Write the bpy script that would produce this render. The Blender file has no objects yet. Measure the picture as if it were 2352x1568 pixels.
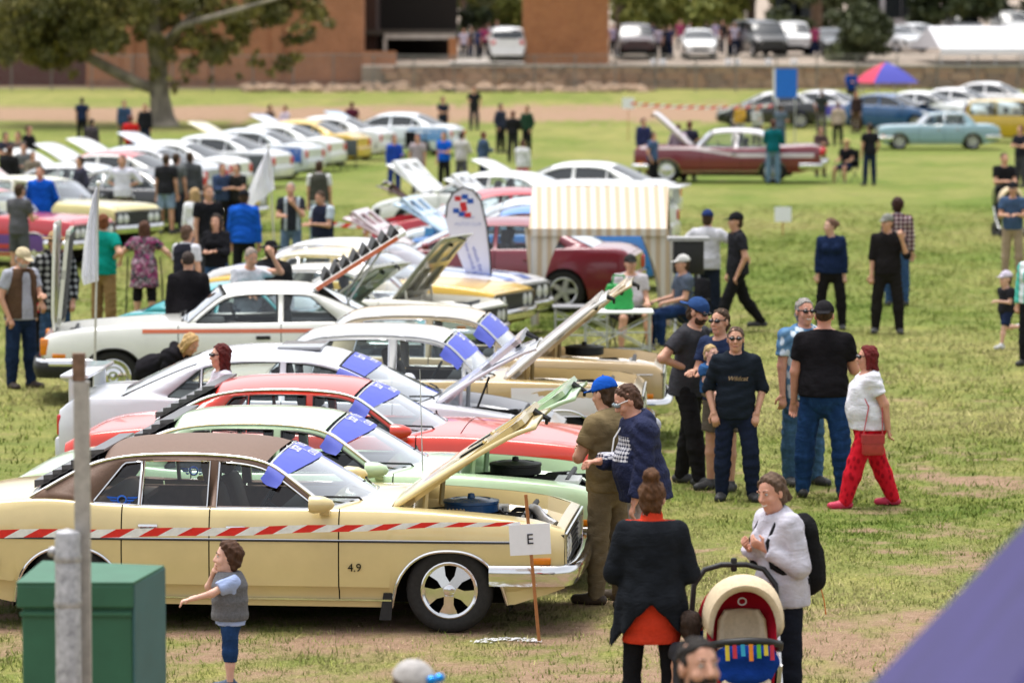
import bpy, bmesh, math, random
import numpy as np
from mathutils import Vector, Matrix
from mathutils.geometry import tessellate_polygon
random.seed(7); NR = np.random.RandomState(5)
PI = math.pi
R = math.radians
scene = bpy.context.scene
COL = scene.collection

# ---------------------------------------------------------------- camera, sky, sun, exposure
CAM_H = 4.5; FPX = 9200.0; PITCH = math.atan(728.0 / FPX)
cam_d = bpy.data.cameras.new('camera'); cam = bpy.data.objects.new('camera', cam_d); COL.objects.link(cam)
cam.location = (0, 0, CAM_H); cam.rotation_euler = (PI/2 - PITCH, 0, 0)
cam_d.sensor_width = 36; cam_d.lens = 36 * FPX / 2352.0
cam_d.clip_start = 0.5; cam_d.clip_end = 2000
cam_d.dof.use_dof = True; cam_d.dof.focus_distance = 30.6; cam_d.dof.aperture_fstop = 2.6
scene.camera = cam
world = bpy.data.worlds.new('World'); scene.world = world; world.use_nodes = True
nt = world.node_tree; bg = nt.nodes['Background']
sky = nt.nodes.new('ShaderNodeTexSky'); sky.sky_type = 'NISHITA'; sky.sun_disc = False
SUN_EL, SUN_AZ = R(77), R(-40)
sky.sun_elevation = SUN_EL; sky.sun_rotation = SUN_AZ
sky.air_density = 1.0; sky.dust_density = 4.0; sky.ozone_density = 1.0
hs = nt.nodes.new('ShaderNodeHueSaturation'); hs.inputs['Saturation'].default_value = 0.22
nt.links.new(sky.outputs[0], hs.inputs['Color']); nt.links.new(hs.outputs[0], bg.inputs['Color'])
bg.inputs['Strength'].default_value = 0.15
sun_d = bpy.data.lights.new('sun', 'SUN'); sun_d.energy = 1.3; sun_d.angle = R(32); sun_d.color = (1.0, 0.96, 0.9)
sun = bpy.data.objects.new('sun', sun_d); COL.objects.link(sun)
# sky.sun_rotation is measured from +Y towards +X
_sd = Vector((math.sin(SUN_AZ)*math.cos(SUN_EL), math.cos(SUN_AZ)*math.cos(SUN_EL), math.sin(SUN_EL)))
sun.rotation_euler = _sd.to_track_quat('Z', 'Y').to_euler()
vs = scene.view_settings; vs.view_transform = 'Standard'; vs.look = 'None'; vs.gamma = 1.0; vs.use_curve_mapping = False
vs.exposure = 0.98
cy = scene.cycles; cy.use_denoising = True; cy.max_bounces = 6; cy.diffuse_bounces = 3; cy.glossy_bounces = 3
cy.transparent_max_bounces = 12; cy.transmission_bounces = 3; cy.caustics_reflective = False; cy.caustics_refractive = False
cy.sample_clamp_indirect = 6.0
try: cy.denoiser = 'OPENIMAGEDENOISE'
except Exception: pass

# ---------------------------------------------------------------- terrain profile and survey helpers
TER = [(0,0),(140,0),(152,0.08),(165,0.32),(178,0.78),(188,1.12),(196,1.34)]
def terr(y):
    if y <= 140: return 0.0
    for (a, za), (b, zb) in zip(TER[:-1], TER[1:]):
        if y <= b: return za + (zb-za)*(y-a)/(b-a)
    return TER[-1][1]
_cp, _sp = math.cos(PITCH), math.sin(PITCH)
def ray(u, v):
    a = (u-1176)/FPX; b = -(v-784)/FPX
    return Vector((a, _cp + b*_sp, -_sp + b*_cp))
def ground(u, v, z=0.0):          # survey point: where the sight line meets height z
    d = ray(u, v); t = (z - CAM_H)/d.z
    return Vector((d.x*t, d.y*t, z))
def at_y(u, v, y):                # survey point at distance y
    d = ray(u, v); t = y/d.y
    return Vector((d.x*t, y, CAM_H + d.z*t))
def stand(u, vhead, h):           # base of someone of height h whose head top is seen at (u, vhead)
    d = ray(u, vhead); p = None
    t = (h - CAM_H)/d.z if d.z < -1e-6 else 200
    y = d.y*t
    for _ in range(12):
        zz = terr(min(y, 196)); t = (zz + h - CAM_H)/d.z; y = d.y*t
    return Vector((d.x*t, y, terr(y)))

# ---------------------------------------------------------------- mesh helpers
class MB:
    def __init__(s): s.v = []; s.f = []
    def add(s, vs_, fs):
        n = len(s.v); s.v += [tuple(p) for p in vs_]; s.f += [tuple(n+i for i in q) for q in fs]; return s
    def box(s, lo, hi, top=1.0):
        x0,y0,z0 = lo; x1,y1,z1 = hi; cx,cy_ = (x0+x1)/2,(y0+y1)/2
        t = lambda x,c: c+(x-c)*top
        return s.add([(x0,y0,z0),(x1,y0,z0),(x1,y1,z0),(x0,y1,z0),(t(x0,cx),t(y0,cy_),z1),(t(x1,cx),t(y0,cy_),z1),(t(x1,cx),t(y1,cy_),z1),(t(x0,cx),t(y1,cy_),z1)],
            [(0,3,2,1),(4,5,6,7),(0,1,5,4),(1,2,6,5),(2,3,7,6),(3,0,4,7)])
    def bevbox(s, lo, hi, b=0.02):      # box with chamfered edges
        bm = bmesh.new(); bmesh.ops.create_cube(bm, size=1.0)
        for v in bm.verts: v.co = Vector([(lo[i]+hi[i])/2 + v.co[i]*(hi[i]-lo[i]) for i in range(3)])
        bmesh.ops.bevel(bm, geom=list(bm.edges), offset=b, segments=2, affect='EDGES', profile=0.5)
        bm.verts.index_update()
        s.add([v.co for v in bm.verts], [[v.index for v in f.verts] for f in bm.faces]); bm.free(); return s
    def tube(s, pts, r, n=6, close=False, caps=True):
        P = [Vector(p) for p in pts]; m = len(P)
        rr = r if isinstance(r, (list, tuple)) else [r]*m
        base = len(s.v); up0 = None
        for i, p in enumerate(P):
            if close: t = P[(i+1)%m]-P[i-1]
            else: t = (P[min(i+1,m-1)]-P[max(i-1,0)])
            if t.length < 1e-9: t = Vector((0,0,1))
            t.normalize()
            if up0 is None: up0 = t.orthogonal().normalized()
            a = (up0 - t*up0.dot(t))
            if a.length < 1e-6: a = t.orthogonal()
            a.normalize(); b = t.cross(a); up0 = a
            for k in range(n):
                q = 2*PI*k/n; s.v.append(tuple(p + (a*math.cos(q)+b*math.sin(q))*rr[i]))
        for i in range(m if close else m-1):
            j = (i+1) % m
            for k in range(n):
                l = (k+1) % n; s.f.append((base+i*n+k, base+i*n+l, base+j*n+l, base+j*n+k))
        if caps and not close:
            s.f.append(tuple(base+k for k in range(n))[::-1]); s.f.append(tuple(base+(m-1)*n+k for k in range(n)))
        return s
    def lathe(s, prof, n=24, axis='z', o=(0,0,0), capa=False, capb=False):
        base = len(s.v); m = len(prof)
        for r, h in prof:
            for k in range(n):
                q = 2*PI*k/n; c, d = r*math.cos(q), r*math.sin(q)
                p = (c,d,h) if axis=='z' else ((d,h,c) if axis=='y' else (h,c,d))
                s.v.append((p[0]+o[0],p[1]+o[1],p[2]+o[2]))
        for i in range(m-1):
            for k in range(n):
                l=(k+1)%n; s.f.append((base+i*n+k,base+i*n+l,base+(i+1)*n+l,base+(i+1)*n+k))
        if capa: s.f.append(tuple(base+k for k in range(n))[::-1])
        if capb: s.f.append(tuple(base+(m-1)*n+k for k in range(n)))
        return s
    def grid(s, rows):                 # rows: list of equal-length point lists
        base=len(s.v); n=len(rows[0])
        for r in rows: s.v += [tuple(p) for p in r]
        for i in range(len(rows)-1):
            for k in range(n-1): s.f.append((base+i*n+k,base+i*n+k+1,base+(i+1)*n+k+1,base+(i+1)*n+k))
        return s
    def prism(s, poly, a, b):          # poly of 3d points swept by a..b vectors
        n=len(poly); base=len(s.v)
        for off in (a,b): s.v += [tuple(Vector(p)+Vector(off)) for p in poly]
        s.f.append(tuple(range(base,base+n))[::-1]); s.f.append(tuple(range(base+n,base+2*n)))
        for i in range(n):
            j=(i+1)%n; s.f.append((base+i,base+j,base+n+j,base+n+i))
        return s
    def ball(s, c, r, nu=10, nv=7):
        rx,ry,rz = r if isinstance(r,(list,tuple)) else (r,r,r)
        rows=[]
        for i in range(nv+1):
            th=PI*i/nv
            rows.append([(c[0]+rx*math.sin(th)*math.cos(2*PI*k/nu), c[1]+ry*math.sin(th)*math.sin(2*PI*k/nu), c[2]-rz*math.cos(th)) for k in range(nu+1)])
        return s.grid(rows)
    def build(s, name, mat, parent=None, smooth=40, solid=0.0, bevel=0.0, fix=True):
        me = bpy.data.meshes.new(name); me.from_pydata(s.v, [], s.f)
        return finish(name, me, mat, parent, smooth, solid, bevel, fix)
def finish(name, me, mat, parent=None, smooth=40, solid=0.0, bevel=0.0, fix=True):
    if fix:
        bm = bmesh.new(); bm.from_mesh(me)
        bmesh.ops.remove_doubles(bm, verts=bm.verts, dist=2e-4); bmesh.ops.recalc_face_normals(bm, faces=bm.faces)
        bm.to_mesh(me); bm.free()
    if mat: me.materials.append(mat)
    if smooth:
        me.shade_smooth()
        if smooth < 180: me.set_sharp_from_angle(angle=R(smooth))
    o = bpy.data.objects.new(name, me); COL.objects.link(o)
    if parent: o.parent = parent
    if solid:
        m = o.modifiers.new('solid','SOLIDIFY'); m.thickness = solid; m.offset = 0
    if bevel:
        m = o.modifiers.new('bevel','BEVEL'); m.width = bevel; m.segments = 2; m.limit_method='ANGLE'
    return o
def thing(name, label, cat, loc=(0,0,0), rz=0.0, group=None):
    o = bpy.data.objects.new(name, None); COL.objects.link(o); o.location = loc; o.rotation_euler = (0,0,rz)
    o.empty_display_size = 0.3
    return tag(o, label, cat, group)
def tag(o, label, cat, group=None, kind=None):
    o['label'] = label; o['category'] = cat
    if group: o['group'] = group
    if kind: o['kind'] = kind
    return o
def part(name, parent, loc=(0,0,0), rot=(0,0,0)):
    o = bpy.data.objects.new(name, None); COL.objects.link(o); o.parent = parent; o.location = loc; o.rotation_euler = rot
    o.empty_display_size = 0.1; return o
def struct(name, mb, mat, smooth=0, **k):
    o = mb.build(name, mat, None, smooth, **k); o['kind'] = 'structure'; return o
def inst(o, parent=None):
    c = o.copy(); COL.objects.link(c); c.parent = parent
    return c
def copy_tree(o, parent=None):
    c = inst(o, parent)
    for ch in list(o.children): copy_tree(ch, c)
    return c
def text_mesh(txt, size, name, mat, parent=None, shear=0.0, depth=0.002, align='CENTER'):
    cu = bpy.data.curves.new(name, 'FONT'); cu.body = txt; cu.size = size; cu.shear = shear; cu.extrude = depth
    cu.align_x = align; cu.align_y = 'CENTER'; cu.resolution_u = 3
    t = bpy.data.objects.new(name, cu); COL.objects.link(t)
    dg = bpy.context.evaluated_depsgraph_get(); me = bpy.data.meshes.new_from_object(t.evaluated_get(dg))
    bpy.data.objects.remove(t); bpy.data.curves.remove(cu)
    return finish(name, me, mat, parent, 0, fix=False)
def interp(pts, x):
    if x <= pts[0][0]: return pts[0][1]
    for (a,za),(b,zb) in zip(pts[:-1],pts[1:]):
        if x <= b: return za+(zb-za)*(x-a)/(b-a)
    return pts[-1][1]
def sinterp(pts, x):                     # smooth (Hermite) interpolation through points
    if x <= pts[0][0]: return pts[0][1]
    if x >= pts[-1][0]: return pts[-1][1]
    n=len(pts)
    for i in range(n-1):
        if x <= pts[i+1][0]: break
    def sl(k):
        if k==0 or k==n-1: 
            j=0 if k==0 else n-2
            return (pts[j+1][1]-pts[j][1])/(pts[j+1][0]-pts[j][0])
        return (pts[k+1][1]-pts[k-1][1])/(pts[k+1][0]-pts[k-1][0])
    h=pts[i+1][0]-pts[i][0]; t=(x-pts[i][0])/h; m0=sl(i)*h; m1=sl(i+1)*h; p0=pts[i][1]; p1=pts[i+1][1]
    return (2*t**3-3*t**2+1)*p0+(t**3-2*t**2+t)*m0+(-2*t**3+3*t**2)*p1+(t**3-t**2)*m1

# ---------------------------------------------------------------- materials
_mc = {}
def _new(key):
    m = bpy.data.materials.new(key); m.use_nodes = True
    return m, m.node_tree, m.node_tree.nodes['Principled BSDF']
def _n(t, typ, **kw):
    n = t.nodes.new(typ)
    for k, v in kw.items(): setattr(n, k, v)
    return n
def _noise(t, scale, detail=3, rough=0.6, coord='Object', dist=0.0, vec=None):
    tc = _n(t,'ShaderNodeTexCoord'); no = _n(t,'ShaderNodeTexNoise')
    no.inputs['Scale'].default_value=scale; no.inputs['Detail'].default_value=detail; no.inputs['Roughness'].default_value=rough; no.inputs['Distortion'].default_value=dist
    if vec:
        mp=_n(t,'ShaderNodeMapping'); mp.inputs['Scale'].default_value=vec
        t.links.new(tc.outputs[coord], mp.inputs['Vector']); t.links.new(mp.outputs[0], no.inputs['Vector'])
    else: t.links.new(tc.outputs[coord], no.inputs['Vector'])
    return no
def _ramp(t, fac, stops, const=False):
    r = _n(t,'ShaderNodeValToRGB'); cr = r.color_ramp
    if const: cr.interpolation='CONSTANT'
    while len(cr.elements) < len(stops): cr.elements.new(0.5)
    for e,(p,c) in zip(cr.elements, stops): e.position=p; e.color=(*c,1) if len(c)==3 else c
    t.links.new(fac, r.inputs['Fac']); return r
def _bump(t, b, h, strength=0.3, dist=0.01):
    bu = _n(t,'ShaderNodeBump'); bu.inputs['Strength'].default_value=strength; bu.inputs['Distance'].default_value=dist
    t.links.new(h, bu.inputs['Height']); t.links.new(bu.outputs[0], b.inputs['Normal'])
def var(c, k): return tuple(max(0,min(1,x*k)) for x in c)
def paint(c, rough=0.28, metal=0.0):
    key = 'paint_%.3f_%.3f_%.3f_%.2f_%.2f' % (*c, rough, metal)
    if key in _mc: return _mc[key]
    m,t,b = _new(key); no=_noise(t, 3.0, 4); rp=_ramp(t,no.outputs['Fac'],[(0.3,var(c,0.93)),(0.7,var(c,1.04))])
    t.links.new(rp.outputs[0], b.inputs['Base Color'])
    b.inputs['Roughness'].default_value=rough; b.inputs['Metallic'].default_value=metal
    b.inputs['Coat Weight'].default_value=0.85; b.inputs['Coat Roughness'].default_value=0.06
    _mc[key]=m; return m
def plain(c, rough=0.6, metal=0.0, spec=0.5, noise=0.12, nscale=18, bump=0.0):
    key='plain_%.3f_%.3f_%.3f_%.2f_%.2f_%.2f_%.2f_%.1f_%.2f'%(*c,rough,metal,spec,noise,nscale,bump)
    if key in _mc: return _mc[key]
    m,t,b=_new(key); no=_noise(t,nscale,4); rp=_ramp(t,no.outputs['Fac'],[(0.3,var(c,1-noise)),(0.7,var(c,1+noise))])
    t.links.new(rp.outputs[0], b.inputs['Base Color']); b.inputs['Roughness'].default_value=rough; b.inputs['Metallic'].default_value=metal
    b.inputs['Specular IOR Level'].default_value=spec
    if bump: _bump(t,b,no.outputs['Fac'],bump,0.01)
    _mc[key]=m; return m
def cloth(c, weave=0.12):
    key='cloth_%.3f_%.3f_%.3f'%c
    if key in _mc: return _mc[key]
    m,t,b=_new(key); no=_noise(t,9,5,0.65); rp=_ramp(t,no.outputs['Fac'],[(0.3,var(c,1-weave*1.6)),(0.7,var(c,1+weave*1.6))])  # mild tone mottling: wear, and fold shading suggested in the colour
    t.links.new(rp.outputs[0], b.inputs['Base Color']); b.inputs['Roughness'].default_value=0.95; b.inputs['Specular IOR Level'].default_value=0.06
    b.inputs['Sheen Weight'].default_value=0.0
    n2=_noise(t,9,4,0.55,vec=(0.8,0.8,1.7),dist=0.6); _bump(t,b,n2.outputs['Fac'],0.55,0.03)
    _mc[key]=m; return m
def denim(c=(0.035,0.075,0.17)):
    key='denim_%.3f_%.3f_%.3f'%c
    if key in _mc: return _mc[key]
    m,t,b=_new(key); no=_noise(t,7,4,0.6,vec=(1.6,1.6,0.7)); rp=_ramp(t,no.outputs['Fac'],[(0.3,var(c,0.7)),(0.55,c),(0.75,var(c,1.7))])
    t.links.new(rp.outputs[0], b.inputs['Base Color']); b.inputs['Roughness'].default_value=0.92; b.inputs['Specular IOR Level'].default_value=0.1
    n2=_noise(t,9,4,0.55,vec=(0.8,0.8,1.6),dist=0.6); _bump(t,b,n2.outputs['Fac'],0.6,0.03); _mc[key]=m; return m
def pattern(key, kind, cols, scale=20):
    if key in _mc: return _mc[key]
    m,t,b=_new(key); b.inputs['Roughness'].default_value=0.9; b.inputs['Specular IOR Level'].default_value=0.15
    if kind=='blotch':
        vo=_n(t,'ShaderNodeTexVoronoi'); vo.inputs['Scale'].default_value=scale; tc=_n(t,'ShaderNodeTexCoord')
        no=_noise(t,scale*0.8,2); mx=_n(t,'ShaderNodeMixRGB'); mx.inputs[0].default_value=0.25
        t.links.new(tc.outputs['Object'],mx.inputs[1]); t.links.new(no.outputs['Color'],mx.inputs[2]); t.links.new(mx.outputs[0],vo.inputs['Vector'])
        sp=_n(t,'ShaderNodeSeparateColor'); t.links.new(vo.outputs['Color'],sp.inputs[0])
        n=len(cols); rp=_ramp(t,sp.outputs[0],[(i/n,c) for i,c in enumerate(cols)],True); t.links.new(rp.outputs[0],b.inputs['Base Color'])
    elif kind=='leaf':
        vo=_n(t,'ShaderNodeTexVoronoi'); vo.inputs['Scale'].default_value=scale; tc=_n(t,'ShaderNodeTexCoord'); mp=_n(t,'ShaderNodeMapping'); mp.inputs['Scale'].default_value=(1,1,0.6)
        t.links.new(tc.outputs['Object'],mp.inputs[0]); t.links.new(mp.outputs[0],vo.inputs['Vector'])
        rp=_ramp(t,vo.outputs['Distance'],[(0.0,cols[0]),(0.32,cols[0]),(0.42,cols[1]),(0.8,cols[2])]); t.links.new(rp.outputs[0],b.inputs['Base Color'])
    elif kind=='plaid':
        tc=_n(t,'ShaderNodeTexCoord'); sp=_n(t,'ShaderNodeSeparateXYZ'); t.links.new(tc.outputs['Object'],sp.inputs[0])
        acc=None
        for k,ax in enumerate('XZ'):
            mu=_n(t,'ShaderNodeMath',operation='MULTIPLY'); mu.inputs[1].default_value=scale; t.links.new(sp.outputs[ax],mu.inputs[0])
            si=_n(t,'ShaderNodeMath',operation='SINE'); t.links.new(mu.outputs[0],si.inputs[0])
            if acc is None: acc=si
            else:
                ad=_n(t,'ShaderNodeMath',operation='ADD'); t.links.new(acc.outputs[0],ad.inputs[0]); t.links.new(si.outputs[0],ad.inputs[1]); acc=ad
        no=_noise(t,60,2); ad=_n(t,'ShaderNodeMath',operation='ADD'); t.links.new(acc.outputs[0],ad.inputs[0]); t.links.new(no.outputs['Fac'],ad.inputs[1])
        mr=_n(t,'ShaderNodeMapRange'); mr.inputs[1].default_value=-1.5; mr.inputs[2].default_value=2.5; t.links.new(ad.outputs[0],mr.inputs[0])
        rp=_ramp(t,mr.outputs[0],[(0.0,cols[0]),(0.45,cols[0]),(0.55,cols[1]),(0.8,cols[2])]); t.links.new(rp.outputs[0],b.inputs['Base Color'])
    elif kind in ('stripex','stripez','stripey'):
        tc=_n(t,'ShaderNodeTexCoord'); sp=_n(t,'ShaderNodeSeparateXYZ'); t.links.new(tc.outputs['Object'],sp.inputs[0])
        mu=_n(t,'ShaderNodeMath',operation='MULTIPLY'); mu.inputs[1].default_value=scale; t.links.new(sp.outputs[kind[-1].upper()],mu.inputs[0])
        fr=_n(t,'ShaderNodeMath',operation='FRACT'); t.links.new(mu.outputs[0],fr.inputs[0]); n=len(cols)
        rp=_ramp(t,fr.outputs[0],[(i/n,c) for i,c in enumerate(cols)],True); t.links.new(rp.outputs[0],b.inputs['Base Color'])
    _mc[key]=m; return m
def skin(c=(0.56,0.31,0.21)):
    key='skin_%.3f_%.3f_%.3f'%c
    if key in _mc: return _mc[key]
    m,t,b=_new(key); no=_noise(t,14,4); rp=_ramp(t,no.outputs['Fac'],[(0.3,var((c[0],c[1]*0.92,c[2]*0.9),0.92)),(0.7,var(c,1.07))])
    t.links.new(rp.outputs[0], b.inputs['Base Color']); b.inputs['Roughness'].default_value=0.52
    b.inputs['Subsurface Weight'].default_value=0.12; b.inputs['Subsurface Radius'].default_value=(0.02,0.008,0.004)
    _mc[key]=m; return m
def hairm(c):
    key='hair_%.3f_%.3f_%.3f'%c
    if key in _mc: return _mc[key]
    m,t,b=_new(key); no=_noise(t,40,4,0.7,vec=(1,1,0.25)); rp=_ramp(t,no.outputs['Fac'],[(0.3,var(c,0.55)),(0.5,var(c,0.9)),(0.72,var(c,1.4))])
    t.links.new(rp.outputs[0], b.inputs['Base Color']); b.inputs['Roughness'].default_value=0.7; b.inputs['Specular IOR Level'].default_value=0.2; _bump(t,b,no.outputs['Fac'],0.8,0.02)
    _mc[key]=m; return m
def fabric(c,key):
    m,t,b=_new(key); out=t.nodes['Material Output']; b.inputs['Base Color'].default_value=(*c,1); b.inputs['Roughness'].default_value=0.9; no=_noise(t,5,4); _bump(t,b,no.outputs['Fac'],0.3,0.03)
    tr=_n(t,'ShaderNodeBsdfTranslucent'); tr.inputs[0].default_value=(*c,1); mx=_n(t,'ShaderNodeMixShader'); mx.inputs[0].default_value=0.45; t.links.new(b.outputs[0],mx.inputs[1]); t.links.new(tr.outputs[0],mx.inputs[2]); t.links.new(mx.outputs[0],out.inputs[0]); return m
def glassm(tint=(0.82,0.88,0.88), key='glass', mul=1.15, add=0.0):
    if key in _mc: return _mc[key]
    m=bpy.data.materials.new(key); m.use_nodes=True; t=m.node_tree
    t.nodes.remove(t.nodes['Principled BSDF']); out=t.nodes['Material Output']
    tr=_n(t,'ShaderNodeBsdfTransparent'); tr.inputs[0].default_value=(*tint,1)
    gl=_n(t,'ShaderNodeBsdfGlossy'); gl.inputs['Roughness'].default_value=0.03; gl.inputs[0].default_value=(0.95,0.97,1,1)
    fr=_n(t,'ShaderNodeFresnel'); fr.inputs['IOR'].default_value=1.5
    mu=_n(t,'ShaderNodeMath',operation='MULTIPLY_ADD'); mu.inputs[1].default_value=mul; mu.inputs[2].default_value=add; mu.use_clamp=True
    t.links.new(fr.outputs[0],mu.inputs[0]); mx=_n(t,'ShaderNodeMixShader')
    t.links.new(mu.outputs[0],mx.inputs[0]); t.links.new(tr.outputs[0],mx.inputs[1]); t.links.new(gl.outputs[0],mx.inputs[2]); t.links.new(mx.outputs[0],out.inputs[0])
    _mc[key]=m; return m
def M(name):
    if name in _mc: return _mc[name]
    if name=='chrome': m=plain((0.74,0.74,0.75),0.12,1.0,0.5,0.06,6)
    elif name=='alloy': m=plain((0.62,0.62,0.64),0.3,0.9,0.5,0.06)
    elif name=='steel': m=plain((0.5,0.51,0.52),0.45,0.7,0.5,0.15,8)
    elif name=='black': m=plain((0.012,0.012,0.013),0.5,0,0.4)
    elif name=='rubber': m=plain((0.022,0.021,0.021),0.75,0,0.3,0.25,30)
    elif name=='blackpaint': m=paint((0.012,0.012,0.014))
    elif name=='seam': m=plain((0.006,0.006,0.006),0.9,0,0.1)
    elif name=='under': m=plain((0.012,0.011,0.010),0.95,0,0.1,0.3)
    elif name=='dark_glass': m=plain((0.02,0.024,0.028),0.05,0,0.8,0.1,2)
    elif name=='amber': m=plain((0.75,0.22,0.01),0.2,0,0.6)
    elif name=='redlens': m=plain((0.55,0.01,0.012),0.15,0,0.6)
    elif name=='clearlens': m=plain((0.75,0.77,0.78),0.1,0.2,0.8)
    elif name=='white': m=plain((0.82,0.82,0.83),0.6,0,0.4,0.03)
    elif name=='paper': m=plain((0.8,0.8,0.86),0.8,0,0.2,0.02)
    elif name=='ink': m=plain((0.02,0.02,0.03),0.8)
    _mc[name]=m; return m
# ================================================================ ground
from mathutils import noise as mnoise
def fbm(x,y,s,o=3): return mnoise.fractal(Vector((x*s,y*s,3.7)),0.7,2.0,o)
def dirt(x,y):                 # 0 grass .. 1 bare soil
    d=fbm(x,y,0.5,3)*0.30+fbm(x+31,y,2.6,4)*0.42
    base=0.50 if y<28 else interp([(28,0.50),(31,0.42),(36,0.28),(45,0.12),(90,0.0),(200,0.0)],y)
    if x<1.5 and y<29.6: base+=0.08
    if y>160:                  # vehicle track worn into the far verge
        base+=1.1*math.exp(-((y-174-0.02*x)/6.5)**2)+0.5*math.exp(-((y-157)/4)**2)
    return max(0.0,min(1.0,base+d))
def dry(x,y): return max(0.0,min(1.0,0.55+fbm(x-7,y*0.6+11,0.23,4)*0.7+0.25*math.exp(-((y-186)/8)**2)))
gx=sorted(set([round(v,3) for v in np.concatenate([np.linspace(-160,-12,30),np.arange(-12,-4.5,0.5),np.arange(-4.5,5.6,0.14),np.arange(5.6,14,0.5),np.linspace(14,160,30)])]))
gy=sorted(set([round(v,3) for v in np.concatenate([[-60,-20,0,8,12],np.arange(15,48,0.16),np.arange(48,90,0.6),np.arange(90,197,2.0),[196.6]])]))
rows=[[(x,y,(terr(y)+0.012*fbm(x,y,0.8,2) if y>12 else 0)) for x in gx] for y in gy]
gm=bpy.data.meshes.new('ground'); gmb=MB().grid(rows); gm.from_pydata(gmb.v,[],gmb.f)
ca=gm.color_attributes.new('cover','FLOAT_COLOR','POINT')
buf=np.ones((len(gmb.v),4),dtype=np.float32)
for i,(x,y,z) in enumerate(gmb.v):
    buf[i,0]=dirt(x,y) if y>10 else 0.5; buf[i,1]=dry(x,y)
ca.data.foreach_set('color',buf.ravel())
mg,t,b=_new('grass_field'); at=_n(t,'ShaderNodeVertexColor'); at.layer_name='cover'; sp=_n(t,'ShaderNodeSeparateColor'); t.links.new(at.outputs[0],sp.inputs[0])
n1=_noise(t,26,6,0.75); n2=_noise(t,7,5,0.7); n3=_noise(t,140,2,0.6)
def mixc(fac,a,b_):
    mx=_n(t,'ShaderNodeMixRGB'); 
    if isinstance(fac,float): mx.inputs[0].default_value=fac
    else: t.links.new(fac,mx.inputs[0])
    for k,c in ((1,a),(2,b_)):
        if isinstance(c,tuple): mx.inputs[k].default_value=(*c,1)
        else: t.links.new(c,mx.inputs[k])
    return mx.outputs[0]
green=_ramp(t,n1.outputs['Fac'],[(0.28,(0.04,0.075,0.012)),(0.5,(0.115,0.172,0.030)),(0.72,(0.23,0.27,0.065))]).outputs[0]
dryc=_ramp(t,n1.outputs['Fac'],[(0.28,(0.11,0.105,0.035)),(0.5,(0.235,0.235,0.075)),(0.72,(0.38,0.345,0.15))]).outputs[0]
sm_=_n(t,'ShaderNodeMath',operation='MULTIPLY_ADD'); sm_.inputs[1].default_value=0.6; t.links.new(n3.outputs['Fac'],sm_.inputs[0]); sh_=_n(t,'ShaderNodeMath',operation='MULTIPLY'); sh_.inputs[1].default_value=0.42; t.links.new(n2.outputs['Fac'],sh_.inputs[0]); t.links.new(sh_.outputs[0],sm_.inputs[2])
soil=_ramp(t,sm_.outputs[0],[(0.28,(0.15,0.09,0.055)),(0.5,(0.29,0.19,0.125)),(0.72,(0.42,0.30,0.21))]).outputs[0]
ad=_n(t,'ShaderNodeMath',operation='MULTIPLY_ADD'); ad.inputs[1].default_value=0.9; ad.inputs[2].default_value=-0.45; t.links.new(n2.outputs['Fac'],ad.inputs[0])
a2=_n(t,'ShaderNodeMath',operation='ADD',use_clamp=True); t.links.new(ad.outputs[0],a2.inputs[0]); t.links.new(sp.outputs[1],a2.inputs[1])
a3=_n(t,'ShaderNodeMath',operation='MULTIPLY_ADD'); a3.inputs[1].default_value=1.1; a3.inputs[2].default_value=-0.55; t.links.new(n1.outputs['Fac'],a3.inputs[0])
a4=_n(t,'ShaderNodeMath',operation='ADD'); t.links.new(a3.outputs[0],a4.inputs[0]); t.links.new(sp.outputs[0],a4.inputs[1])
mr=_n(t,'ShaderNodeMapRange'); mr.inputs[1].default_value=0.30; mr.inputs[2].default_value=0.72; t.links.new(a4.outputs[0],mr.inputs[0])
n4=_noise(t,1.1,7,0.72); r4=_ramp(t,n4.outputs['Fac'],[(0.30,(0.62,0.70,0.55)),(0.5,(0.98,0.97,0.95)),(0.68,(1.32,1.22,1.15))]); n5=_noise(t,0.9,6,0.7,dist=0.4)
a5=_n(t,'ShaderNodeMath',operation='MULTIPLY_ADD'); a5.inputs[1].default_value=1.7; a5.inputs[2].default_value=-0.85; t.links.new(n5.outputs['Fac'],a5.inputs[0]); a6=_n(t,'ShaderNodeMath',operation='ADD',use_clamp=True); t.links.new(a5.outputs[0],a6.inputs[0]); t.links.new(a2.outputs[0],a6.inputs[1])
base0=mixc(a6.outputs[0],green,dryc); mm_=_n(t,'ShaderNodeMixRGB',blend_type='MULTIPLY'); mm_.inputs[0].default_value=0.85; t.links.new(base0,mm_.inputs[1]); t.links.new(r4.outputs[0],mm_.inputs[2]); base=mm_.outputs[0]; t.links.new(mixc(mr.outputs[0],base,soil),b.inputs['Base Color'])
b.inputs['Roughness'].default_value=0.95; b.inputs['Specular IOR Level'].default_value=0.08; _bump(t,b,n1.outputs['Fac'],0.7,0.04)
gm.materials.append(mg); gm.shade_smooth(); go=bpy.data.objects.new('ground',gm); COL.objects.link(go); go['kind']='structure'

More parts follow.
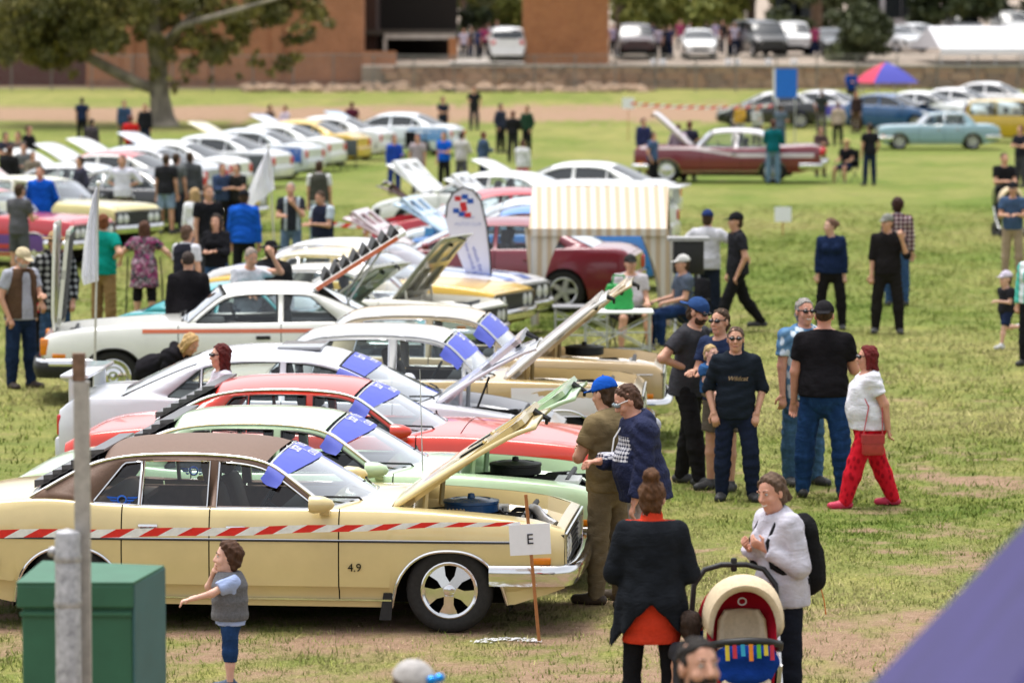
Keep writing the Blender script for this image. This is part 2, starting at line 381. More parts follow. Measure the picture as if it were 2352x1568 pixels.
# grass blades close to the cars
def blades(name,n,x0,x1,y0,y1,hmin,hmax,w,seed,lab,fade=None):
    rs=np.random.RandomState(seed); P=[];
    cand=rs.rand(n,2); keep=[]
    for a,c in cand:
        y=y0+(y1-y0)*(c**1.0); x=x0+(x1-x0)*a
        if fade and rs.rand()>interp(fade,y): continue
        if abs(x-0.5)>0.128*y+1.0: continue
        d=dirt(x,y)
        if rs.rand()<max(0.22,1.0-d*1.1): keep.append((x,y,dry(x,y)))
    K=np.array(keep); m=len(K); B=4
    base=np.repeat(K,B,axis=0); N=len(base)
    base[:,0]+=rs.normal(0,w*5,N); base[:,1]+=rs.normal(0,w*5,N)
    ang=rs.rand(N)*2*PI; h=hmin+(hmax-hmin)*rs.rand(N)**1.7; tilt=rs.normal(0,0.6,(N,2))*h[:,None]
    ww=w*(0.6+0.8*rs.rand(N)); dx=np.cos(ang)*ww; dy=np.sin(ang)*ww
    V=np.zeros((N,3,3)); V[:,0,0]=base[:,0]-dx; V[:,0,1]=base[:,1]-dy; V[:,1,0]=base[:,0]+dx; V[:,1,1]=base[:,1]+dy
    V[:,2,0]=base[:,0]+tilt[:,0]; V[:,2,1]=base[:,1]+tilt[:,1]; V[:,2,2]=h
    V[:,:2,2]=-0.01
    me=bpy.data.meshes.new(name); me.vertices.add(N*3); me.vertices.foreach_set('co',V.ravel()); me.loops.add(N*3); me.loops.foreach_set('vertex_index',np.arange(N*3)); me.polygons.add(N)
    me.polygons.foreach_set('loop_start',np.arange(0,N*3,3)); me.update(calc_edges=True)
    ca=me.color_attributes.new('tone','FLOAT_COLOR','POINT'); tn=np.clip(base[:,2]*0.75+rs.rand(N)*0.5-0.12,0,1); c=np.ones((N,3,4),dtype=np.float32); c[:,:,0]=tn[:,None]; c[:,:,1]=rs.rand(N)[:,None]
    ca.data.foreach_set('color',c.ravel())
    m_,t,b=_new(name); at=_n(t,'ShaderNodeVertexColor'); at.layer_name='tone'; sp=_n(t,'ShaderNodeSeparateColor'); t.links.new(at.outputs[0],sp.inputs[0])
    rp=_ramp(t,sp.outputs[0],[(0.0,(0.06,0.115,0.014)),(0.4,(0.145,0.205,0.032)),(0.7,(0.27,0.28,0.075)),(1.0,(0.42,0.37,0.17))]); t.links.new(rp.outputs[0],b.inputs['Base Color'])
    b.inputs['Roughness'].default_value=0.9; b.inputs['Specular IOR Level'].default_value=0.05
    cx=_n(t,'ShaderNodeCombineXYZ'); cx.inputs[2].default_value=1.0; t.links.new(cx.outputs[0],b.inputs['Normal'])
    me.materials.append(m_); o=bpy.data.objects.new(name,me); COL.objects.link(o); tag(o,lab,'grass',kind='stuff'); return o
blades('grass_blades',125000,-4.8,6.4,21.5,52,0.010,0.050,0.0050,3,'short patchy grass blades growing between the parked cars',[(34,1),(52,0)])
blades('grass_tufts',90000,-12.5,13.5,36,100,0.018,0.075,0.011,4,'green and straw coloured turf across the open field',[(36,0.1),(50,1),(80,0.8),(100,0.3)])
def at_(u,v,y): return at_y(u,v,y)

# ================================================================ background structures
def brickm(name,c1,c2,mortar,scale=3.2):
    m,t,b=_new(name); tc=_n(t,'ShaderNodeTexCoord'); mp=_n(t,'ShaderNodeMapping'); mp.inputs['Rotation'].default_value=(PI/2,0,0); t.links.new(tc.outputs['Object'],mp.inputs[0])
    br=_n(t,'ShaderNodeTexBrick'); br.inputs['Color1'].default_value=(*c1,1); br.inputs['Color2'].default_value=(*c2,1); br.inputs['Mortar'].default_value=(*mortar,1); br.inputs['Scale'].default_value=scale; br.inputs['Mortar Size'].default_value=0.012
    t.links.new(mp.outputs[0],br.inputs['Vector']); no=_noise(t,0.8,5); mx=_n(t,'ShaderNodeMixRGB',blend_type='MULTIPLY'); mx.inputs[0].default_value=0.6
    rp=_ramp(t,no.outputs['Fac'],[(0.3,(0.7,0.66,0.6)),(0.7,(1.15,1.1,1.05))]); t.links.new(br.outputs[0],mx.inputs[1]); t.links.new(rp.outputs[0],mx.inputs[2]); t.links.new(mx.outputs[0],b.inputs['Base Color'])
    b.inputs['Roughness'].default_value=0.9; _bump(t,b,br.outputs['Fac'],0.4,0.01); return m
BR=brickm('orange_brick',(0.44,0.195,0.095),(0.36,0.15,0.072),(0.40,0.28,0.2))
BR2=brickm('brown_brick',(0.40,0.17,0.065),(0.32,0.125,0.05),(0.34,0.22,0.15))
conc=plain((0.42,0.38,0.34),0.9,noise=0.2,nscale=2); tanrock=plain((0.36,0.25,0.17),0.95,noise=0.45,nscale=1.3,bump=0.6)
def X(u,y): return at_y(u,784,y).x
def Z(v,y): return at_y(1176,v,y).z
# car park terrace behind the field
cp=MB(); cpx=[-160,-40,X(830,197),0,X(1700,197),X(2100,197),60,160]
prof=[(196.9,1.2),(197.0,2.42),(205,2.85),(230,3.3),(262,4.2),(420,8.0)]
cp.grid([[(x,y,z) for x in (X(836,199),-2,20,60,160)] for y,z in prof]); lw=MB().grid([[(x,y,z) for x in (-160,-60,X(836,199))] for y,z in ((196.5,1.34),(205,1.5),(260,2.0))]); struct('verge',lw,plain((0.20,0.14,0.08),0.95,noise=0.3,nscale=0.8)); struct('car_park',cp,plain((0.30,0.24,0.19),0.95,noise=0.25,nscale=0.7))
def deckz(y): return interp(prof,y)
# retaining wall on the terrace edge, courses of uneven stone
rw=thing('retaining_wall','low brown stone retaining wall along the far edge of the field','wall',(0,196.4,1.2))
rnd=random.Random(4); stone_meshes=[]
for k in range(5):
    sm=MB().bevbox((0,-0.12,0),(1,0.3,1),0.06).build('stone',[plain((0.36,0.215,0.13),0.95,noise=0.3,nscale=1.5),plain((0.30,0.185,0.12),0.95,noise=0.3,nscale=1.5),plain((0.42,0.27,0.18),0.95,noise=0.3,nscale=1.5),plain((0.25,0.17,0.12),0.95,noise=0.3,nscale=1.5),plain((0.38,0.25,0.16),0.95,noise=0.3,nscale=1.5)][k],None,0); stone_meshes.append(sm.data); bpy.data.objects.remove(sm)
x=X(905,196); xe=X(2420,196); 
for row in range(4):
    xx=x-row*0.2; hh=0.30+0.02*row
    while xx<xe:
        w=rnd.uniform(0.5,1.1); o=bpy.data.objects.new('stone',rnd.choice(stone_meshes)); COL.objects.link(o); o.parent=rw
        o.location=(xx,rnd.uniform(-0.05,0.05)+0.1*row*0.5,row*0.31-0.02); o.scale=(w-0.03,1,0.30); xx+=w
cpn=MB().box((x,-0.05,1.21),(xe,0.5,1.31)).build('coping',conc,rw,0)
# rubble bank left of the wall
rb=[]; rubble=MB(); rk=random.Random(9)
for k in range(260):
    u=rk.uniform(560,1500); y=rk.uniform(192.5,196); c=(X(u,y),y,terr(y)+rk.uniform(-0.05,0.18)); r=rk.uniform(0.12,0.4); rubble.ball(c,(r,r*0.8,r*0.6),6,4)
ro=rubble.build('rubble_bank',tanrock,None,0); tag(ro,'scattered brown rocks and mulch banked along the foot of the wall','rubble',kind='stuff')
# orange brick building
def building(name,label,u0,u1,y,zt,depth,mat,zb=1.0):
    b_=thing(name,label,'building',(0,0,0)); x0,x1=X(u0,y),X(u1,y); MB().box((x0,y,zb),(x1,y+depth,zt)).build('wall',mat,b_,0); return b_,x0,x1
bb,bx0,bx1=building('brick_building','tall orange brick building behind the big gum tree','203' and 203,836,200.0,12.5,14,BR)
MB().box((bx0-0.2,199.7,12.5),(bx1+0.2,214.4,12.9)).build('parapet',conc,bb,0)
MB().box((bx0,199.75,1.0),(bx1,200.0,1.75)).build('plinth',plain((0.26,0.13,0.08),0.9,noise=0.2,nscale=3),bb,0)
for u in (300,470,640):
    xx=X(u,200); MB().box((xx-0.25,199.72,1.75),(xx+0.25,199.99,12.4)).build('pilaster',BR,bb,0)
    
sh,sx0,sx1=building('metal_shed','dark maroon corrugated metal shed beside the brick building',-140,205,201.5,4.6,9,plain((0.115,0.022,0.026),0.7,noise=0.2,nscale=1))
for k in range(60):
    xx=sx0+(sx1-sx0)*k/60; MB().box((xx,201.42,1.0),(xx+0.07,201.5,4.6)).build('rib',plain((0.13,0.028,0.03),0.7),sh,0)
MB().box((sx0-0.2,201.0,4.6),(sx1+0.1,211,4.8)).build('roof',plain((0.2,0.1,0.09),0.6),sh,0)
# recessed carport, its inner shade painted as near-black walls and slab
cpt=thing('carport','dark open carport with a pale beam between brick building and brick pier','carport',(0,0,0)); x0,x1=X(838,203),X(1048,203)
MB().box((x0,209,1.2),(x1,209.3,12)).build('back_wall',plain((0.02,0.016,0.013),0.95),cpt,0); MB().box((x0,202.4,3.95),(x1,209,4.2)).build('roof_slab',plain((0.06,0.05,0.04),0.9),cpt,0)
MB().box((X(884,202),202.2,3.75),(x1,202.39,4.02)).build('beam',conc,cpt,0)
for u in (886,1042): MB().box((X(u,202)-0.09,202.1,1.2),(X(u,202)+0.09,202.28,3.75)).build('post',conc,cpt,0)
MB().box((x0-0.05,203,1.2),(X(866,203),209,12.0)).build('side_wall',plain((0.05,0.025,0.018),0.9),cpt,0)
MB().box((X(833,199),198.6,1.1),(X(912,199),199.0,Z(118,199))).build('low_wall',BR,cpt,0); MB().box((X(1030,199),200.6,1.5),(X(1050,199),200.9,Z(88,199))).build('pier',BR2,cpt,0)
pr,px0,px1=building('brick_pier','broad orange-brown brick pier standing on the terrace wall',1200,1397,199.0,11.5,2.6,BR2,2.0)
MB().box((px0-0.12,198.85,11.5),(px1+0.12,201.8,11.8)).build('cap',conc,pr,0)
def slab(name,label,u0,u1,v0,v1,y,d,mat,cat='building',extra=None):
    b_=thing(name,label,cat,(0,0,0)); x0,x1=X(u0,y),X(u1,y); z0=deckz(y)-0.2; z1=Z(v0,y); MB().box((x0,y,z0),(x1,y+d,z1)).build('wall',mat,b_,0)
    MB().box((x0-0.3,y-0.3,z1),(x1+0.3,y+d+0.3,z1+0.25)).build('roof',conc,b_,0); 
    for k in range(3):
        xx=x0+(x1-x0)*(k+0.5)/3; MB().box((xx-0.5,y-0.04,z0+1.2),(xx+0.5,y-0.002,z0+2.6)).build('window',M('dark_glass'),b_,0)
    return b_
slab('dark_house','dark slate coloured building beyond the car park trees',1425,1560,-90,30,262,8,plain((0.025,0.028,0.04),0.8))
slab('blue_shed','bright blue painted wall behind the car park tree trunk',1782,1852,-80,50,246,5,plain((0.01,0.09,0.22),0.7))
gs=slab('grey_shed','pale grey corrugated shed behind the silver parked cars',2026,2140,-80,50,250,6,plain((0.45,0.43,0.45),0.6))
# concrete ramp pad
MB().add([(X(1030,197),197.1,2.6),(X(1205,197),197.1,2.6),(X(1215,205),212,3.1),(X(1040,205),212,3.1)],[(0,1,2,3)]).build('concrete_path',conc,None,0)['kind']='structure'

# ================================================================ chain link fence
fn=thing('chain_link_fence','long grey chain link fence with steel posts across the far verge','fence',(0,0,0)); gal=plain((0.22,0.21,0.20),0.6,0.4,noise=0.2)
fl=[(u,193.0+0.8*math.sin(u*0.01)) for u in range(-60,2440,92)]
pts=[Vector((X(u,y),y,terr(y))) for u,y in fl]
H=1.75
for p in pts: MB().tube([p+Vector((0,0,-0.1)),p+Vector((0,0,H))],0.035,6).build('post',gal,fn,60)
for hgt,nm in ((H,'top_rail'),(0.15,'bottom_wire')): MB().tube([p+Vector((0,0,hgt)) for p in pts],0.022 if hgt>1 else 0.01,5).build(nm,gal,fn,60)
wm=MB()
for a,c in zip(pts[:-1],pts[1:]):
    d=c-a; n=11
    for k in range(-9,n):
        for sg in (0,1):
            p0=k/n; p1=(k+9)/n; z0_,z1_=(0.1,H) if sg==0 else (H,0.1)
            q0,q1=max(0,p0),min(1,p1)
            if q1-q0<0.02: continue
            f0=(q0-p0)/(p1-p0); f1=(q1-p0)/(p1-p0)
            wm.tube([a+d*q0+Vector((0,0,z0_+(z1_-z0_)*f0)),a+d*q1+Vector((0,0,z0_+(z1_-z0_)*f1))],0.006,3,caps=False)
wo=wm.build('wire_mesh',gal,fn,0,fix=False); wo['kind']='stuff'
# ================================================================ trees
def leafm(key,c1,c2,c3):
    if key in _mc: return _mc[key]
    m,t,b=_new(key); at=_n(t,'ShaderNodeVertexColor'); at.layer_name='tone'; sp=_n(t,'ShaderNodeSeparateColor'); t.links.new(at.outputs[0],sp.inputs[0])
    rp=_ramp(t,sp.outputs[0],[(0.0,c1),(0.5,c2),(1.0,c3)]); t.links.new(rp.outputs[0],b.inputs['Base Color']); b.inputs['Roughness'].default_value=0.6; b.inputs['Specular IOR Level'].default_value=0.25
    _mc[key]=m; return m
def leaves(name,clumps,n,size,mat,parent,seed,droop=0.3):
    rs=np.random.RandomState(seed); C=np.array([c[:3] for c in clumps]); Rr=np.array([c[3] for c in clumps]); w=Rr**2; w=w/w.sum()
    idx=rs.choice(len(C),n,p=w); d=rs.normal(size=(n,3)); d/=np.linalg.norm(d,axis=1)[:,None]; rad=rs.rand(n)**0.45
    P=C[idx]+d*(Rr[idx]*rad)[:,None]*np.array([1,1,0.75]); P[:,2]-=droop*rs.rand(n)*Rr[idx]*0.5
    a=rs.normal(size=(n,3)); a[:,2]-=0.6*droop*2; a/=np.linalg.norm(a,axis=1)[:,None]; b_=np.cross(a,rs.normal(size=(n,3))); b_/=np.linalg.norm(b_,axis=1)[:,None]
    s=size*(0.6+0.8*rs.rand(n))[:,None]; V=np.stack([P-a*s,P+b_*s*0.4,P+a*s,P-b_*s*0.4],axis=1)
    me=bpy.data.meshes.new(name); me.vertices.add(n*4); me.vertices.foreach_set('co',V.ravel()); me.loops.add(n*4); me.loops.foreach_set('vertex_index',np.arange(n*4)); me.polygons.add(n); me.polygons.foreach_set('loop_start',np.arange(0,n*4,4)); me.update(calc_edges=True)
    ca=me.color_attributes.new('tone','FLOAT_COLOR','POINT'); tt=np.clip(rs.normal(0.45,0.2,n)+ (rs.rand(len(C))[idx]-0.5)*0.5,0,1); c=np.ones((n,4,4),dtype=np.float32); c[:,:,0]=tt[:,None]; ca.data.foreach_set('color',c.ravel())
    me.materials.append(mat); o=bpy.data.objects.new(name,me); COL.objects.link(o); o.parent=parent; return o
bark=plain((0.25,0.215,0.175),0.95,noise=0.6,nscale=1.6,bump=0.8); barkd=plain((0.13,0.09,0.06),0.95,noise=0.4,nscale=3,bump=0.5)
GUM=leafm('gum_leaf',(0.055,0.06,0.018),(0.15,0.14,0.045),(0.36,0.30,0.085)); YG=leafm('bright_leaf',(0.06,0.085,0.015),(0.19,0.21,0.04),(0.38,0.37,0.10)); DK=leafm('dark_leaf',(0.012,0.02,0.006),(0.04,0.055,0.016),(0.095,0.11,0.035)); OL=leafm('olive_leaf',(0.03,0.04,0.016),(0.075,0.09,0.035),(0.15,0.165,0.07))
def limb(mb,pts,r): mb.tube(pts,r,9)
gt=thing('gum_tree','big spreading gum tree with pale bark at the edge of the field','tree',(0,0,0)); ty=165.0
tr=MB(); q=lambda u,v,dy=0: at_y(u,v,ty+dy)
limb(tr,[q(375,300),q(372,270),q(366,220),q(364,150),q(352,70),q(345,-20),q(340,-120)],[0.80,0.52,0.42,0.39,0.38,0.34,0.24])
tr.build('trunk',bark,gt,60)
for L,rr in (([q(362,205),q(318,192),q(265,165),q(215,138),q(165,112),q(100,60)],[0.26,0.24,0.24,0.22,0.18,0.08]),([q(362,130),q(400,80),q(450,30),q(500,-30)],[0.26,0.2,0.15,0.06]),([q(350,60,0),q(300,10,-1),q(230,-40,-2)],[0.25,0.18,0.07]),([q(360,110,0),q(420,60,-2),q(560,20,-3),q(660,-10,-3)],[0.2,0.16,0.1,0.05]),([q(364,170,0),q(380,120,2),q(410,100,3)],[0.16,0.1,0.05])):
    lm=MB(); limb(lm,L,rr); lm.build('limb',bark,gt,60)
rk=random.Random(21); cl=[]
for (u,v,r,n_) in ((20,20,1.5,9),(60,40,1.6,12),(100,15,1.6,12),(180,20,1.6,12),(150,60,1.5,14),(220,30,1.5,12),(280,20,1.3,9),(30,110,1.2,8),(100,95,1.1,8),(230,95,0.8,6),(120,110,0.9,6),(30,90,1.0,6),(330,-10,1.6,8),(430,-10,1.4,6),(440,60,1.1,7),(470,120,1.0,7),(450,160,0.55,4),(530,40,1.2,7),(590,60,0.9,6),(600,15,1.2,7),(690,20,1.0,7),(700,70,0.6,5),(640,110,0.45,3),(530,150,0.35,2),(390,190,0.4,4),(360,160,0.4,3),(160,150,0.7,4),(80,-40,1.8,8),(260,-60,2,10),(480,-70,2,10),(640,-50,1.6,8)):
    for k in range(n_):
        p=q(u+rk.gauss(0,34),v+rk.gauss(0,22),rk.uniform(-2.5,2.5)); cl.append((p.x,p.y,p.z,r*rk.uniform(0.25,0.6)))
for k in range(190):
    u=rk.uniform(-20,760); v=rk.uniform(-60,175)
    if rk.random()<(v+60)/260: continue
    p=q(u,v,rk.uniform(-2.5,2.5)); cl.append((p.x,p.y,p.z,rk.uniform(0.2,0.5)))
leaves('crown',cl,52000,0.13,GUM,gt,31,0.9)
def tree(name,label,u,vbase,y,h,w,mat,seed,n=5000,size=0.3,trunk=0.3,tm=None,base=None,group='trees behind the car park'):
    t_=thing(name,label,'tree',(0,0,0),group=group); z0=deckz(y)-0.1 if base is None else base; x0=X(u,y); rk=random.Random(seed)
    m=MB(); m.tube([(x0,y,z0),(x0+0.1,y,z0+h*0.3),(x0-0.2,y,z0+h*0.6)],[trunk,trunk*0.8,trunk*0.4],8); m.build('trunk',tm or barkd,t_,60)
    for k in range(4):
        a=rk.uniform(0,6.28); lm=MB(); lm.tube([(x0,y,z0+h*0.3),(x0+math.cos(a)*w*0.3,y+math.sin(a)*w*0.3,z0+h*0.55),(x0+math.cos(a)*w*0.6,y+math.sin(a)*w*0.6,z0+h*0.75)],[trunk*0.5,trunk*0.35,trunk*0.12],6); lm.build('limb',tm or barkd,t_,60)
    cl=[]
    for k in range(26):
        a=rk.uniform(0,6.28); rr=w*math.sqrt(rk.random()); zz=z0+h*rk.uniform(0.16,1.0)**1.2; cl.append((x0+rr*math.cos(a),y+rr*math.sin(a),zz,w*rk.uniform(0.2,0.42)))
    leaves('crown',cl,n,size,mat,t_,seed); return t_
tree('tree','dark leafy tree rising over the carport roof',955,0,213,10,3.4,DK,1,9000,0.28,0.35,base=2.9)
tree('tree','pale yellow-green tree between carport and brick pier',1100,0,236,9,3.4,YG,2,6500,0.3,0.3)
tree('tree','grey-green thin tree beside the carport',1062,0,228,8,1.5,OL,3,2500,0.25,0.2)
tree('tree','yellow-green tree against the brick pier edge',1185,0,240,9,2.6,YG,13,5000,0.3,0.3)
tree('tree','green tree just past the brick pier',1420,0,245,9,2.6,YG,4,5000,0.3,0.3)
tree('tree','broad yellow-green tree behind the white hatchback',1600,0,252,9,4.4,YG,5,8000,0.32,0.35)
tree('tree','yellow-green tree behind the black van',1720,0,249,8.5,3.0,YG,6,6000,0.3,0.3)
tree('tree','olive tree with leaning brown trunk before the blue wall',1868,0,226,8.5,2.6,OL,7,4500,0.28,0.4,plain((0.17,0.11,0.07),0.95,noise=0.3,nscale=3))
tree('tree','dark green tree between grey shed and marquee',2185,0,236,9,2.6,DK,8,5000,0.3,0.35)
tree('tree','broad dark green tree shading the silver cars',2290,0,244,9,3.4,DK,9,6000,0.3,0.35)
tree('tree','dark green tree at the back of the terrace by the grey shed',2010,0,256,9,3.0,OL,10,5000,0.3,0.3)
bs=thing('round_shrub','rounded olive green shrub growing on the terrace edge','shrub',(0,0,0)); y=201.5; c=at_y(1980,75,y)
MB().tube([(c.x,y,2.5),(c.x,y,c.z)],[0.2,0.1],6).build('trunk',barkd,bs,60)
leaves('crown',[(c.x+rk.gauss(0,0.75),y+rk.gauss(0,0.6),c.z+rk.gauss(0,0.6),rk.uniform(0.4,0.8)) for k in range(34)],9000,0.16,OL,bs,14)
# ================================================================ cars
# local frame: x forward, y to the car's left, z up, origin on the ground midway between the axles
SPECS = {
 'sedan70': dict(wb=2.84, hw=0.95, xf=2.27, xr=-2.52, r=0.325, aw=0.43, az=0.62, low=[(-2.52,0.36),(-2.2,0.28),(-1.9,0.2),(1.0,0.19),(1.9,0.22),(2.27,0.34)],
   sh=[(-2.52,0.80),(-2.35,0.88),(-2.0,0.93),(-1.6,0.955),(-1.2,0.925),(-0.6,0.905),(0.5,0.90),(1.0,0.895),(1.6,0.86),(2.05,0.81),(2.27,0.75)],
   g=[(0.52,0.91),(0.14,1.18),(0.02,1.24),(-0.15,1.275),(-0.5,1.295),(-0.95,1.285),(-1.2,1.245),(-1.38,1.18),(-1.74,0.97)], yr=0.66, rt=(0.02,-1.2), rcr=0.075,
   wrear=(-1.26,-1.0), pillars=[(-0.36,0.07),(-0.90,0.022)], doors=[(0.60,-0.37),(-0.37,-1.03)], hood=(0.98,2.2), boot=(-2.42,-1.75), style='chrome', rake=0.26),
 'sedan60': dict(wb=2.82, hw=0.92, xf=2.2, xr=-2.45, r=0.32, aw=0.40, az=0.66, low=[(-2.45,0.38),(-2.1,0.28),(-1.9,0.22),(1.9,0.22),(2.2,0.36)],
   sh=[(-2.45,0.82),(-2.2,0.93),(-1.2,0.945),(0.0,0.93),(0.8,0.925),(1.6,0.90),(2.1,0.86),(2.2,0.80)],
   g=[(0.62,0.93),(0.32,1.24),(0.2,1.32),(0.0,1.365),(-0.4,1.39),(-0.95,1.38),(-1.18,1.33),(-1.32,1.24),(-1.55,0.96)], yr=0.66, rt=(0.2,-1.16), rcr=0.065,
   wrear=(-1.12,-1.0), pillars=[(-0.3,0.08),(0.42,0.03)], doors=[(0.66,-0.30),(-0.30,-1.02)], hood=(0.82,2.12), boot=(-2.36,-1.6), style='chrome', rake=0.10),
 'sedan90': dict(wb=2.8, hw=0.93, xf=2.3, xr=-2.45, r=0.33, aw=0.38, az=0.69, low=[(-2.45,0.30),(-2.0,0.2),(1.9,0.19),(2.3,0.24)],
   sh=[(-2.45,0.84),(-2.3,0.95),(-1.8,0.98),(-1.0,0.96),(0.4,0.94),(1.0,0.92),(1.6,0.85),(2.1,0.74),(2.3,0.64)],
   g=[(0.95,0.93),(0.5,1.15),(0.2,1.28),(-0.05,1.335),(-0.4,1.36),(-0.85,1.345),(-1.15,1.29),(-1.45,1.17),(-1.85,0.99)], yr=0.62, rt=(0.2,-1.15), rcr=0.08,
   wrear=(-1.42,-1.0), pillars=[(-0.33,0.07),(-1.1,0.03)], doors=[(0.72,-0.33),(-0.33,-1.06)], hood=(1.12,2.18), boot=(-2.4,-1.88), style='modern', rake=0.16),
 'coupe70': dict(wb=2.56, hw=0.85, xf=2.05, xr=-2.2, r=0.31, aw=0.38, az=0.63, low=[(-2.2,0.36),(-1.7,0.22),(1.7,0.22),(2.05,0.36)],
   sh=[(-2.2,0.78),(-1.9,0.87),(-1.2,0.90),(0.0,0.885),(0.7,0.88),(1.5,0.83),(1.95,0.78),(2.05,0.72)],
   g=[(0.45,0.89),(0.12,1.16),(0.0,1.215),(-0.2,1.25),(-0.6,1.26),(-0.9,1.24),(-1.1,1.19),(-1.75,0.92)], yr=0.58, rt=(0.0,-0.95), rcr=0.07,
   wrear=(-1.25,-0.85), pillars=[(-0.6,0.07)], doors=[(0.55,-0.6)], hood=(0.75,1.95), boot=(-2.12,-1.8), style='square', rake=0.1),
 'fifties': dict(wb=2.93, hw=0.97, xf=2.35, xr=-2.75, r=0.345, aw=0.42, az=0.66, low=[(-2.75,0.45),(-2.2,0.30),(1.9,0.26),(2.35,0.42)],
   sh=[(-2.75,0.98),(-2.5,1.03),(-1.8,1.0),(-1.0,0.96),(0.3,0.97),(1.2,1.0),(2.0,1.0),(2.3,0.97),(2.35,0.9)],
   g=[(0.62,0.97),(0.34,1.3),(0.2,1.38),(-0.1,1.42),(-0.6,1.43),(-1.05,1.39),(-1.3,1.28),(-1.62,0.99)], yr=0.68, rt=(0.2,-1.1), rcr=0.08,
   wrear=(-1.35,-1.1), pillars=[(-0.42,0.16)], doors=[(0.5,-0.6)], hood=(0.8,2.2), boot=(-2.65,-1.7), style='chrome', rake=0.14),
 'hatch': dict(wb=2.62, hw=0.88, xf=2.05, xr=-1.95, r=0.32, aw=0.37, az=0.68, low=[(-1.95,0.3),(-1.6,0.2),(1.7,0.2),(2.05,0.26)],
   sh=[(-1.95,0.86),(-1.8,1.0),(-1.0,0.99),(0.3,0.95),(0.9,0.93),(1.5,0.84),(1.9,0.72),(2.05,0.6)],
   g=[(0.95,0.94),(0.45,1.2),(0.2,1.33),(0.0,1.39),(-0.4,1.42),(-0.9,1.40),(-1.3,1.32),(-1.55,1.2),(-1.8,1.01)], yr=0.6, rt=(0.2,-1.3), rcr=0.07,
   wrear=(-1.45,-1.2), pillars=[(-0.35,0.07),(-1.05,0.03)], doors=[(0.65,-0.35),(-0.35,-0.98)], hood=(1.1,1.95), boot=(-1.9,-1.82), style='modern', rake=0.16),
 'suv': dict(wb=2.75, hw=0.94, xf=2.15, xr=-2.2, r=0.37, aw=0.43, az=0.82, low=[(-2.2,0.45),(-1.7,0.36),(1.8,0.36),(2.15,0.42)],
   sh=[(-2.2,1.1),(-2.1,1.16),(-1.0,1.15),(0.5,1.12),(1.1,1.1),(1.8,1.02),(2.15,0.88)],
   g=[(0.95,1.12),(0.55,1.5),(0.4,1.62),(0.1,1.68),(-0.6,1.71),(-1.5,1.69),(-1.9,1.62),(-2.05,1.45),(-2.15,1.15)], yr=0.68, rt=(0.4,-1.9), rcr=0.06,
   wrear=(-2.0,-1.85), pillars=[(-0.3,0.08),(-1.2,0.08)], doors=[(0.75,-0.3),(-0.3,-1.05)], hood=(1.15,2.05), boot=(-2.16,-2.12), style='modern', rake=0.12),
 'van': dict(wb=2.9, hw=0.94, xf=2.1, xr=-2.35, r=0.34, aw=0.4, az=0.75, low=[(-2.35,0.35),(-1.8,0.26),(1.8,0.26),(2.1,0.34)],
   sh=[(-2.35,1.1),(-2.3,1.16),(-1.0,1.15),(1.2,1.12),(1.7,1.05),(2.1,0.8)],
   g=[(1.55,1.1),(1.15,1.55),(0.9,1.72),(0.5,1.8),(-0.6,1.84),(-1.9,1.82),(-2.15,1.75),(-2.25,1.5),(-2.3,1.17)], yr=0.74, rt=(0.9,-2.15), rcr=0.06,
   wrear=(-2.15,-2.1), pillars=[(0.35,0.1),(-1.0,0.1)], doors=[(1.2,0.35)], hood=(1.75,2.05), boot=(-2.33,-2.3), style='modern', rake=0.1),
 'wagon': dict(wb=2.85, hw=0.93, xf=2.25, xr=-2.45, r=0.33, aw=0.39, az=0.68, low=[(-2.45,0.32),(-2.0,0.22),(1.9,0.21),(2.25,0.28)],
   sh=[(-2.45,0.86),(-2.35,0.97),(-1.0,0.97),(0.4,0.94),(1.0,0.92),(1.7,0.83),(2.25,0.66)],
   g=[(0.9,0.93),(0.45,1.18),(0.2,1.3),(0.0,1.36),(-0.5,1.40),(-1.4,1.40),(-1.95,1.36),(-2.15,1.25),(-2.35,0.98)], yr=0.64, rt=(0.2,-1.95), rcr=0.06,
   wrear=(-2.15,-1.95), pillars=[(-0.33,0.07),(-1.12,0.07)], doors=[(0.7,-0.33),(-0.33,-1.06)], hood=(1.1,2.12), boot=(-2.43,-2.38), style='modern', rake=0.15),
}
SIDE_T = [0.0, 0.07, 0.16, 0.22, 0.42, 0.6, 0.78, 0.92, 1.0]
def prof_w(t, style):
    if style in ('modern',): return sinterp([(0,0.93),(0.12,0.965),(0.3,0.99),(0.5,1.0),(0.75,0.99),(1,0.945)], t)
    return interp([(0,0.935),(0.07,0.945),(0.16,0.952),(0.22,0.990),(0.42,1.0),(0.6,1.0),(0.78,0.992),(0.92,0.972),(1,0.945)], t)

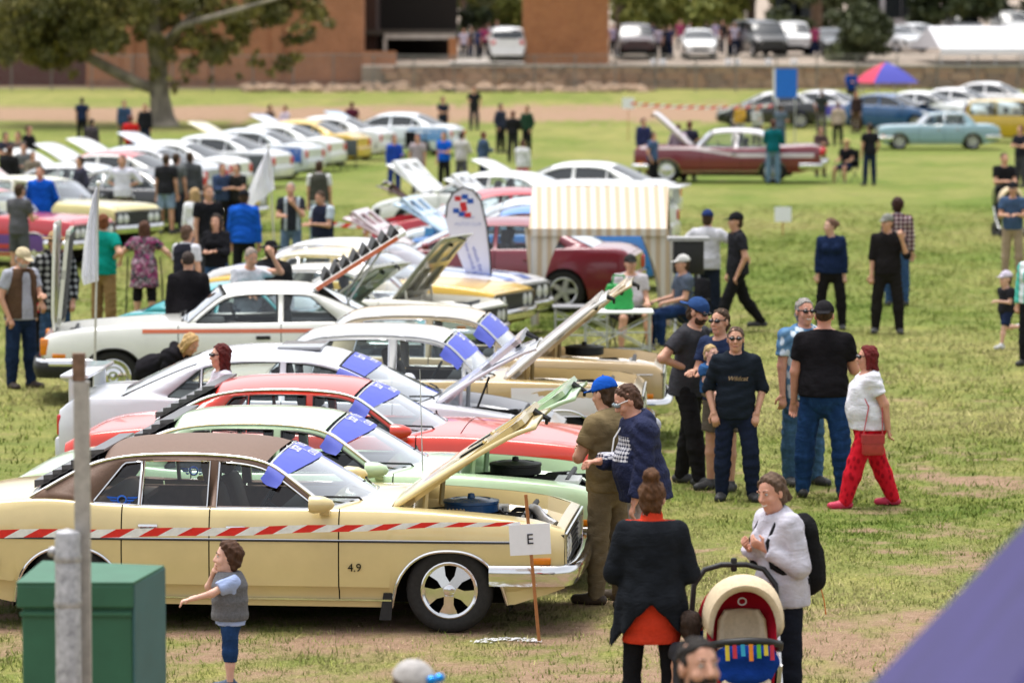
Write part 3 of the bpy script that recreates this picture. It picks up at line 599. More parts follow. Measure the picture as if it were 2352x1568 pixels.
class Car:
    def __init__(s, spec, name, label, u=0, v=0, loc=None, head=0.0, col=(0.8,0.8,0.8), roof=None, group=None, cat='car', lod=0, scale=1.0, wheel='disc', hood_open=None,
                 glass=None, interior=(0.03,0.03,0.03), detail=None, hinge='rear', rough=0.28, stripe=None, hood_col=None, trim=None):
        s.S=S=SPECS[spec]; s.lod=lod; s.style=S['style']; s.paint=paint(col, rough); s.roofm = roof or s.paint; s.col=col
        s.root=thing(name,label,cat,loc,head,group); s.root.scale=(scale,)*3
        s.trim=trim or (M('chrome') if s.style=='chrome' else M('black')); s.hw=S['hw']; s.xf=S['xf']; s.xr=S['xr']; s.glass=glass or glassm()
        s.step=[0.07,0.11,0.2][lod]; s.wheel_kind=wheel; s.hood_open=hood_open; s.hinge=hinge
        s.hoodm = paint(hood_col) if hood_col else s.paint
        s.intm=plain(interior,0.7); s.build_body(); s.build_green(); s.build_ends(); s.build_wheels(); s.build_hood()
        if lod<2: s.build_interior()
    # ------------------------------------------------ surface functions
    def W(s,x):
        df=s.xf-x; dr=x-s.xr; w=s.hw
        k=1.0; 
        if s.style=='modern':
            if df<0.9: k-=0.16*(1-df/0.9)**2.2
            if dr<0.7: k-=0.10*(1-dr/0.7)**2.2
        else:
            if df<0.6: k-=0.045*(1-df/0.6)**2
            if dr<0.6: k-=0.05*(1-dr/0.6)**2
        if df<0.06: k-=0.03*(1-df/0.06)**2
        if dr<0.06: k-=0.03*(1-dr/0.06)**2
        return w*k
    def zsh(s,x): return sinterp(s.S['sh'],x)
    def zlow(s,x):
        z=interp(s.S['low'],x); aw=s.S['aw']; az=s.S['az']; b=0.12
        for ax in (s.S['wb']/2,-s.S['wb']/2):
            q=abs(x-ax)/aw
            if q<1: z=max(z, b+(az-b)*(1-q**2.4)**(1/2.2))
        return z
    def P(s,x,j):                 # half section, y>0
        zs=s.zsh(x); ns=len(SIDE_T)
        base=interp(s.S['low'],x); w=s.W(x)
        if j<ns:
            zl=min(s.zlow(x), zs-0.03); z=zl+(zs-zl)*SIDE_T[j]; t=max(0,min(1,(z-base)/(zs-base)))
            return Vector((x, w*prof_w(t,s.style), z))
        ysh=w*prof_w(1,s.style); yh=w*0.80
        cr=0.035*min(1,(s.xf-x)/0.25,(x-s.xr)/0.25)+0.004
        k=j-ns
        if k==0: return Vector((x,ysh-0.012,zs+0.012))
        if k==1: return Vector((x,ysh-0.04,zs+0.02))
        fr=[1.0,0.66,0.33,0.0][k-2]
        y=yh*fr
        return Vector((x,y,zs+0.02+cr*(1-(y/ysh)**2)))
    def xs(s,a,b):
        n=max(1,int((b-a)/s.step)); L=[a+(b-a)*i/n for i in range(n+1)]
        for ax in (s.S['wb']/2,-s.S['wb']/2):
            for q in (1,0.985,0.95,0.88,0.78):
                for sg in (-1,1):
                    x=ax+sg*q*s.S['aw']
                    if a+0.004<x<b-0.004: L.append(x)
        return sorted(L)
    def panel(s,mb,a,b,j0,j1,side):
        X=s.xs(a,b); rows=[]
        for j in range(j0,j1+1):
            rows.append([(p.x,p.y*side,p.z) for p in (s.P(x,j) for x in X)])
        mb.grid(rows)
    def both(s,mb,a,b,j0,j1):
        for sd in (1,-1): s.panel(mb,a,b,j0,j1,sd)
    def build_body(s):
        S=s.S; NS=len(SIDE_T); JE=NS+1; JH=NS+2; JC=NS+5; g=0.005
        body=MB(); doors=S['doors']; d0=doors[0][0]; d1=doors[-1][1]
        s.both(body,d0+g,s.xf,0,JE); s.both(body,s.xr,d1-g,0,JE)      # wings and rear quarters
        s.both(body,d1-g,d0+g,0,1)                                     # sills
        h0,h1=S['hood']; b0,b1=S['boot']; wsb=S['g'][0][0]; cb=S['g'][-1][0]
        s.both(body,wsb-0.03,h0-g,JE,JC)                               # cowl
        s.both(body,h0-g,s.xf,JE,JH); s.both(body,h1+g,s.xf,JH,JC)
        s.both(body,s.xr,cb+0.05,JE,JH); s.both(body,s.xr,b0-g,JH,JC); s.both(body,b1+g,cb+0.05,JH,JC)
        for x in (s.xf,s.xr):                                          # end caps
            ring=[s.P(x,j) for j in range(0,JC+1)]; poly=[(p.x,p.y,p.z) for p in ring]+[(p.x,-p.y,p.z) for p in ring[-2::-1]]
            body.add(poly,[tuple(range(len(poly)))])
        s.body=body.build('body',s.paint,s.root,35)
        bl=MB(); s.both(bl,b0,b1,JH,JC); s.boot=bl.build('boot_lid',s.paint,s.root,35)
        s.doors=[]
        for (a,b) in doors:
            for sd in (1,-1):
                mb=MB(); s.panel(mb,b+g,a-g,1,JE,sd); d=mb.build('door',s.paint,s.root,35); s.doors.append(d)
                if s.lod<2:
                    xh=b+0.2; z=s.zsh(xh)-0.145; p=s.pt_side(xh,z,1,0.0); hm=MB()
                    if s.style=='chrome':
                        hm.bevbox((xh-0.075,sd*p.y-0.012,z-0.035),(xh+0.075,sd*p.y+0.012,z+0.035),0.01); hd=hm.build('handle',M('chrome'),d)
                        MB().box((xh-0.055,sd*p.y+sd*0.013-0.003,z-0.022),(xh+0.055,sd*p.y+sd*0.013+0.003,z+0.012)).build('handle_recess',M('seam'),d)
                    else:
                        hm.bevbox((xh-0.08,sd*p.y-0.012,z-0.02),(xh+0.08,sd*p.y+0.02,z+0.02),0.008); hm.build('handle',M('black') if s.style=='square' else s.paint,d)
        # dark lining behind seams and arches
        u=MB(); hw=s.hw-0.30
        wq=S['wb']/2+S['aw']; u.box((-wq-0.05,-hw,0.2),(wq+0.05,hw,0.50)); u.box((s.xr+0.1,-hw,0.36),(s.xf-0.1,hw,0.49))
        for sd in (1,-1):
            y0,y1=sorted((sd*(s.hw-0.34),sd*(s.hw-0.06)))
            u.box((d1-0.02,y0,0.25),(d0+0.02,y1,0.5))
            wbh=S['wb']/2; aw=S['aw']+0.02
            for a,b in ((s.xr+0.1,-wbh-aw),(wbh+aw,s.xf-0.1)):
                if b-a>0.05: u.box((a,min(y0,y1)+0.01,0.4),(b,max(y0,y1)-0.02,0.62))
            for xx in [a for a,b in doors]+[doors[-1][1]]:
                y0b,y1b=sorted((sd*(s.hw*0.9),sd*(s.hw*0.935)))
                u.box((xx-0.05,y0b,interp(S['low'],xx)+0.03),(xx+0.05,y1b-0.0,s.zsh(xx)-0.05))
            for ax in (wbh,-wbh):      # wheel well liner
                rows=[]
                for yy in (s.hw*0.93, s.hw-0.34):
                    rows.append([(ax+(S['aw']+0.015)*math.cos(q),sd*yy,0.16+(S['az']-0.12)*math.sin(q)) for q in np.linspace(0,PI,13)])
                u.grid(rows)
        u.build('underbody',M('under'),s.root,0)
        if s.style in ('chrome','square') and s.lod<2:
            for sd in (1,-1):
                for ax in (S['wb']/2,-S['wb']/2):
                    pts=[]
                    for q in np.linspace(-1,1,25):
                        x=ax+q*S['aw']*0.999; zl=s.zlow(x); t=max(0,min(1,(zl-interp(S['low'],x))/(s.zsh(x)-interp(S['low'],x))))
                        pts.append((x,sd*(s.W(x)*prof_w(t,s.style)+0.004),zl))
                    MB().tube(pts,0.011,5).build('arch_trim',M('chrome') if s.style=='chrome' else M('black'),s.root,60)
                if s.style=='chrome':
                    pts=[(x,sd*(s.W(x)*0.957+0.004),interp(S['low'],x)+0.055) for x in np.linspace(-S['wb']/2+S['aw'],S['wb']/2-S['aw'],12)]
                    MB().tube(pts,0.009,4).build('sill_trim',M('chrome'),s.root,60)
    # ------------------------------------------------ greenhouse
    def gtop(s,x):
        G=sorted(s.S['g']); return interp(G,x)
    def yside(s,x,z):
        zb=s.zsh(max(min(x,s.S['g'][0][0]),s.S['g'][-1][0])); zr=max(p[1] for p in s.S['g'])
        yb=s.W(x)*prof_w(1,s.style)-0.035; t=max(0,(z-zb)/(zr-zb))
        return yb-(yb-s.S['yr'])*(0.72*t+0.28*t*t)
    def build_green(s):
        S=s.S; G=S['g']; zr=max(p[1] for p in G)
        # smooth outline
        D=[]
        for (a,b) in zip(G[:-1],G[1:]):
            n=3 if s.lod<2 else 2
            for i in range(n): D.append((a[0]+(b[0]-a[0])*i/n, a[1]+(b[1]-a[1])*i/n))
        D.append(G[-1])
        for _ in range(2): D=[D[0]]+[((D[i-1][0]+2*D[i][0]+D[i+1][0])/4,(D[i-1][1]+2*D[i][1]+D[i+1][1])/4) for i in range(1,len(D)-1)]+[D[-1]]
        Gs=sorted(D); top=lambda x: interp(Gs,x)
        zb=lambda x: s.zsh(x)+0.018
        wb_,wt_=S['wrear']; rl=lambda x: zb(x)+ (x-wb_)/(wt_-wb_)*(zr-zb(wb_)) if x<wt_ else 9
        A0=G[0]; sl=(G[1][1]-G[0][1])/(G[1][0]-G[0][0])
        def wtop(x):
            e=1e-3; k=(top(x+e)-top(x-e))/(2*e); k=min(abs(k),2.2)
            return min(top(x)-0.042*math.sqrt(1+k*k), rl(x))
        # windows between pillars
        ps=sorted(S['pillars'],reverse=True); edges=[]; xr_=G[0][0]+0.1
        for (px,pw) in ps: edges.append((px+pw/2,xr_)); xr_=px-pw/2
        edges.append((wb_-0.02,xr_)); wins=[]
        for (a,b) in edges:
            X=[x for x in np.linspace(a,b,61) if wtop(x)>zb(x)+0.012]
            if len(X)<4: continue
            lo,hi=X[0],X[-1]; X=np.linspace(lo,hi,15)
            wins.append([(x,zb(x)) for x in (lo,(lo+hi)/2,hi)]+[(x,max(wtop(x),zb(x)+0.01)) for x in X[::-1]])
        s.wins=wins
        xa,xc=G[0][0],G[-1][0]
        outer=[(x,s.zsh(x)+0.004) for x in np.linspace(xc,xa,14)]+D[1:-1]
        pan=[]
        for sd in (1,-1):
            loops=[[Vector((x,0,z)) for x,z in outer]]+[[Vector((x,0,z)) for x,z in w[::-1]] for w in wins]
            flat=[p for l in loops for p in l]; tris=tessellate_polygon(loops)
            mb=MB(); mb.add([(p.x,sd*s.yside(p.x,p.z),p.z) for p in flat],tris)
            o=mb.build('side_frame',s.roofm,s.root,30,solid=0.022)
            for w in wins:
                gl=MB(); gl.add([(x,sd*(s.yside(x,z)-0.008),z) for x,z in w],[tuple(range(len(w)))])
                go=gl.build('side_window',s.glass if s.lod<2 else M('dark_glass'),s.root,0,fix=False)
                if s.lod<2:
                    c=MB(); c.tube([(x,sd*(s.yside(x,z)+0.012),z) for x,z in w],0.008 if s.lod==0 else 0.011,5,close=True)
                    c.build('window_trim',s.trim,go,60)
            if s.style=='chrome' and s.lod<2:
                c=MB(); c.tube([(x,sd*(s.yside(x,z)+0.014),z+0.004) for x,z in D[1:-1]],0.010,5); c.build('drip_rail',M('chrome'),s.root,60)
        # roof
        x0,x1=S['rt']; rows=[]; ny=[1.0,0.985,0.94,0.84,0.62,0.32,0.0]; nx=14 if s.lod<2 else 8
        def rz(x,f): return top(x)+0.002+S['rcr']*(1-f**2.6)*min(1.0,(1.0-((x-(x0+x1)/2)/((x0-x1)/2+0.35))**2)*1.6)
        bt=0.06
        for i in range(nx+1):
            q=i/nx; x=x0+(x1-x0)*q; yr=s.yside(x,top(x)); row=[]
            for f in ny+[-k for k in ny[-2::-1]]:
                bx=bt*(1-f*f)*(1-q)-0.03*(1-f*f)*q
                row.append((x+bx,yr*f,rz(x,abs(f))))
            rows.append(row)
        s.roof=MB().grid(rows).build('roof',s.roofm,s.root,40)
        FR=rows[0]; RR=rows[-1]
        # windscreen
        Dx=[p for p in D if p[0]>=x0-1e-6]; Dx=sorted(Dx,reverse=True)
        def screen(pts,edge,name,bulge,deck):
            rws=[]; n=len(pts)
            fs=ny+[-k for k in ny[-2::-1]]
            for i,(x,z) in enumerate(pts):
                t=i/(n-1); yy=s.yside(x,z)-0.012; row=[]
                for k,f in enumerate(fs):
                    e=edge[k]; ex=e[0]-edge[0][0]; ez=e[2]-edge[0][2]
                    bz=(1-f*f)
                    row.append((x+ex*(1-t)+bulge*bz*t, yy*f, z+0.003+ez*(1-t)+deck*bz*t))
                rws.append(row)
            return rws
        scr=screen(Dx[::-1],FR,'windscreen',S['rake'],0.035)
        s.scr=scr
        w=MB().grid(scr).build('windscreen',glassm((0.80,0.86,0.86),'screen_glass',2.3,0.10) if s.lod<2 else M('dark_glass'),s.root,60,fix=False)
        if s.lod<2:
            fr=[Vector(p)+Vector((0,0,0.006)) for p in scr[0]]+[Vector(r[-1])+Vector((0,0,0.006)) for r in scr[1:]]+[Vector(p)+Vector((0,0,0.006)) for p in scr[-1][::-1]]+[Vector(r[0])+Vector((0,0,0.006)) for r in scr[-2:0:-1]]
            MB().tube(fr,0.011,5,close=True).build('screen_trim',M('chrome') if s.style=='chrome' else M('black'),w,60)
        Rx=sorted([p for p in D if p[0]<=x1+1e-6],reverse=True)
        if Rx[0][0]<x1-1e-4: Rx=[(x1,top(x1))]+Rx
        rsc=screen(Rx,RR,'rear_window',-0.06,0.03); s.rsc=rsc
        MB().grid(rsc).build('rear_window',glassm((0.80,0.86,0.86),'screen_glass',2.3,0.10) if s.lod<2 else M('dark_glass'),s.root,60,fix=False)
        if s.lod<2:
            for k in (0,-1):
                MB().tube([Vector(r[k])+Vector((0,0,0.004)) for r in rsc],0.012,5).build('rear_screen_trim',M('chrome') if s.style=='chrome' else M('black'),s.root,60)
    # ------------------------------------------------ bumpers, lights, grille
    def bumper(s,front=True,mat=None,h=0.10,z=0.46,out=0.10,wrap=0.55):
        xe=s.xf if front else s.xr; sg=1 if front else -1
        path=[]; yw=s.W(xe-sg*0.35)
        n=[(-wrap,1.012),(-0.3,1.015),(-0.08,1.0),(0.01,0.95),(0.05,0.86),(0.075,0.6),(0.085,0.3),(0.09,0.0)]
        pts=[(xe+sg*(a+out-0.09 if a>-0.2 else a),yw*b) for a,b in n]
        full=[(x,y) for x,y in pts]+[(x,-y) for x,y in pts[-2::-1]]
        pr=[(-0.03,-h*0.9),(0.0,-h*0.95),(0.02,-h*0.55),(0.03,0),(0.02,h*0.5),(0.0,h*0.62),(-0.05,h*0.62)]
        rows=[]
        for i,(x,y) in enumerate(full):
            a=full[max(0,i-1)]; b=full[min(len(full)-1,i+1)]; t=Vector((b[0]-a[0],b[1]-a[1],0)).normalized(); nrm=Vector((-t.y,t.x,0))
            if nrm.x*sg<-0.2 or (abs(nrm.x)<=0.2 and nrm.y*y<0): nrm=-nrm
            rows.append([(x+nrm.x*o,y+nrm.y*o,z+dz) for o,dz in pr])
        return MB().grid(rows).build('bumper',mat or M('chrome'),s.root,50)
    def build_ends(s):
        S=s.S; xf,xr=s.xf,s.xr; wf=s.W(xf-0.1); wr=s.W(xr+0.05); zf=s.zsh(xf); zr=s.zsh(xr); st=s.style
        if st=='modern':
            zc=s.zsh(xf-0.25)-0.09
            for sd in (1,-1):
                mb=MB(); xs_=[xf-0.5,xf-0.36,xf-0.22,xf-0.1]; rows=[]
                for jz in (0.0,0.5,1.0):
                    rows.append([(x+0.012,sd*(s.W(x)*0.955+0.012),s.zsh(x)-0.02-jz*0.11) for x in xs_]+[(xf+0.02,sd*s.W(xf)*0.78,zf-0.03-jz*0.1)])
                mb.grid(rows); mb.build('headlight',M('clearlens'),s.root,60,solid=0.01)
                tl=MB().bevbox((xr-0.025,sd*wr*0.93-(0.20 if sd>0 else 0.0),zr-0.22),(xr+0.16,sd*wr*0.93+(0.0 if sd>0 else 0.20),zr-0.02),0.02); tl.build('tail_light',M('redlens'),s.root,40)
            MB().bevbox((xf-0.05,-wf*0.55,0.36),(xf+0.015,wf*0.55,0.5),0.02).build('grille',M('black'),s.root,40)
            MB().bevbox((xr-0.05,-wr*0.9,0.34),(xr+0.06,wr*0.9,0.60),0.03).build('bumper',s.paint,s.root,40)
            if s.lod<2 or True:
                for sd in (1,-1):
                    MB().ball((S['g'][0][0]-0.22,sd*(s.hw+0.06),s.zsh(0)+0.07),(0.07,0.1,0.06)).build('mirror',s.paint,s.root,60)
            return
        # grille panel with bars
        y=wf*0.62; gz0,gz1=0.50,zf-0.01
        gr=MB().box((xf-0.04,-wf*0.93,gz0),(xf+0.004,wf*0.93,gz1)).build('grille',M('black'),s.root,0)
        if s.lod<2:
            for k in range(6):
                z=gz0+(gz1-gz0)*(k+0.5)/6; MB().box((xf+0.002,-wf*0.90,z-0.005),(xf+0.018,wf*0.90,z+0.005)).build('grille_bar',plain((0.10,0.10,0.105),0.35,0.3),gr,0)
            fr=[(xf+0.012,-wf*0.94,gz0),(xf+0.012,wf*0.94,gz0),(xf+0.012,wf*0.94,gz1),(xf+0.012,-wf*0.94,gz1)]
            MB().tube(fr,0.012,5,close=True).build('grille_surround',M('chrome'),gr,60)
        zl=(gz0+gz1)/2
        for sd in (1,-1):
            for yy in ([0.74,0.5] if st=='chrome' else [0.68]):
                r=0.085; l=MB(); l.lathe([(r+0.012,0.0),(r+0.012,0.014),(r,0.016),(r*0.7,0.024),(0.001,0.028)],18,'x',(xf,sd*wf*yy,zl)); l.build('headlight',M('clearlens'),s.root,50)
            xs_=xf-0.17
            ind=MB().bevbox((xs_-0.075,sd*(s.W(xs_)*0.995)-0.012,0.525),(xs_+0.075,sd*(s.W(xs_)*0.995)+0.012,0.575),0.006).build('indicator',M('amber'),s.root,40)
            tl=MB().bevbox((xr-0.03,sd*wr*0.66-0.17,zr-0.24),(xr+0.04,sd*wr*0.66+0.17,zr-0.09),0.015).build('tail_light',M('redlens'),s.root,40)
        s.bumper(True); s.bumper(False,z=0.5)
    # ------------------------------------------------ wheels
    def build_wheels(s):
        S=s.S; r=S['r']; first=None; n=32 if s.lod==0 else (24 if s.lod==1 else 16)
        for ax in (S['wb']/2,-S['wb']/2):
            for sd in (1,-1):
                y=sd*(s.hw-0.135)
                w=part('wheel',s.root,(ax,y,r),(0,0,0 if sd>0 else PI))
                if first:
                    for ch in first.children: inst(ch,w)
                    w.rotation_euler.y=0.4*ax
                    continue
                first=w; wd=0.105; rr=r*0.655
                MB().lathe([(rr,-wd),(r*0.86,-wd),(r*0.97,-wd*0.85),(r,-wd*0.5),(r,wd*0.5),(r*0.97,wd*0.86),(r*0.86,wd*1.04),(r*0.74,wd*1.0),(rr,wd*0.92),(rr*0.98,wd*0.6)],n,'y').build('tyre',M('rubber'),w,50)
                k=s.wheel_kind; rm=MB()
                rm.lathe([(rr*1.0,wd*0.95),(rr*0.96,wd*1.0),(rr*0.88,wd*0.92),(rr*0.84,wd*0.5),(rr*0.82,-wd*0.6)],n,'y')
                if k=='spoke':
                    for q in range(5):
                        a=2*PI*q/5+0.3; ca,sa=math.cos(a),math.sin(a); pl=[]
                        for (rad,wd_) in ((0.20,0.17),(0.5,0.17),(0.86,0.34)):
                            pl.append((rad*rr,wd_*rr))
                        L=[(p[0],p[1]) for p in pl]+[(p[0],-p[1]) for p in pl[::-1]]
                        rm.prism([(x*ca-z*sa, wd*0.5+0.03*(1-x/rr), x*sa+z*ca) for x,z in L],(0,-0.012,0),(0,0.02,0))
                    rm.lathe([(0.26*rr,wd*0.5),(0.24*rr,wd*0.85),(0.15*rr,wd*0.98),(0.001,wd*1.0)],16,'y'); mat=M('chrome')
                elif k=='alloy':
                    for q in range(5):
                        a=2*PI*q/5; ca,sa=math.cos(a),math.sin(a)
                        L=[(0.15,0.2),(0.9,0.15),(0.9,-0.15),(0.15,-0.2)]
                        rm.prism([(x*rr*ca-z*rr*sa, wd*0.62, x*rr*sa+z*rr*ca) for x,z in L],(0,-0.01,0),(0,0.03,0))
                    rm.lathe([(0.25*rr,wd*0.6),(0.22*rr,wd*0.9),(0.001,wd*0.93)],12,'y'); mat=M('alloy')
                else:
                    rm.lathe([(0.84*rr,wd*0.55),(0.6*rr,wd*0.8),(0.5*rr,wd*0.6),(0.3*rr,wd*0.7),(0.2*rr,wd*0.95),(0.001,wd*1.0)],n,'y'); mat=M('chrome')
                rm.build('rim',mat,w,35)
                MB().lathe([(rr*0.8,-0.02),(0.001,-0.02)],n,'y').build('brake_disc',M('under'),w,0)
    # ------------------------------------------------ bonnet and engine bay
    def build_hood(s):
        S=s.S; h0,h1=S['hood']; NS=len(SIDE_T); JH=NS+2; JC=NS+5; g=0.005
        zo=s.zsh(h0)+0.03
        hx=h0 if s.hinge=='rear' else h1
        oz=s.P(hx,JH).z
        X=s.xs(h0+g,h1-g); rows=[]
        for j in list(range(JH,JC+1)): rows.append([(p.x-hx,p.y-(g if j==JH else 0),p.z-oz) for p in (s.P(x,j) for x in X)])
        full=rows+[[(x,-y,z) for x,y,z in r] for r in rows[-2::-1]]
        mb=MB().grid(full); h=mb.build('hood',s.hoodm,s.root,40); s.hood=h; h.location=(hx,0,oz)
        if s.hood_open is None: return
        m=h.modifiers.new('solid','SOLIDIFY'); m.thickness=0.03; m.offset=-1
        ang=R(s.hood_open); h.rotation_euler=(0,-ang if s.hinge=='rear' else ang,0)
        # underside frame ribs
        if s.lod<2:
            L=h1-h0; yh=s.W(h0)*0.80; sg=1 if s.hinge=='rear' else -1; rb=MB()
            for yy in (-yh*0.9,-yh*0.1,yh*0.72): rb.box((min(0.08*sg,sg*(L-0.1)),yy,-0.075),(max(0.08*sg,sg*(L-0.1)),yy+yh*0.18,-0.03))
            for xx in (0.06,L*0.5,L-0.16): rb.box((min(sg*xx,sg*(xx+0.1)),-yh*0.9,-0.078),(max(sg*xx,sg*(xx+0.1)),yh*0.9,-0.032))
            rb.build('hood_frame',s.hoodm,h,0)
            if s.hinge=='rear':
                lt=MB().tube([(L-0.05,0.1,-0.06),(L-0.02,0.1,-0.13),(L+0.0,0.1,-0.17),(L-0.03,0.1,-0.2)],[0.03,0.025,0.02,0.012],6)
                lt.build('hood_latch',M('black'),h,40); MB().tube([(L-0.2,-0.05,-0.06),(L-0.17,-0.05,-0.12)],0.03,6).build('hood_striker',M('black'),h,40)
        # engine bay
        yh=s.W(h0)*0.80; z1=s.zsh((h0+h1)/2)
        bay=MB()
        for sd in (1,-1):
            top_=[(x,sd*s.P(x,JH).y,s.P(x,JH).z-0.002) for x in np.linspace(h0,h1,8)]
            mid=[(x,sd*(y_*sd*0.9),z-0.10) for x,y_,z in top_]; low_=[(x,sd*(abs(y_)*0.72),z-0.2) for x,y_,z in top_]; bot=[(x,sd*abs(y_)*0.66,0.4) for x,y_,z in top_]
            bay.grid([top_,mid,low_,bot])
        bay.box((h0-0.02,-yh,0.4),(h0+0.0,yh,s.zsh(h0)-0.01)); bay.box((h1-0.02,-yh*0.9,0.4),(h1+0.01,yh*0.9,s.zsh(h1)-0.02))
        bayo=bay.build('engine_bay',s.paint,s.root,0)
        if s.lod<2:
            e=MB(); rnd=random.Random(int(h0*100)+len(s.root.name))
            e.box((h0+0.15,-0.22,0.42),(h1-0.35,0.22,z1-0.12)); e.lathe([(0.13,0),(0.12,0.10)],16,'z',(h0+0.52,0,z1-0.15)); 
            for sd in (1,-1):
                e.bevbox((h0+0.2,sd*0.28-0.08,0.5),(h1-0.45,sd*0.28+0.08,z1-0.12),0.02)
            e.build('engine_block',M('under'),s.root,30)
            mm=MB(); mm.bevbox((h1-0.30,-yh*0.55,z1-0.30),(h1-0.22,yh*0.55,z1-0.05),0.01); mm.build('radiator',M('steel'),s.root,30)
            bt=MB().bevbox((h1-0.52,-yh*0.66,z1-0.26),(h1-0.30,-yh*0.44,z1-0.07),0.01); bt.build('battery',plain((0.55,0.55,0.56),0.5),s.root,30)
            for k in range(7):
                ps=MB()
                x=h0+0.2+rnd.random()*(h1-h0-0.6); y=(rnd.random()-0.5)*yh*1.1
                ps.tube([(x,y,z1-0.15),(x+0.1,y+0.05,z1-0.07),(x+0.28,y+0.1*rnd.uniform(-1,1),z1-0.06),(x+0.4,y+0.14*rnd.uniform(-1,1),z1-0.15)],0.02,6)
                ps.build('hose',M('black'),s.root,60)
            for k in range(6):
                ch=MB()
                x=h0+0.25+rnd.random()*(h1-h0-0.7); y=(rnd.random()-0.5)*yh*1.2; ch.lathe([(0.05,0),(0.05,0.07),(0.03,0.09)],10,'z',(x,y,z1-0.2),capb=True)
                ch.build('engine_fitting',M('chrome'),s.root,40)
            for k in range(6):
                x=h0+0.12+rnd.random()*(h1-h0-0.55); y=rnd.choice((-1,1))*yh*rnd.uniform(0.5,0.72); w_=rnd.uniform(0.05,0.10)
                MB().bevbox((x,y-w_,z1-0.22),(x+w_*1.6,y+w_,z1-0.06-0.05*rnd.random()),0.01).build('engine_box',[M('black'),plain((0.6,0.6,0.55),0.5),M('steel')][k%3],s.root,40)
            for k in range(4):
                y=rnd.uniform(-0.6,0.6)*yh; MB().tube([(h0+0.08,y,z1-0.06),(h0+0.35,y*0.8,z1-0.03),(h0+0.62,y*0.4,z1-0.05),(h0+0.9,y*0.9,z1-0.08)],0.008,5).build('cable',M('black'),s.root,60)
            MB().tube([(h1-0.24,-yh*0.6,z1-0.03),(h1-0.24,yh*0.6,z1-0.03)],0.022,6).build('radiator_tank',M('black'),s.root,60)
            a=R(s.hood_open)
            if s.hinge=='rear':
                for sd in (1,-1):
                    st=MB(); y=sd*yh*0.82; st.tube([(h0+0.22,y,z1-0.08),(h0+0.30*math.cos(a),y,oz-0.05+0.28*math.sin(a))],0.022,5)
                    st.build('hood_hinge',s.paint,s.root,40)
    def air_cleaner(s,mat,x=None,r=0.21,h=0.09,y=0.0,dz=0.0):
        h0,h1=s.S['hood']; x=x if x is not None else h0+0.52; z=s.zsh(x)-0.09+dz
        a=MB().lathe([(r*0.93,0),(r,0.01),(r,h*0.75),(r*1.03,h*0.8),(r*1.02,h),(r*0.75,h+0.012),(r*0.7,h+0.004),(r*0.45,h+0.018),(0.03,h+0.02),(0.025,h+0.05),(0.001,h+0.055)],28,'z',(x,y,z))
        return a.build('air_cleaner',mat,s.root,35)
    # ------------------------------------------------ cabin
    def build_interior(s):
        S=s.S; G=S['g']; xa=G[0][0]; xc=G[-1][0]; zs=s.zsh(0); y=s.hw-0.16; m=s.intm
        f=MB().box((xc+0.1,-y,0.3),(xa,y,0.36)); f.build('floor_pan',M('under'),s.root,0)
        for sd in (1,-1):
            c=MB().box((xc+0.35,min(sd*y,sd*(y+0.04)),0.36),(xa-0.05,max(sd*y,sd*(y+0.04)),zs-0.01)); c.build('door_card',m,s.root,0)
        MB().bevbox((xa-0.42,-y,zs-0.26),(xa-0.02,y,zs+0.0),0.04).build('dashboard',M('black') if s.lod else plain((0.02,0.018,0.016),0.6),s.root,40)
        xseat=S['doors'][0][1]+0.22
        for sd in (1,-1):
            st=MB().bevbox((xseat-0.15,sd*0.36-0.25,0.36),(xseat+0.36,sd*0.36+0.25,0.58),0.06); so=st.build('seat',m,s.root,50)
            bk=MB().bevbox((-0.07,-0.24,0),(0.07,0.24,0.56),0.06).build('seat_back',m,so,50); bk.location=(xseat-0.14,sd*0.36,0.5); bk.rotation_euler=(0,R(-16),0)
            hr=MB().bevbox((-0.05,-0.14,0.56),(0.06,0.14,0.76),0.045).build('headrest',m,so,50); hr.location=bk.location; hr.rotation_euler=(0,R(-14),0)
        if len(S['doors'])>1:
            xb=S['doors'][1][1]-0.05
            rb=MB().bevbox((xb,-y+0.05,0.36),(xb+0.5,y-0.05,0.56),0.06).build('rear_bench',m,s.root,50)
            rk=MB().bevbox((-0.08,-y+0.08,0),(0.06,y-0.08,0.5),0.05).build('rear_seat_back',m,rb,50); rk.location=(xb,0,0.5); rk.rotation_euler=(0,R(-20),0)
        MB().box((xc+0.12,-y,zs-0.06),(S['doors'][-1][1]-0.02,y,zs-0.02)).build('parcel_shelf',m,s.root,0)
        sw=MB(); c=Vector((xa-0.55,-0.36,zs+0.0)); ax=Vector((-0.85,0,0.5)).normalized(); a=Vector((0,1,0)); b=ax.cross(a)
        sw.tube([c+(a*math.cos(q)+b*math.sin(q))*0.19 for q in np.linspace(0,2*PI,20,endpoint=False)],0.013,5,close=True)
        sw.tube([c+a*0.19,c-a*0.19],0.012,5); sw.tube([c,c-ax*0.3],0.02,5); sw.build('steering_wheel',M('black'),s.root,60)
        mids=s.scr[-1]; n=len(mids)
        for k,kk in ((int(n*0.30),int(n*0.46)),(int(n*0.62),int(n*0.8))):
            p=Vector(mids[k]); q=(Vector(s.scr[-2][kk])*0.6+Vector(mids[kk])*0.4)
            MB().tube([p+Vector((0.05,0,0.0)),p+Vector((0.02,0,0.03)),q+Vector((0,0,0.025))],0.009,5).build('wiper',M('black'),s.root,60)
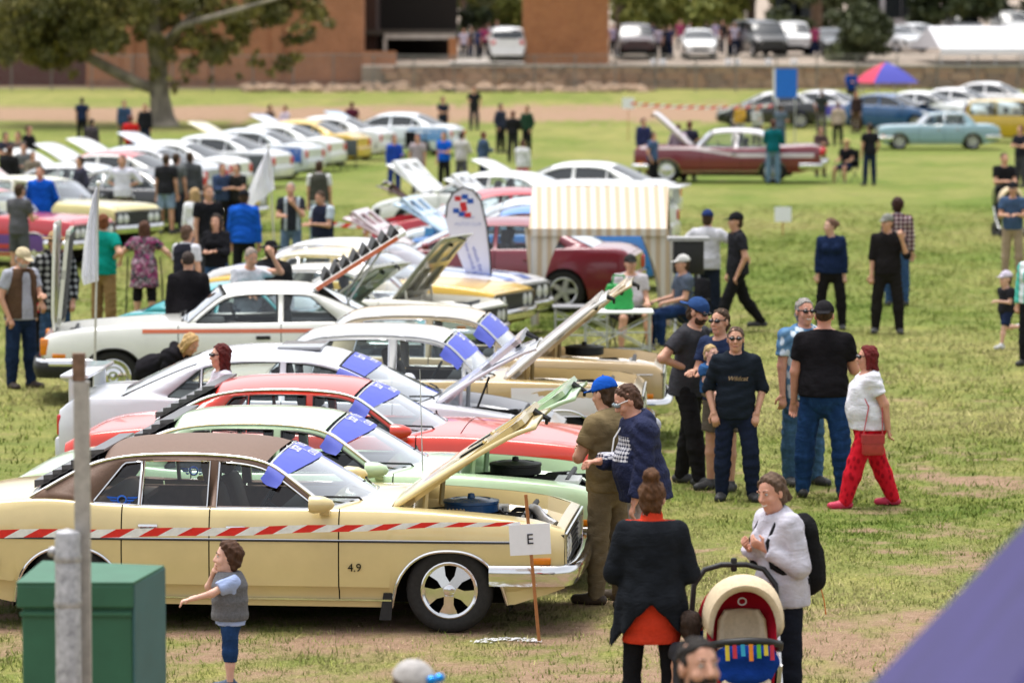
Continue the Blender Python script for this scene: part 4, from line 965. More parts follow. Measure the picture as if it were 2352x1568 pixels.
    def mirror(s,sd,mat=None):
        x=s.S['doors'][0][0]-0.12; z=s.zsh(x)+0.065; y=sd*(s.hw+0.05); mb=MB()
        mb.lathe([(0.001,0.1),(0.035,0.08),(0.06,0.02),(0.068,-0.06),(0.06,-0.09),(0.0,-0.085)],14,'x',(x,y,z)); mb.box((x-0.02,y-sd*0.09-0.04,z-0.085),(x+0.05,y-sd*0.09+0.05,z-0.03))
        return mb.build('mirror',mat or s.paint,s.root,50)
    def louvres(s,mat,n=7):
        a=Vector(s.rsc[0][len(s.rsc[0])//2]); b=Vector(s.rsc[-1][len(s.rsc[0])//2]); y=s.S['yr']-0.04
        for k in range(n):
            p=a+(b-a)*((k+0.35)/n*0.86)+Vector((0,0,-0.03)); MBb=MB()
            MBb.add([(p.x+0.04,-y,p.z+0.05),(p.x+0.04,y,p.z+0.05),(p.x-0.075,y,p.z+0.04),(p.x-0.075,-y,p.z+0.04),(p.x+0.04,-y,p.z+0.03),(p.x+0.04,y,p.z+0.03),(p.x-0.075,y,p.z-0.02),(p.x-0.075,-y,p.z-0.02)],
               [(0,1,2,3),(7,6,5,4),(0,4,5,1),(1,5,6,2),(2,6,7,3),(3,7,4,0)])
            MBb.build('louvre_slat',mat,s.root,0)
    def sash(s,c=0.25,width=0.34,sd=-1,mat=None,txt='Stay Young'):
        # banner draped across the windscreen
        n=len(s.scr); rows=[]; scr=s.scr
        def pt(t,k):
            f=t*(n-1); i=min(int(f),n-2); a=Vector(scr[i][k]); b=Vector(scr[i+1][k]); return a+(b-a)*(f-i)
        L=(Vector(scr[0][len(scr[0])//2])-Vector(scr[-1][len(scr[0])//2])).length
        t0,t1=c-width/L/2,c+width/L/2; nn=len(scr[0])
        for t in np.linspace(t0,t1,5):
            row=[pt(max(0,min(1,t)),k)+Vector((0.006,0,0.008)) for k in range(nn)]
            if sd<0: 
                e=row[-1]; row.append(e+Vector((-0.02,-0.04,-0.015))); row.append(e+Vector((-0.04,-0.065,-0.06))); row.append(e+Vector((-0.07,-0.095,-0.105-0.02*math.sin(t*9))))
            rows.append(row)
        o=MB().grid(rows).build('screen_banner',mat,s.root,60)
        if txt:
            from mathutils.bvhtree import BVHTree as BT
            k=nn//2; tm=(t0+t1)/2; p=pt(tm,k); a=-(pt(tm,k+1)-pt(tm,k-1)).normalized(); up=(pt(t0,k)-pt(t1,k)).normalized(); nz=a.cross(up).normalized()
            bv=BT.FromPolygons([v.co for v in o.data.vertices],[tuple(q.vertices) for q in o.data.polygons])
            for tt,size,ox,oy in ((txt,0.155,0.12,0.055),('CRUISING',0.10,0.14,-0.075)):
                tx=text_mesh(tt,size,'banner_lettering',M('white'),o,0.3,0.0)
                for v in tx.data.vertices:
                    q=p+a*(ox+v.co.x)+up*(oy+v.co.y); hit=bv.ray_cast(q+nz*0.3,-nz); v.co=(hit[0] if hit[0] else q)+nz*0.004
                tx.data.update()
        return o
    def pt_side(s,x,z,sd,out=0.006):
        b=interp(s.S['low'],x); t=max(0,min(1,(z-b)/(s.zsh(x)-b))); return Vector((x,sd*(s.W(x)*prof_w(t,s.style)+out),z))
    def stripe(s,mat,z0,z1,x0,x1,name='stripe',out=0.004,sds=(1,-1)):
        for sd in sds:
            rows=[[s.pt_side(x,z,sd,out) for x in np.linspace(x0,x1,20)] for z in np.linspace(z0,z1,3)]
            MB().grid(rows).build(name,mat,s.root,60)
    def hood_stripes(s,mat,ys=((0.08,0.2),(-0.2,-0.08))):
        h0,h1=s.S['hood']
        for (a,b) in ys:
            rows=[]
            for y in (a,b):
                rows.append([(x-s.hood.location.x,y,s.zsh(x)+0.024+0.035*min(1,(s.xf-x)/0.25)*(1-(y/0.8)**2)+0.006-s.hood.location.z) for x in np.linspace(h0+0.02,h1-0.02,10)])
            MB().grid(rows).build('hood_stripe',mat,s.hood,60)
# ================================================================ the cars
SASH=plain((0.06,0.085,0.46),0.5,noise=0.08,nscale=12); LOUV=plain((0.09,0.09,0.10),0.3,0,0.6); VINYL=plain((0.150,0.088,0.060),0.62,noise=0.10,nscale=60,bump=0.25)
ROW='classic cars parked side by side with raised hoods'
def badge(c,txt,x,z,sd,size,mat):
    p=c.pt_side(x,z,sd,0.008); o=text_mesh(txt,size,'badge',mat,c.root); o.location=p; o.rotation_euler=(PI/2,0,0 if sd<0 else PI)
def moulding(c,z,x0,x1,mat,r=0.007):
    for sd in (1,-1): MB().tube([c.pt_side(x,z,sd,0.003) for x in np.linspace(x0,x1,24)],r,5).build('side_moulding',mat,c.root,60)
def scoop(c,y,x=0.55):
    h0,h1=c.S['hood']; L=h1-h0; X0,X1=h0+x*L-0.10,h0+x*L+0.12; hl=c.hood.location
    zf=lambda xx,yy: c.zsh(xx)+0.02+0.039*(1-(yy/0.88)**2)-hl.z
    MB().add([(X0-hl.x,y-0.085,zf(X0,y)+0.004),(X1-hl.x,y-0.085,zf(X1,y)+0.006),(X1-hl.x,y+0.085,zf(X1,y)+0.006),(X0-hl.x,y+0.085,zf(X0,y)+0.004)],[(0,1,2,3)]).build('hood_vent',M('seam'),c.hood,0,solid=0.004)  # flat dark patch painted for the shade inside the hood opening
    MB().tube([(X1-hl.x,y-0.09,zf(X1,y)+0.012),(X1-hl.x,y+0.09,zf(X1,y)+0.012)],0.012,5).build('vent_lip',c.paint,c.hood,60)
c1=Car('sedan70','classic_sedan','cream 1970s sedan with brown vinyl roof and raised hood, beside the barrier tape',loc=(-1.80,30.45,0),head=R(-5),col=(0.66,0.53,0.255),roof=VINYL,wheel='spoke',hood_open=36,interior=(0.16,0.085,0.05),group=ROW)
c1.air_cleaner(plain((0.012,0.07,0.2),0.25),y=-0.05,dz=0.03); c1.mirror(-1); c1.mirror(1); c1.louvres(LOUV); c1.sash(c=0.2,mat=SASH)
moulding(c1,0.685,-2.4,2.15,M('black')); moulding(c1,0.695,-2.4,2.15,M('chrome'),0.004); badge(c1,'4.9',0.72,0.49,-1,0.085,M('seam')); scoop(c1,-0.33); scoop(c1,0.33)
for k in (0.15,-0.15): MB().tube([(1.28+0.014*i,-0.52+k*0.3,0.86+0.014*(i%2)) for i in range(16)],0.01,5).build('hinge_spring',plain((0.35,0.27,0.14),0.4,0.5),c1.root,60)
MB().tube([(2.02,-0.1,0.80),(1.98,-0.2,0.86),(2.03,-0.33,0.86),(2.10,-0.45,0.80),(2.18,-0.52,0.77)],0.035,7).build('radiator_hose',plain((0.6,0.6,0.62),0.35,0.5),c1.root,60)
MB().add([c1.pt_side(1.0,0.30,-1,0.0),c1.pt_side(0.93,0.30,-1,0.0),(0.90,-0.93,0.10),(0.99,-0.93,0.10)],[(0,1,2,3)]).build('mud_flap',M('rubber'),c1.root,0,solid=0.012)
# club emblem on the rear side glass: winged wheel
for sd in (-1,1):
    em=MB(); w=Vector((-1.04,0,0.965)) if sd<0 else Vector((-0.78,0,1.0))
    yy=lambda x,z: sd*(c1.yside(x,z)+0.002)
    ring=[(w.x+0.032*math.cos(q),yy(w.x,w.z),w.z+0.032*math.sin(q)) for q in np.linspace(0,2*PI,14,endpoint=False)]; em.tube(ring,0.008,4,close=True)
    for s_ in (-1,1):
        for k in range(3):
            a=0.04; b=0.12-0.025*k; z=w.z+0.022-0.02*k; em.add([(w.x+s_*a,yy(w.x,z),z),(w.x+s_*b,yy(w.x,z),z+0.004),(w.x+s_*(b-0.012),yy(w.x,z),z-0.012),(w.x+s_*a,yy(w.x,z),z-0.012)],[(0,1,2,3)])
    eo=em.build('window_emblem',plain((0.01,0.12,0.6),0.5),c1.root,0)
    MB().ball((w.x+0.06,yy(w.x,w.z),w.z-0.055),(0.035,0.003,0.02),10,6).build('window_sticker',plain((0.5,0.42,0.02),0.5),c1.root,60)
c2=Car('sedan70','classic_sedan','pale mint green 1970s sedan with black rear louvres and raised hood',loc=(-1.47,32.75,0),head=R(-5),col=(0.50,0.67,0.43),trim=M('black'),wheel='spoke',hood_open=36,interior=(0.02,0.02,0.02),group=ROW)
c2.air_cleaner(M('black'),y=0.05,dz=0.05); c2.mirror(-1); c2.louvres(LOUV); c2.sash(c=0.22,mat=SASH); scoop(c2,-0.33); scoop(c2,0.33)
MB().bevbox((1.86,-0.5,0.80),(2.06,-0.1,0.84),0.01).build('radiator_shroud',M('white'),c2.root,40)
c3=Car('sedan70','classic_sedan','bright red 1970s sedan with closed hood and black rear louvres',loc=(-1.36,35.75,0),head=R(-5),col=(0.66,0.036,0.014),trim=M('black'),wheel='spoke',interior=(0.02,0.02,0.02),group=ROW)
c3.mirror(-1); c3.louvres(LOUV); c3.sash(c=0.22,mat=SASH); scoop(c3,-0.3,0.35); scoop(c3,0.3,0.35)
MB().tube([(0.82,-0.72,0.92),(0.80,-0.74,1.75)],[0.006,0.003],5).build('aerial',M('steel'),c2.root,60)
c4=Car('sedan90','silver_sedan','silver white 1990s sedan with rear wing, sunroof and raised hood',loc=(-1.80,38.4,0),head=R(-3),col=(0.66,0.68,0.74),wheel='alloy',hood_open=40,group=ROW)
c4.sash(c=0.2,mat=SASH)
MB().bevbox((-0.42,-0.38,1.408),(0.0,0.38,1.438),0.01).build('sunroof',plain((0.30,0.31,0.33),0.15),c4.root,40)
MB().bevbox((-2.44,-0.80,1.16),(-2.16,0.80,1.20),0.018).build('rear_wing',c4.paint,c4.root,40)
for sd in (1,-1): MB().bevbox((-2.36,sd*0.76-0.02,0.93),(-2.24,sd*0.76+0.02,1.17),0.012).build('wing_strut',c4.paint,c4.root,40)
MB().tube([(1.5,-0.7,0.86),(1.62,-0.62,1.18)],0.012,5).build('hood_prop',M('black'),c4.root,60)
GOLD=(0.46,0.32,0.13)
c5=Car('sedan60','classic_sedan','gold 1960s sedan with white roof and white hood raised',loc=(-0.86,40.8,0),head=R(-3),col=GOLD,roof=paint((0.78,0.76,0.72)),wheel='disc',hood_open=42,hood_col=(0.78,0.76,0.72),interior=(0.06,0.04,0.03),group=ROW)
c5.sash(c=0.3,mat=SASH); c5.stripe(paint((0.74,0.71,0.66)),0.60,0.88,0.9,2.1,'white_side_panel'); c5.stripe(paint((0.74,0.71,0.66)),0.60,0.88,-2.3,-1.1,'white_side_panel')
c6=Car('sedan60','classic_sedan','metallic gold 1960s sedan with gold hood raised, far end of row',loc=(-0.55,43.5,0),head=R(-3),col=(0.44,0.31,0.15),roof=paint((0.62,0.50,0.32)),wheel='disc',hood_open=40,hood_col=(0.58,0.46,0.28),interior=(0.03,0.03,0.03),group=ROW)
c6.sash(c=0.3,mat=SASH); c6.air_cleaner(M('black'),dz=0.10)
moulding(c6,0.78,-2.3,2.1,M('chrome'),0.006); moulding(c5,0.60,-2.3,2.1,M('chrome'),0.006)
# white hatch facing the other way, front-hinged bonnet standing upright
c7=Car('coupe70','hatchback_car','white 1970s hatchback with orange side stripe, upright front bonnet and open tailgate',loc=(-3.44,48.3,0),head=R(180+4),col=(0.76,0.76,0.72),wheel='disc',hood_open=84,hinge='front',scale=1.06,interior=(0.03,0.03,0.03))
ORG=paint((0.62,0.12,0.03)); c7.stripe(ORG,0.80,0.845,-1.9,0.95,'orange_stripe')
L=c7.S['hood'][1]-c7.S['hood'][0]
for yy in (-0.33,0.33): MB().box((-L+0.12,yy-0.26,-0.088),(-0.12,yy+0.26,-0.08)).build('hood_lining',plain((0.05,0.048,0.046),0.9),c7.hood,0)  # dark plates stand in for the shade of two recesses under the bonnet
for sd in (1,-1):
    MB().bevbox((2.0,sd*0.70-0.10,0.56),(2.09,sd*0.70+0.10,0.74),0.01).build('indicator',M('amber'),c7.root,40)
c7.bumper(True,M('black'),0.12,0.42,0.12)
ht=MB().bevbox((-1.22,-0.60,-0.03),(0,0.60,0.02),0.02).build('tailgate',c7.paint,c7.root,40); ht.location=(-0.98,0,1.27); ht.rotation_euler=(0,R(32),0)
for sd in (1,-1): MB().box((-1.1,sd*0.60-0.012,-0.035),(-0.02,sd*0.60+0.012,0.012)).build('tailgate_edge',ORG,ht,0)
MB().box((-1.2,-0.55,-0.035),(-0.05,0.55,-0.031)).build('tailgate_lining',M('under'),ht,0)
for k in range(8): MB().add([(-0.12-0.13*k,-0.55,0.03),(-0.12-0.13*k,0.55,0.03),(-0.22-0.13*k,0.55,0.10),(-0.22-0.13*k,-0.55,0.10),(-0.12-0.13*k,-0.55,0.02),(-0.12-0.13*k,0.55,0.02),(-0.24-0.13*k,0.55,0.02),(-0.24-0.13*k,-0.55,0.02)],[(0,1,2,3),(2,6,7,3),(0,3,7,4),(1,5,6,2),(0,4,5,1)]).build('louvre_slat',M('black'),ht,0)
for sd in (1,-1): MB().tube([(-1.25,sd*0.5,0.95),(-1.75,sd*0.5,1.72)],0.014,5).build('tailgate_strut',M('steel'),c7.root,60)

def place(spec,u,v,head,**k):           # roof apex seen at (u,v)
    S=SPECS[spec]; sc=k.get('scale',1.0); zr=(max(p[1] for p in S['g'])+S['rcr'])*sc
    d=ray(u,v); y=60.0
    for _ in range(20):
        zt=terr(y)+zr; t=(zt-CAM_H)/d.z; y=d.y*t
    p=Vector((d.x*t,y,0)); xm=(S['rt'][0]+S['rt'][1])/2*sc; h=R(head)
    loc=(p.x-xm*math.cos(h),p.y-xm*math.sin(h),terr(p.y))
    return Car(spec,k.pop('name'),k.pop('label'),loc=loc,head=h,**k)
def at_xy(spec,x,y,head,**k): return Car(spec,k.pop('name'),k.pop('label'),loc=(x,y,terr(y)),head=R(head),**k)
MIDR='second row of show cars behind the first'
at_xy('sedan60',-2.1,54.5,-18,name='classic_sedan',label='cream white classic sedan with raised hood behind the white hatchback tailgate',col=(0.72,0.69,0.60),lod=1,scale=0.86,wheel='disc',hood_open=52,hood_col=(0.34,0.32,0.25),group=MIDR)
at_xy('coupe70',-3.0,51.2,-20,name='turquoise_car',label='turquoise classic car with its hood raised behind the gold sedan',col=(0.01,0.29,0.32),lod=1,wheel='disc',hood_open=40,hood_col=(0.30,0.30,0.25),scale=0.92,group=MIDR)
yc=at_xy('sedan70',-2.0,57.4,-20,name='classic_sedan',label='bright yellow classic sedan with closed hood behind the feather banner',col=(0.66,0.40,0.025),roof=paint((0.70,0.56,0.24)),lod=1,wheel='disc',scale=0.95,group=MIDR)
wb_=place('sedan70',800,545,-24,name='classic_coupe',label='white classic coupe with blue racing stripes over its hood',col=(0.72,0.72,0.76),lod=1,wheel='alloy',group=MIDR); wb_.hood_stripes(paint((0.02,0.1,0.42)),((0.15,0.42),(-0.42,-0.15))); wb_.stripe(paint((0.02,0.1,0.42)),0.50,0.62,-2.3,2.1)
FL='left-facing row of show cars behind the gazebo'
at_xy('sedan90',-0.48,63.6,172,name='modern_sedan',label='burgundy modern sedan with big silver alloy wheels behind the striped gazebo',col=(0.20,0.012,0.03),lod=1,wheel='alloy',hood_open=38,hood_col=(0.55,0.42,0.44),group=FL,scale=1.02)  # pale pink hood_col: sky reflection painted onto the burgundy hood
at_xy('sedan90',0.12,68.4,170,name='modern_sedan',label='bright blue modern sedan beyond the burgundy car, hood raised',col=(0.005,0.16,0.52),lod=1,wheel='alloy',hood_open=40,hood_col=(0.40,0.55,0.70),group=FL)
b3=at_xy('sedan90',0.15,71.8,172,name='modern_sedan',label='white and blue sedan with closed hood parked behind the gazebo roof',col=(0.62,0.68,0.74),lod=1,wheel='alloy',group=FL); b3.stripe(paint((0.01,0.2,0.45)),0.55,0.9,-2.3,1.6)
at_xy('sedan90',-0.44,75.5,188,name='modern_sedan',label='red modern sedan with dark red hood raised behind the feather banner',col=(0.45,0.012,0.03),lod=1,wheel='alloy',hood_open=40,hood_col=(0.09,0.018,0.014),group=FL)
ww=at_xy('wagon',0.75,79.2,168,name='station_wagon',label='white station wagon with tall rear wing and white hood raised',col=(0.76,0.78,0.80),lod=1,wheel='alloy',hood_open=42,group=FL)
MB().bevbox((-2.7,-0.8,1.30),(-2.3,0.8,1.35),0.02).build('rear_wing',ww.paint,ww.root,40)
for sd in (1,-1): MB().bevbox((-2.5,sd*0.6-0.03,0.95),(-2.36,sd*0.6+0.03,1.32),0.01).build('wing_strut',ww.paint,ww.root,40)
at_xy('sedan90',-0.55,84.5,160,name='modern_sedan',label='white modern sedan just behind the red one, hood raised high',col=(0.74,0.75,0.74),lod=1,wheel='alloy',hood_open=46,group=FL)
at_xy('sedan90',1.25,90.5,165,name='modern_sedan',label='white modern sedan farthest back in the row beyond the wagon',col=(0.78,0.79,0.80),lod=2,wheel='alloy',hood_open=40,group=FL)
# left group
LG='show cars at the left of the field'
place('sedan60',62,402,-28,name='classic_sedan',label='pale yellow classic sedan with black grille beside man in blue jacket',col=(0.62,0.53,0.22),roof=paint((0.72,0.68,0.48)),lod=1,wheel='disc',group=LG)
place('sedan60',-75,428,-22,name='classic_sedan',label='red and purple classic sedan cut by the left picture edge',col=(0.52,0.03,0.045),lod=1,wheel='disc',group=LG).stripe(paint((0.12,0.04,0.3)),0.3,0.62,-2.2,2.0)
place('sedan90',172,372,166,name='modern_sedan',label='silver grey sedan with pale pink hood raised behind the yellow sedan',col=(0.55,0.56,0.58),lod=1,wheel='alloy',hood_open=38,hood_col=(0.66,0.50,0.47),group=LG)
bc=place('sedan70',300,384,-18,name='classic_coupe',label='black and gold classic coupe behind man with the white shirt',col=(0.02,0.02,0.022),lod=1,wheel='disc',group=LG); bc.stripe(paint((0.55,0.42,0.10)),0.45,0.7,0.9,2.1)
pl=MB().box((2.36,-0.2,0.58),(2.375,0.2,0.70)).build('number_plate',plain((0.55,0.38,0.05),0.5),bc.root,0)
# long row of modern cars facing left
RC='long row of modern show cars facing the gum tree'
for (u,y,col,hc,lab,st) in (
  (455,97,(0.70,0.70,0.70),(0.74,0.74,0.74),'white sedan with red roof nearest the pale yellow sedan, white hood raised',(0.5,0.03,0.03)),
  (505,101.5,(0.46,0.48,0.52),(0.66,0.66,0.7),'grey sedan second in the long row, pale hood raised',None),
  (560,106,(0.74,0.75,0.76),(0.74,0.75,0.76),'white modern sedan nearest the flag in the long row, hood raised',None),
  (655,112,(0.64,0.66,0.70),(0.62,0.66,0.76),'silver sedan with dark boot in the long row, bluish hood raised',(0.02,0.02,0.03)),
  (728,118,(0.60,0.64,0.70),None,'white sedan with bright blue tail in the long row',(0.01,0.09,0.42)),
  (778,124,(0.74,0.75,0.75),(0.76,0.68,0.45),'white sedan with cream hood raised, beside the yellow sedan',None),
  (835,129,(0.66,0.42,0.03),None,'golden yellow modern sedan in the long row',None),
  (893,134.5,(0.72,0.73,0.76),(0.62,0.64,0.78),'white sedan past the yellow one, lilac hood raised',None),
  (1052,139.5,(0.68,0.72,0.78),(0.42,0.60,0.80),'pale blue-white coupe at the far end of the long row',(0.1,0.28,0.6))):
    xt=(u-1176)*y/FPX; c=at_xy('sedan90',xt-2.4,y-0.6,163,name='modern_sedan',label=lab,col=col,lod=2,wheel='alloy',hood_open=40 if hc else None,hood_col=hc,group=RC,scale=1.03)
    if st: c.stripe(paint(st),0.5,0.9,-2.35,-1.0,'tail_stripe')
    if y==97: c.roof.data.materials[0]=paint((0.5,0.03,0.03))
# crown two-tone fifties car
cv=at_xy('fifties',6.0,114.6,173,name='fifties_coupe',label='maroon and white 1950s coupe with chrome bumpers on open grass',col=(0.17,0.010,0.022),roof=paint((0.72,0.66,0.68)),lod=1,wheel='disc',hood_open=42,hood_col=(0.70,0.62,0.64),scale=1.03)
WH=paint((0.70,0.60,0.62)); cv.stripe(WH,0.72,0.82,-2.6,-0.5,'white_flash'); cv.stripe(WH,0.93,0.985,0.3,2.2,'white_flash')
for k in range(8): cv.stripe(WH,0.74+0.025*k,0.80+0.025*k,-0.55+0.13*k,-0.35+0.16*k,'white_flash')
MB().bevbox((-2.95,-0.8,0.5),(-2.75,0.8,0.66),0.05).build('bumper_guard',M('chrome'),cv.root,40)
for sd in (1,-1): MB().lathe([(0.10,0),(0.11,-0.06),(0.06,-0.12),(0.001,-0.13)],14,'x',(-2.74,sd*0.78,0.86)).build('tail_lamp',M('redlens'),cv.root,50)
moulding(cv,0.82,-2.6,-0.5,M('chrome'),0.012)
# right group
UR='show cars in the row at the far right'
at_xy('sedan60',15.15,144,180,name='blue_sedan',label='powder blue 1970s sedan side-on at the right of the field',col=(0.24,0.38,0.45),lod=1,wheel='alloy',scale=0.93)
at_xy('van',19.0,151,0,name='panel_van',label='yellow boxy van cut off behind the powder blue sedan',col=(0.55,0.36,0.015),lod=1,wheel='disc',scale=0.86)
at_xy('hatch',10.4,163.5,180,name='hatchback_car',label='black hatchback with white roof behind the blue banner sign',col=(0.015,0.015,0.018),roof=paint((0.66,0.66,0.68)),lod=2,wheel='alloy',group=UR)
h2=at_xy('sedan90',13.3,166,-28,name='modern_sedan',label='white sedan with purple-blue side stripe right of the blue banner',col=(0.74,0.74,0.78),lod=2,wheel='alloy',group=UR,hood_open=None); h2.stripe(paint((0.12,0.10,0.5)),0.4,0.8,-2.3,2.0)
at_xy('hatch',15.4,161.5,-30,name='hatchback_car',label='deep blue hatchback with its hood raised among white cars',col=(0.008,0.075,0.22),lod=2,wheel='alloy',group=UR,hood_open=30,hood_col=(0.02,0.02,0.02))
at_xy('sedan90',17.2,165.5,-26,name='modern_sedan',label='white sedan immediately beyond the deep blue hatchback',col=(0.78,0.79,0.80),lod=2,wheel='alloy',group=UR)
at_xy('sedan90',18.9,168,-24,name='modern_sedan',label='white sedan second beyond the deep blue hatchback, above the powder blue sedan',col=(0.80,0.80,0.81),lod=2,wheel='alloy',group=UR)
at_xy('hatch',20.8,172,-22,name='hatchback_car',label='white hatchback last in the right-hand row under the marquee',col=(0.80,0.80,0.81),lod=2,wheel='alloy',group=UR)
# car park
CPK='cars in the car park above the stone wall'
def park(spec,u,y,head,**k): return Car(spec,k.pop('name'),k.pop('label'),loc=(X(u,y),y,deckz(y)),head=R(head),lod=2,group=CPK,**k)
park('suv',1457,204,-88,name='parked_suv',label='dark maroon four-wheel drive parked nose-out beside the brick pier',col=(0.05,0.02,0.025),wheel='alloy')
park('hatch',1602,204,-90,name='parked_hatchback',label='white hatchback parked nose-out behind the stone wall',col=(0.78,0.78,0.77),wheel='alloy')
park('van',1742,205.5,-75,name='parked_van',label='black people mover van parked behind the stone wall',col=(0.015,0.015,0.017),wheel='alloy')
park('suv',1815,208,-90,name='parked_suv',label='white four-wheel drive parked beside the black van',col=(0.74,0.74,0.74),wheel='alloy')
park('sedan90',1905,207,-80,name='parked_sedan',label='dark grey sedan parked behind the rounded shrub',col=(0.05,0.055,0.06),wheel='alloy')
park('sedan90',2050,214,-60,name='parked_sedan',label='silver sedan parked beside the rounded shrub',col=(0.60,0.61,0.63),wheel='alloy')
park('hatch',2105,218,-60,name='parked_hatchback',label='white hatchback parked before the grey shed',col=(0.75,0.75,0.76),wheel='alloy')
park('suv',2205,236,-85,name='parked_suv',label='silver four-wheel drive parked above the white marquee',col=(0.6,0.6,0.6),wheel='alloy')
park('suv',2315,238,-85,name='parked_suv',label='white utility four-wheel drive parked at the marquee end',col=(0.72,0.73,0.73),wheel='alloy')
ut=park('suv',1166,200.8,90,name='parked_utility',label='white utility seen from behind on the concrete path',col=(0.76,0.76,0.76),wheel='disc')
for k,u in enumerate((1500,1520,1670,1690,1762,1820)):
    p=Vector((X(u,198.2),198.2,2.44)); o=MB().bevbox((p.x-0.16,p.y-0.15,p.z),(p.x+0.16,p.y+0.15,p.z+0.34),0.03).build('bollard_block',M('white'),None,40); tag(o,'short white painted block on the edge of the stone wall','block','white blocks along the terrace edge')
# ================================================================ people: one smooth surface per body, clothing and hair as children
class Field:
    def __init__(s,lo,hi,h):
        s.lo=np.array(lo,dtype=np.float32); s.h=h; n=np.maximum(4,np.ceil((np.array(hi)-np.array(lo))/h).astype(int)+1)
        s.n=n; s.ax=[s.lo[i]+h*np.arange(n[i],dtype=np.float32) for i in range(3)]; s.d=np.full(tuple(n),0.2,dtype=np.float32)
    def sl(s,a,b):
        r=[]
        for i in range(3):
            i0=int(max(0,math.floor((a[i]-s.lo[i])/s.h))); i1=int(min(s.n[i],math.ceil((b[i]-s.lo[i])/s.h)+1))
            if i1<=i0: return None
            r.append(slice(i0,i1))
        return tuple(r)
    def mix(s,sl,v,k):
        a=s.d[sl]
        if k<=0: s.d[sl]=np.minimum(a,v); return
        hh=np.clip(0.5+0.5*(v-a)/k,0,1); s.d[sl]=v*(1-hh)+a*hh-k*hh*(1-hh)
    def cone(s,a,b,ra,rb,k=0.02,ax=None,ratio=1.0,cuts=(),inf=0.0):
        a=np.array(a,dtype=np.float32); b=np.array(b,dtype=np.float32); ra+=inf; rb+=inf; m=max(ra,rb)+k+s.h*2.5
        sl=s.sl(np.minimum(a,b)-m,np.maximum(a,b)+m)
        if sl is None: return
        x=s.ax[0][sl[0]][:,None,None]; y=s.ax[1][sl[1]][None,:,None]; z=s.ax[2][sl[2]][None,None,:]
        ab=b-a; L=float(ab@ab)+1e-9
        t=np.clip(((x-a[0])*ab[0]+(y-a[1])*ab[1]+(z-a[2])*ab[2])/L,0,1)
        qx=x-a[0]-t*ab[0]; qy=y-a[1]-t*ab[1]; qz=z-a[2]-t*ab[2]
        q2=qx*qx+qy*qy+qz*qz
        if ax is not None:
            f=qx*ax[0]+qy*ax[1]+qz*ax[2]; q2=q2+f*f*(1/ratio**2-1)
        v=np.sqrt(q2)-(ra+t*(rb-ra))
        if ax is not None: v=v*(0.5+0.5*ratio)
        for (p,nn) in cuts: v=np.maximum(v,(x-p[0])*nn[0]+(y-p[1])*nn[1]+(z-p[2])*nn[2])
        s.mix(sl,v.astype(np.float32),k)
    def ell(s,c,F,r,k=0.015,cuts=(),inf=0.0):     # F rows: axes
        c=np.array(c); r=np.array(r)+inf; m=max(r)+k+s.h*2.5; sl=s.sl(c-m,c+m)
        if sl is None: return
        x=s.ax[0][sl[0]][:,None,None]-c[0]; y=s.ax[1][sl[1]][None,:,None]-c[1]; z=s.ax[2][sl[2]][None,None,:]-c[2]
        q=[(x*F[i][0]+y*F[i][1]+z*F[i][2])/r[i] for i in range(3)]; l=np.sqrt(q[0]**2+q[1]**2+q[2]**2)+1e-6
        g=np.sqrt((q[0]/r[0])**2+(q[1]/r[1])**2+(q[2]/r[2])**2)+1e-6; v=l*(l-1)/g
        for (p,nn) in cuts: v=np.maximum(v,(x+c[0]-p[0])*nn[0]+(y+c[1]-p[1])*nn[1]+(z+c[2]-p[2])*nn[2])
        s.mix(sl,v.astype(np.float32),k)
    def cut(s,p,nn):
        x=s.ax[0][:,None,None]; y=s.ax[1][None,:,None]; z=s.ax[2][None,None,:]
        s.d=np.maximum(s.d,(x-p[0])*nn[0]+(y-p[1])*nn[1]+(z-p[2])*nn[2])
    def sub(s,a,b,r):
        a=np.array(a,dtype=np.float32); b=np.array(b,dtype=np.float32); m=r+s.h*2.5; sl=s.sl(np.minimum(a,b)-m,np.maximum(a,b)+m)
        if sl is None: return
        x=s.ax[0][sl[0]][:,None,None]; y=s.ax[1][sl[1]][None,:,None]; z=s.ax[2][sl[2]][None,None,:]; ab=b-a; L=float(ab@ab)+1e-9
        t=np.clip(((x-a[0])*ab[0]+(y-a[1])*ab[1]+(z-a[2])*ab[2])/L,0,1); v=np.sqrt((x-a[0]-t*ab[0])**2+(y-a[1]-t*ab[1])**2+(z-a[2]-t*ab[2])**2)-r
        s.d[sl]=np.maximum(s.d[sl],-v)
    def wrinkle(s,amp,ph=0.0,fr=1.0):
        x=s.ax[0][:,None,None]*fr; y=s.ax[1][None,:,None]*fr; z=s.ax[2][None,None,:]*fr
        s.d=s.d+amp*(np.sin(31*z+17*x+ph)*np.sin(23*y-13*x+9*z+2*ph)+0.7*np.sin(52*z-37*x+3*ph+11*y)*np.sin(29*x+41*y+ph))
    def folds(s,amp,ph=0.0,fr=1.0):
        x=s.ax[0][:,None,None]*fr; y=s.ax[1][None,:,None]*fr; z=s.ax[2][None,None,:]*fr
        a=np.sin(z*34+2.6*np.sin(x*9+ph)+2.1*np.sin(y*11+ph*1.7)); b=np.sin(z*15-x*21+y*17+ph+1.5*np.sin(z*7+ph)); m=0.5+0.5*np.sin(x*6+z*4.3+ph*2+y*5)
        s.d=s.d+amp*((1-np.abs(a))*1.6*m+0.9*(1-np.abs(b))*(1-m)-0.6)
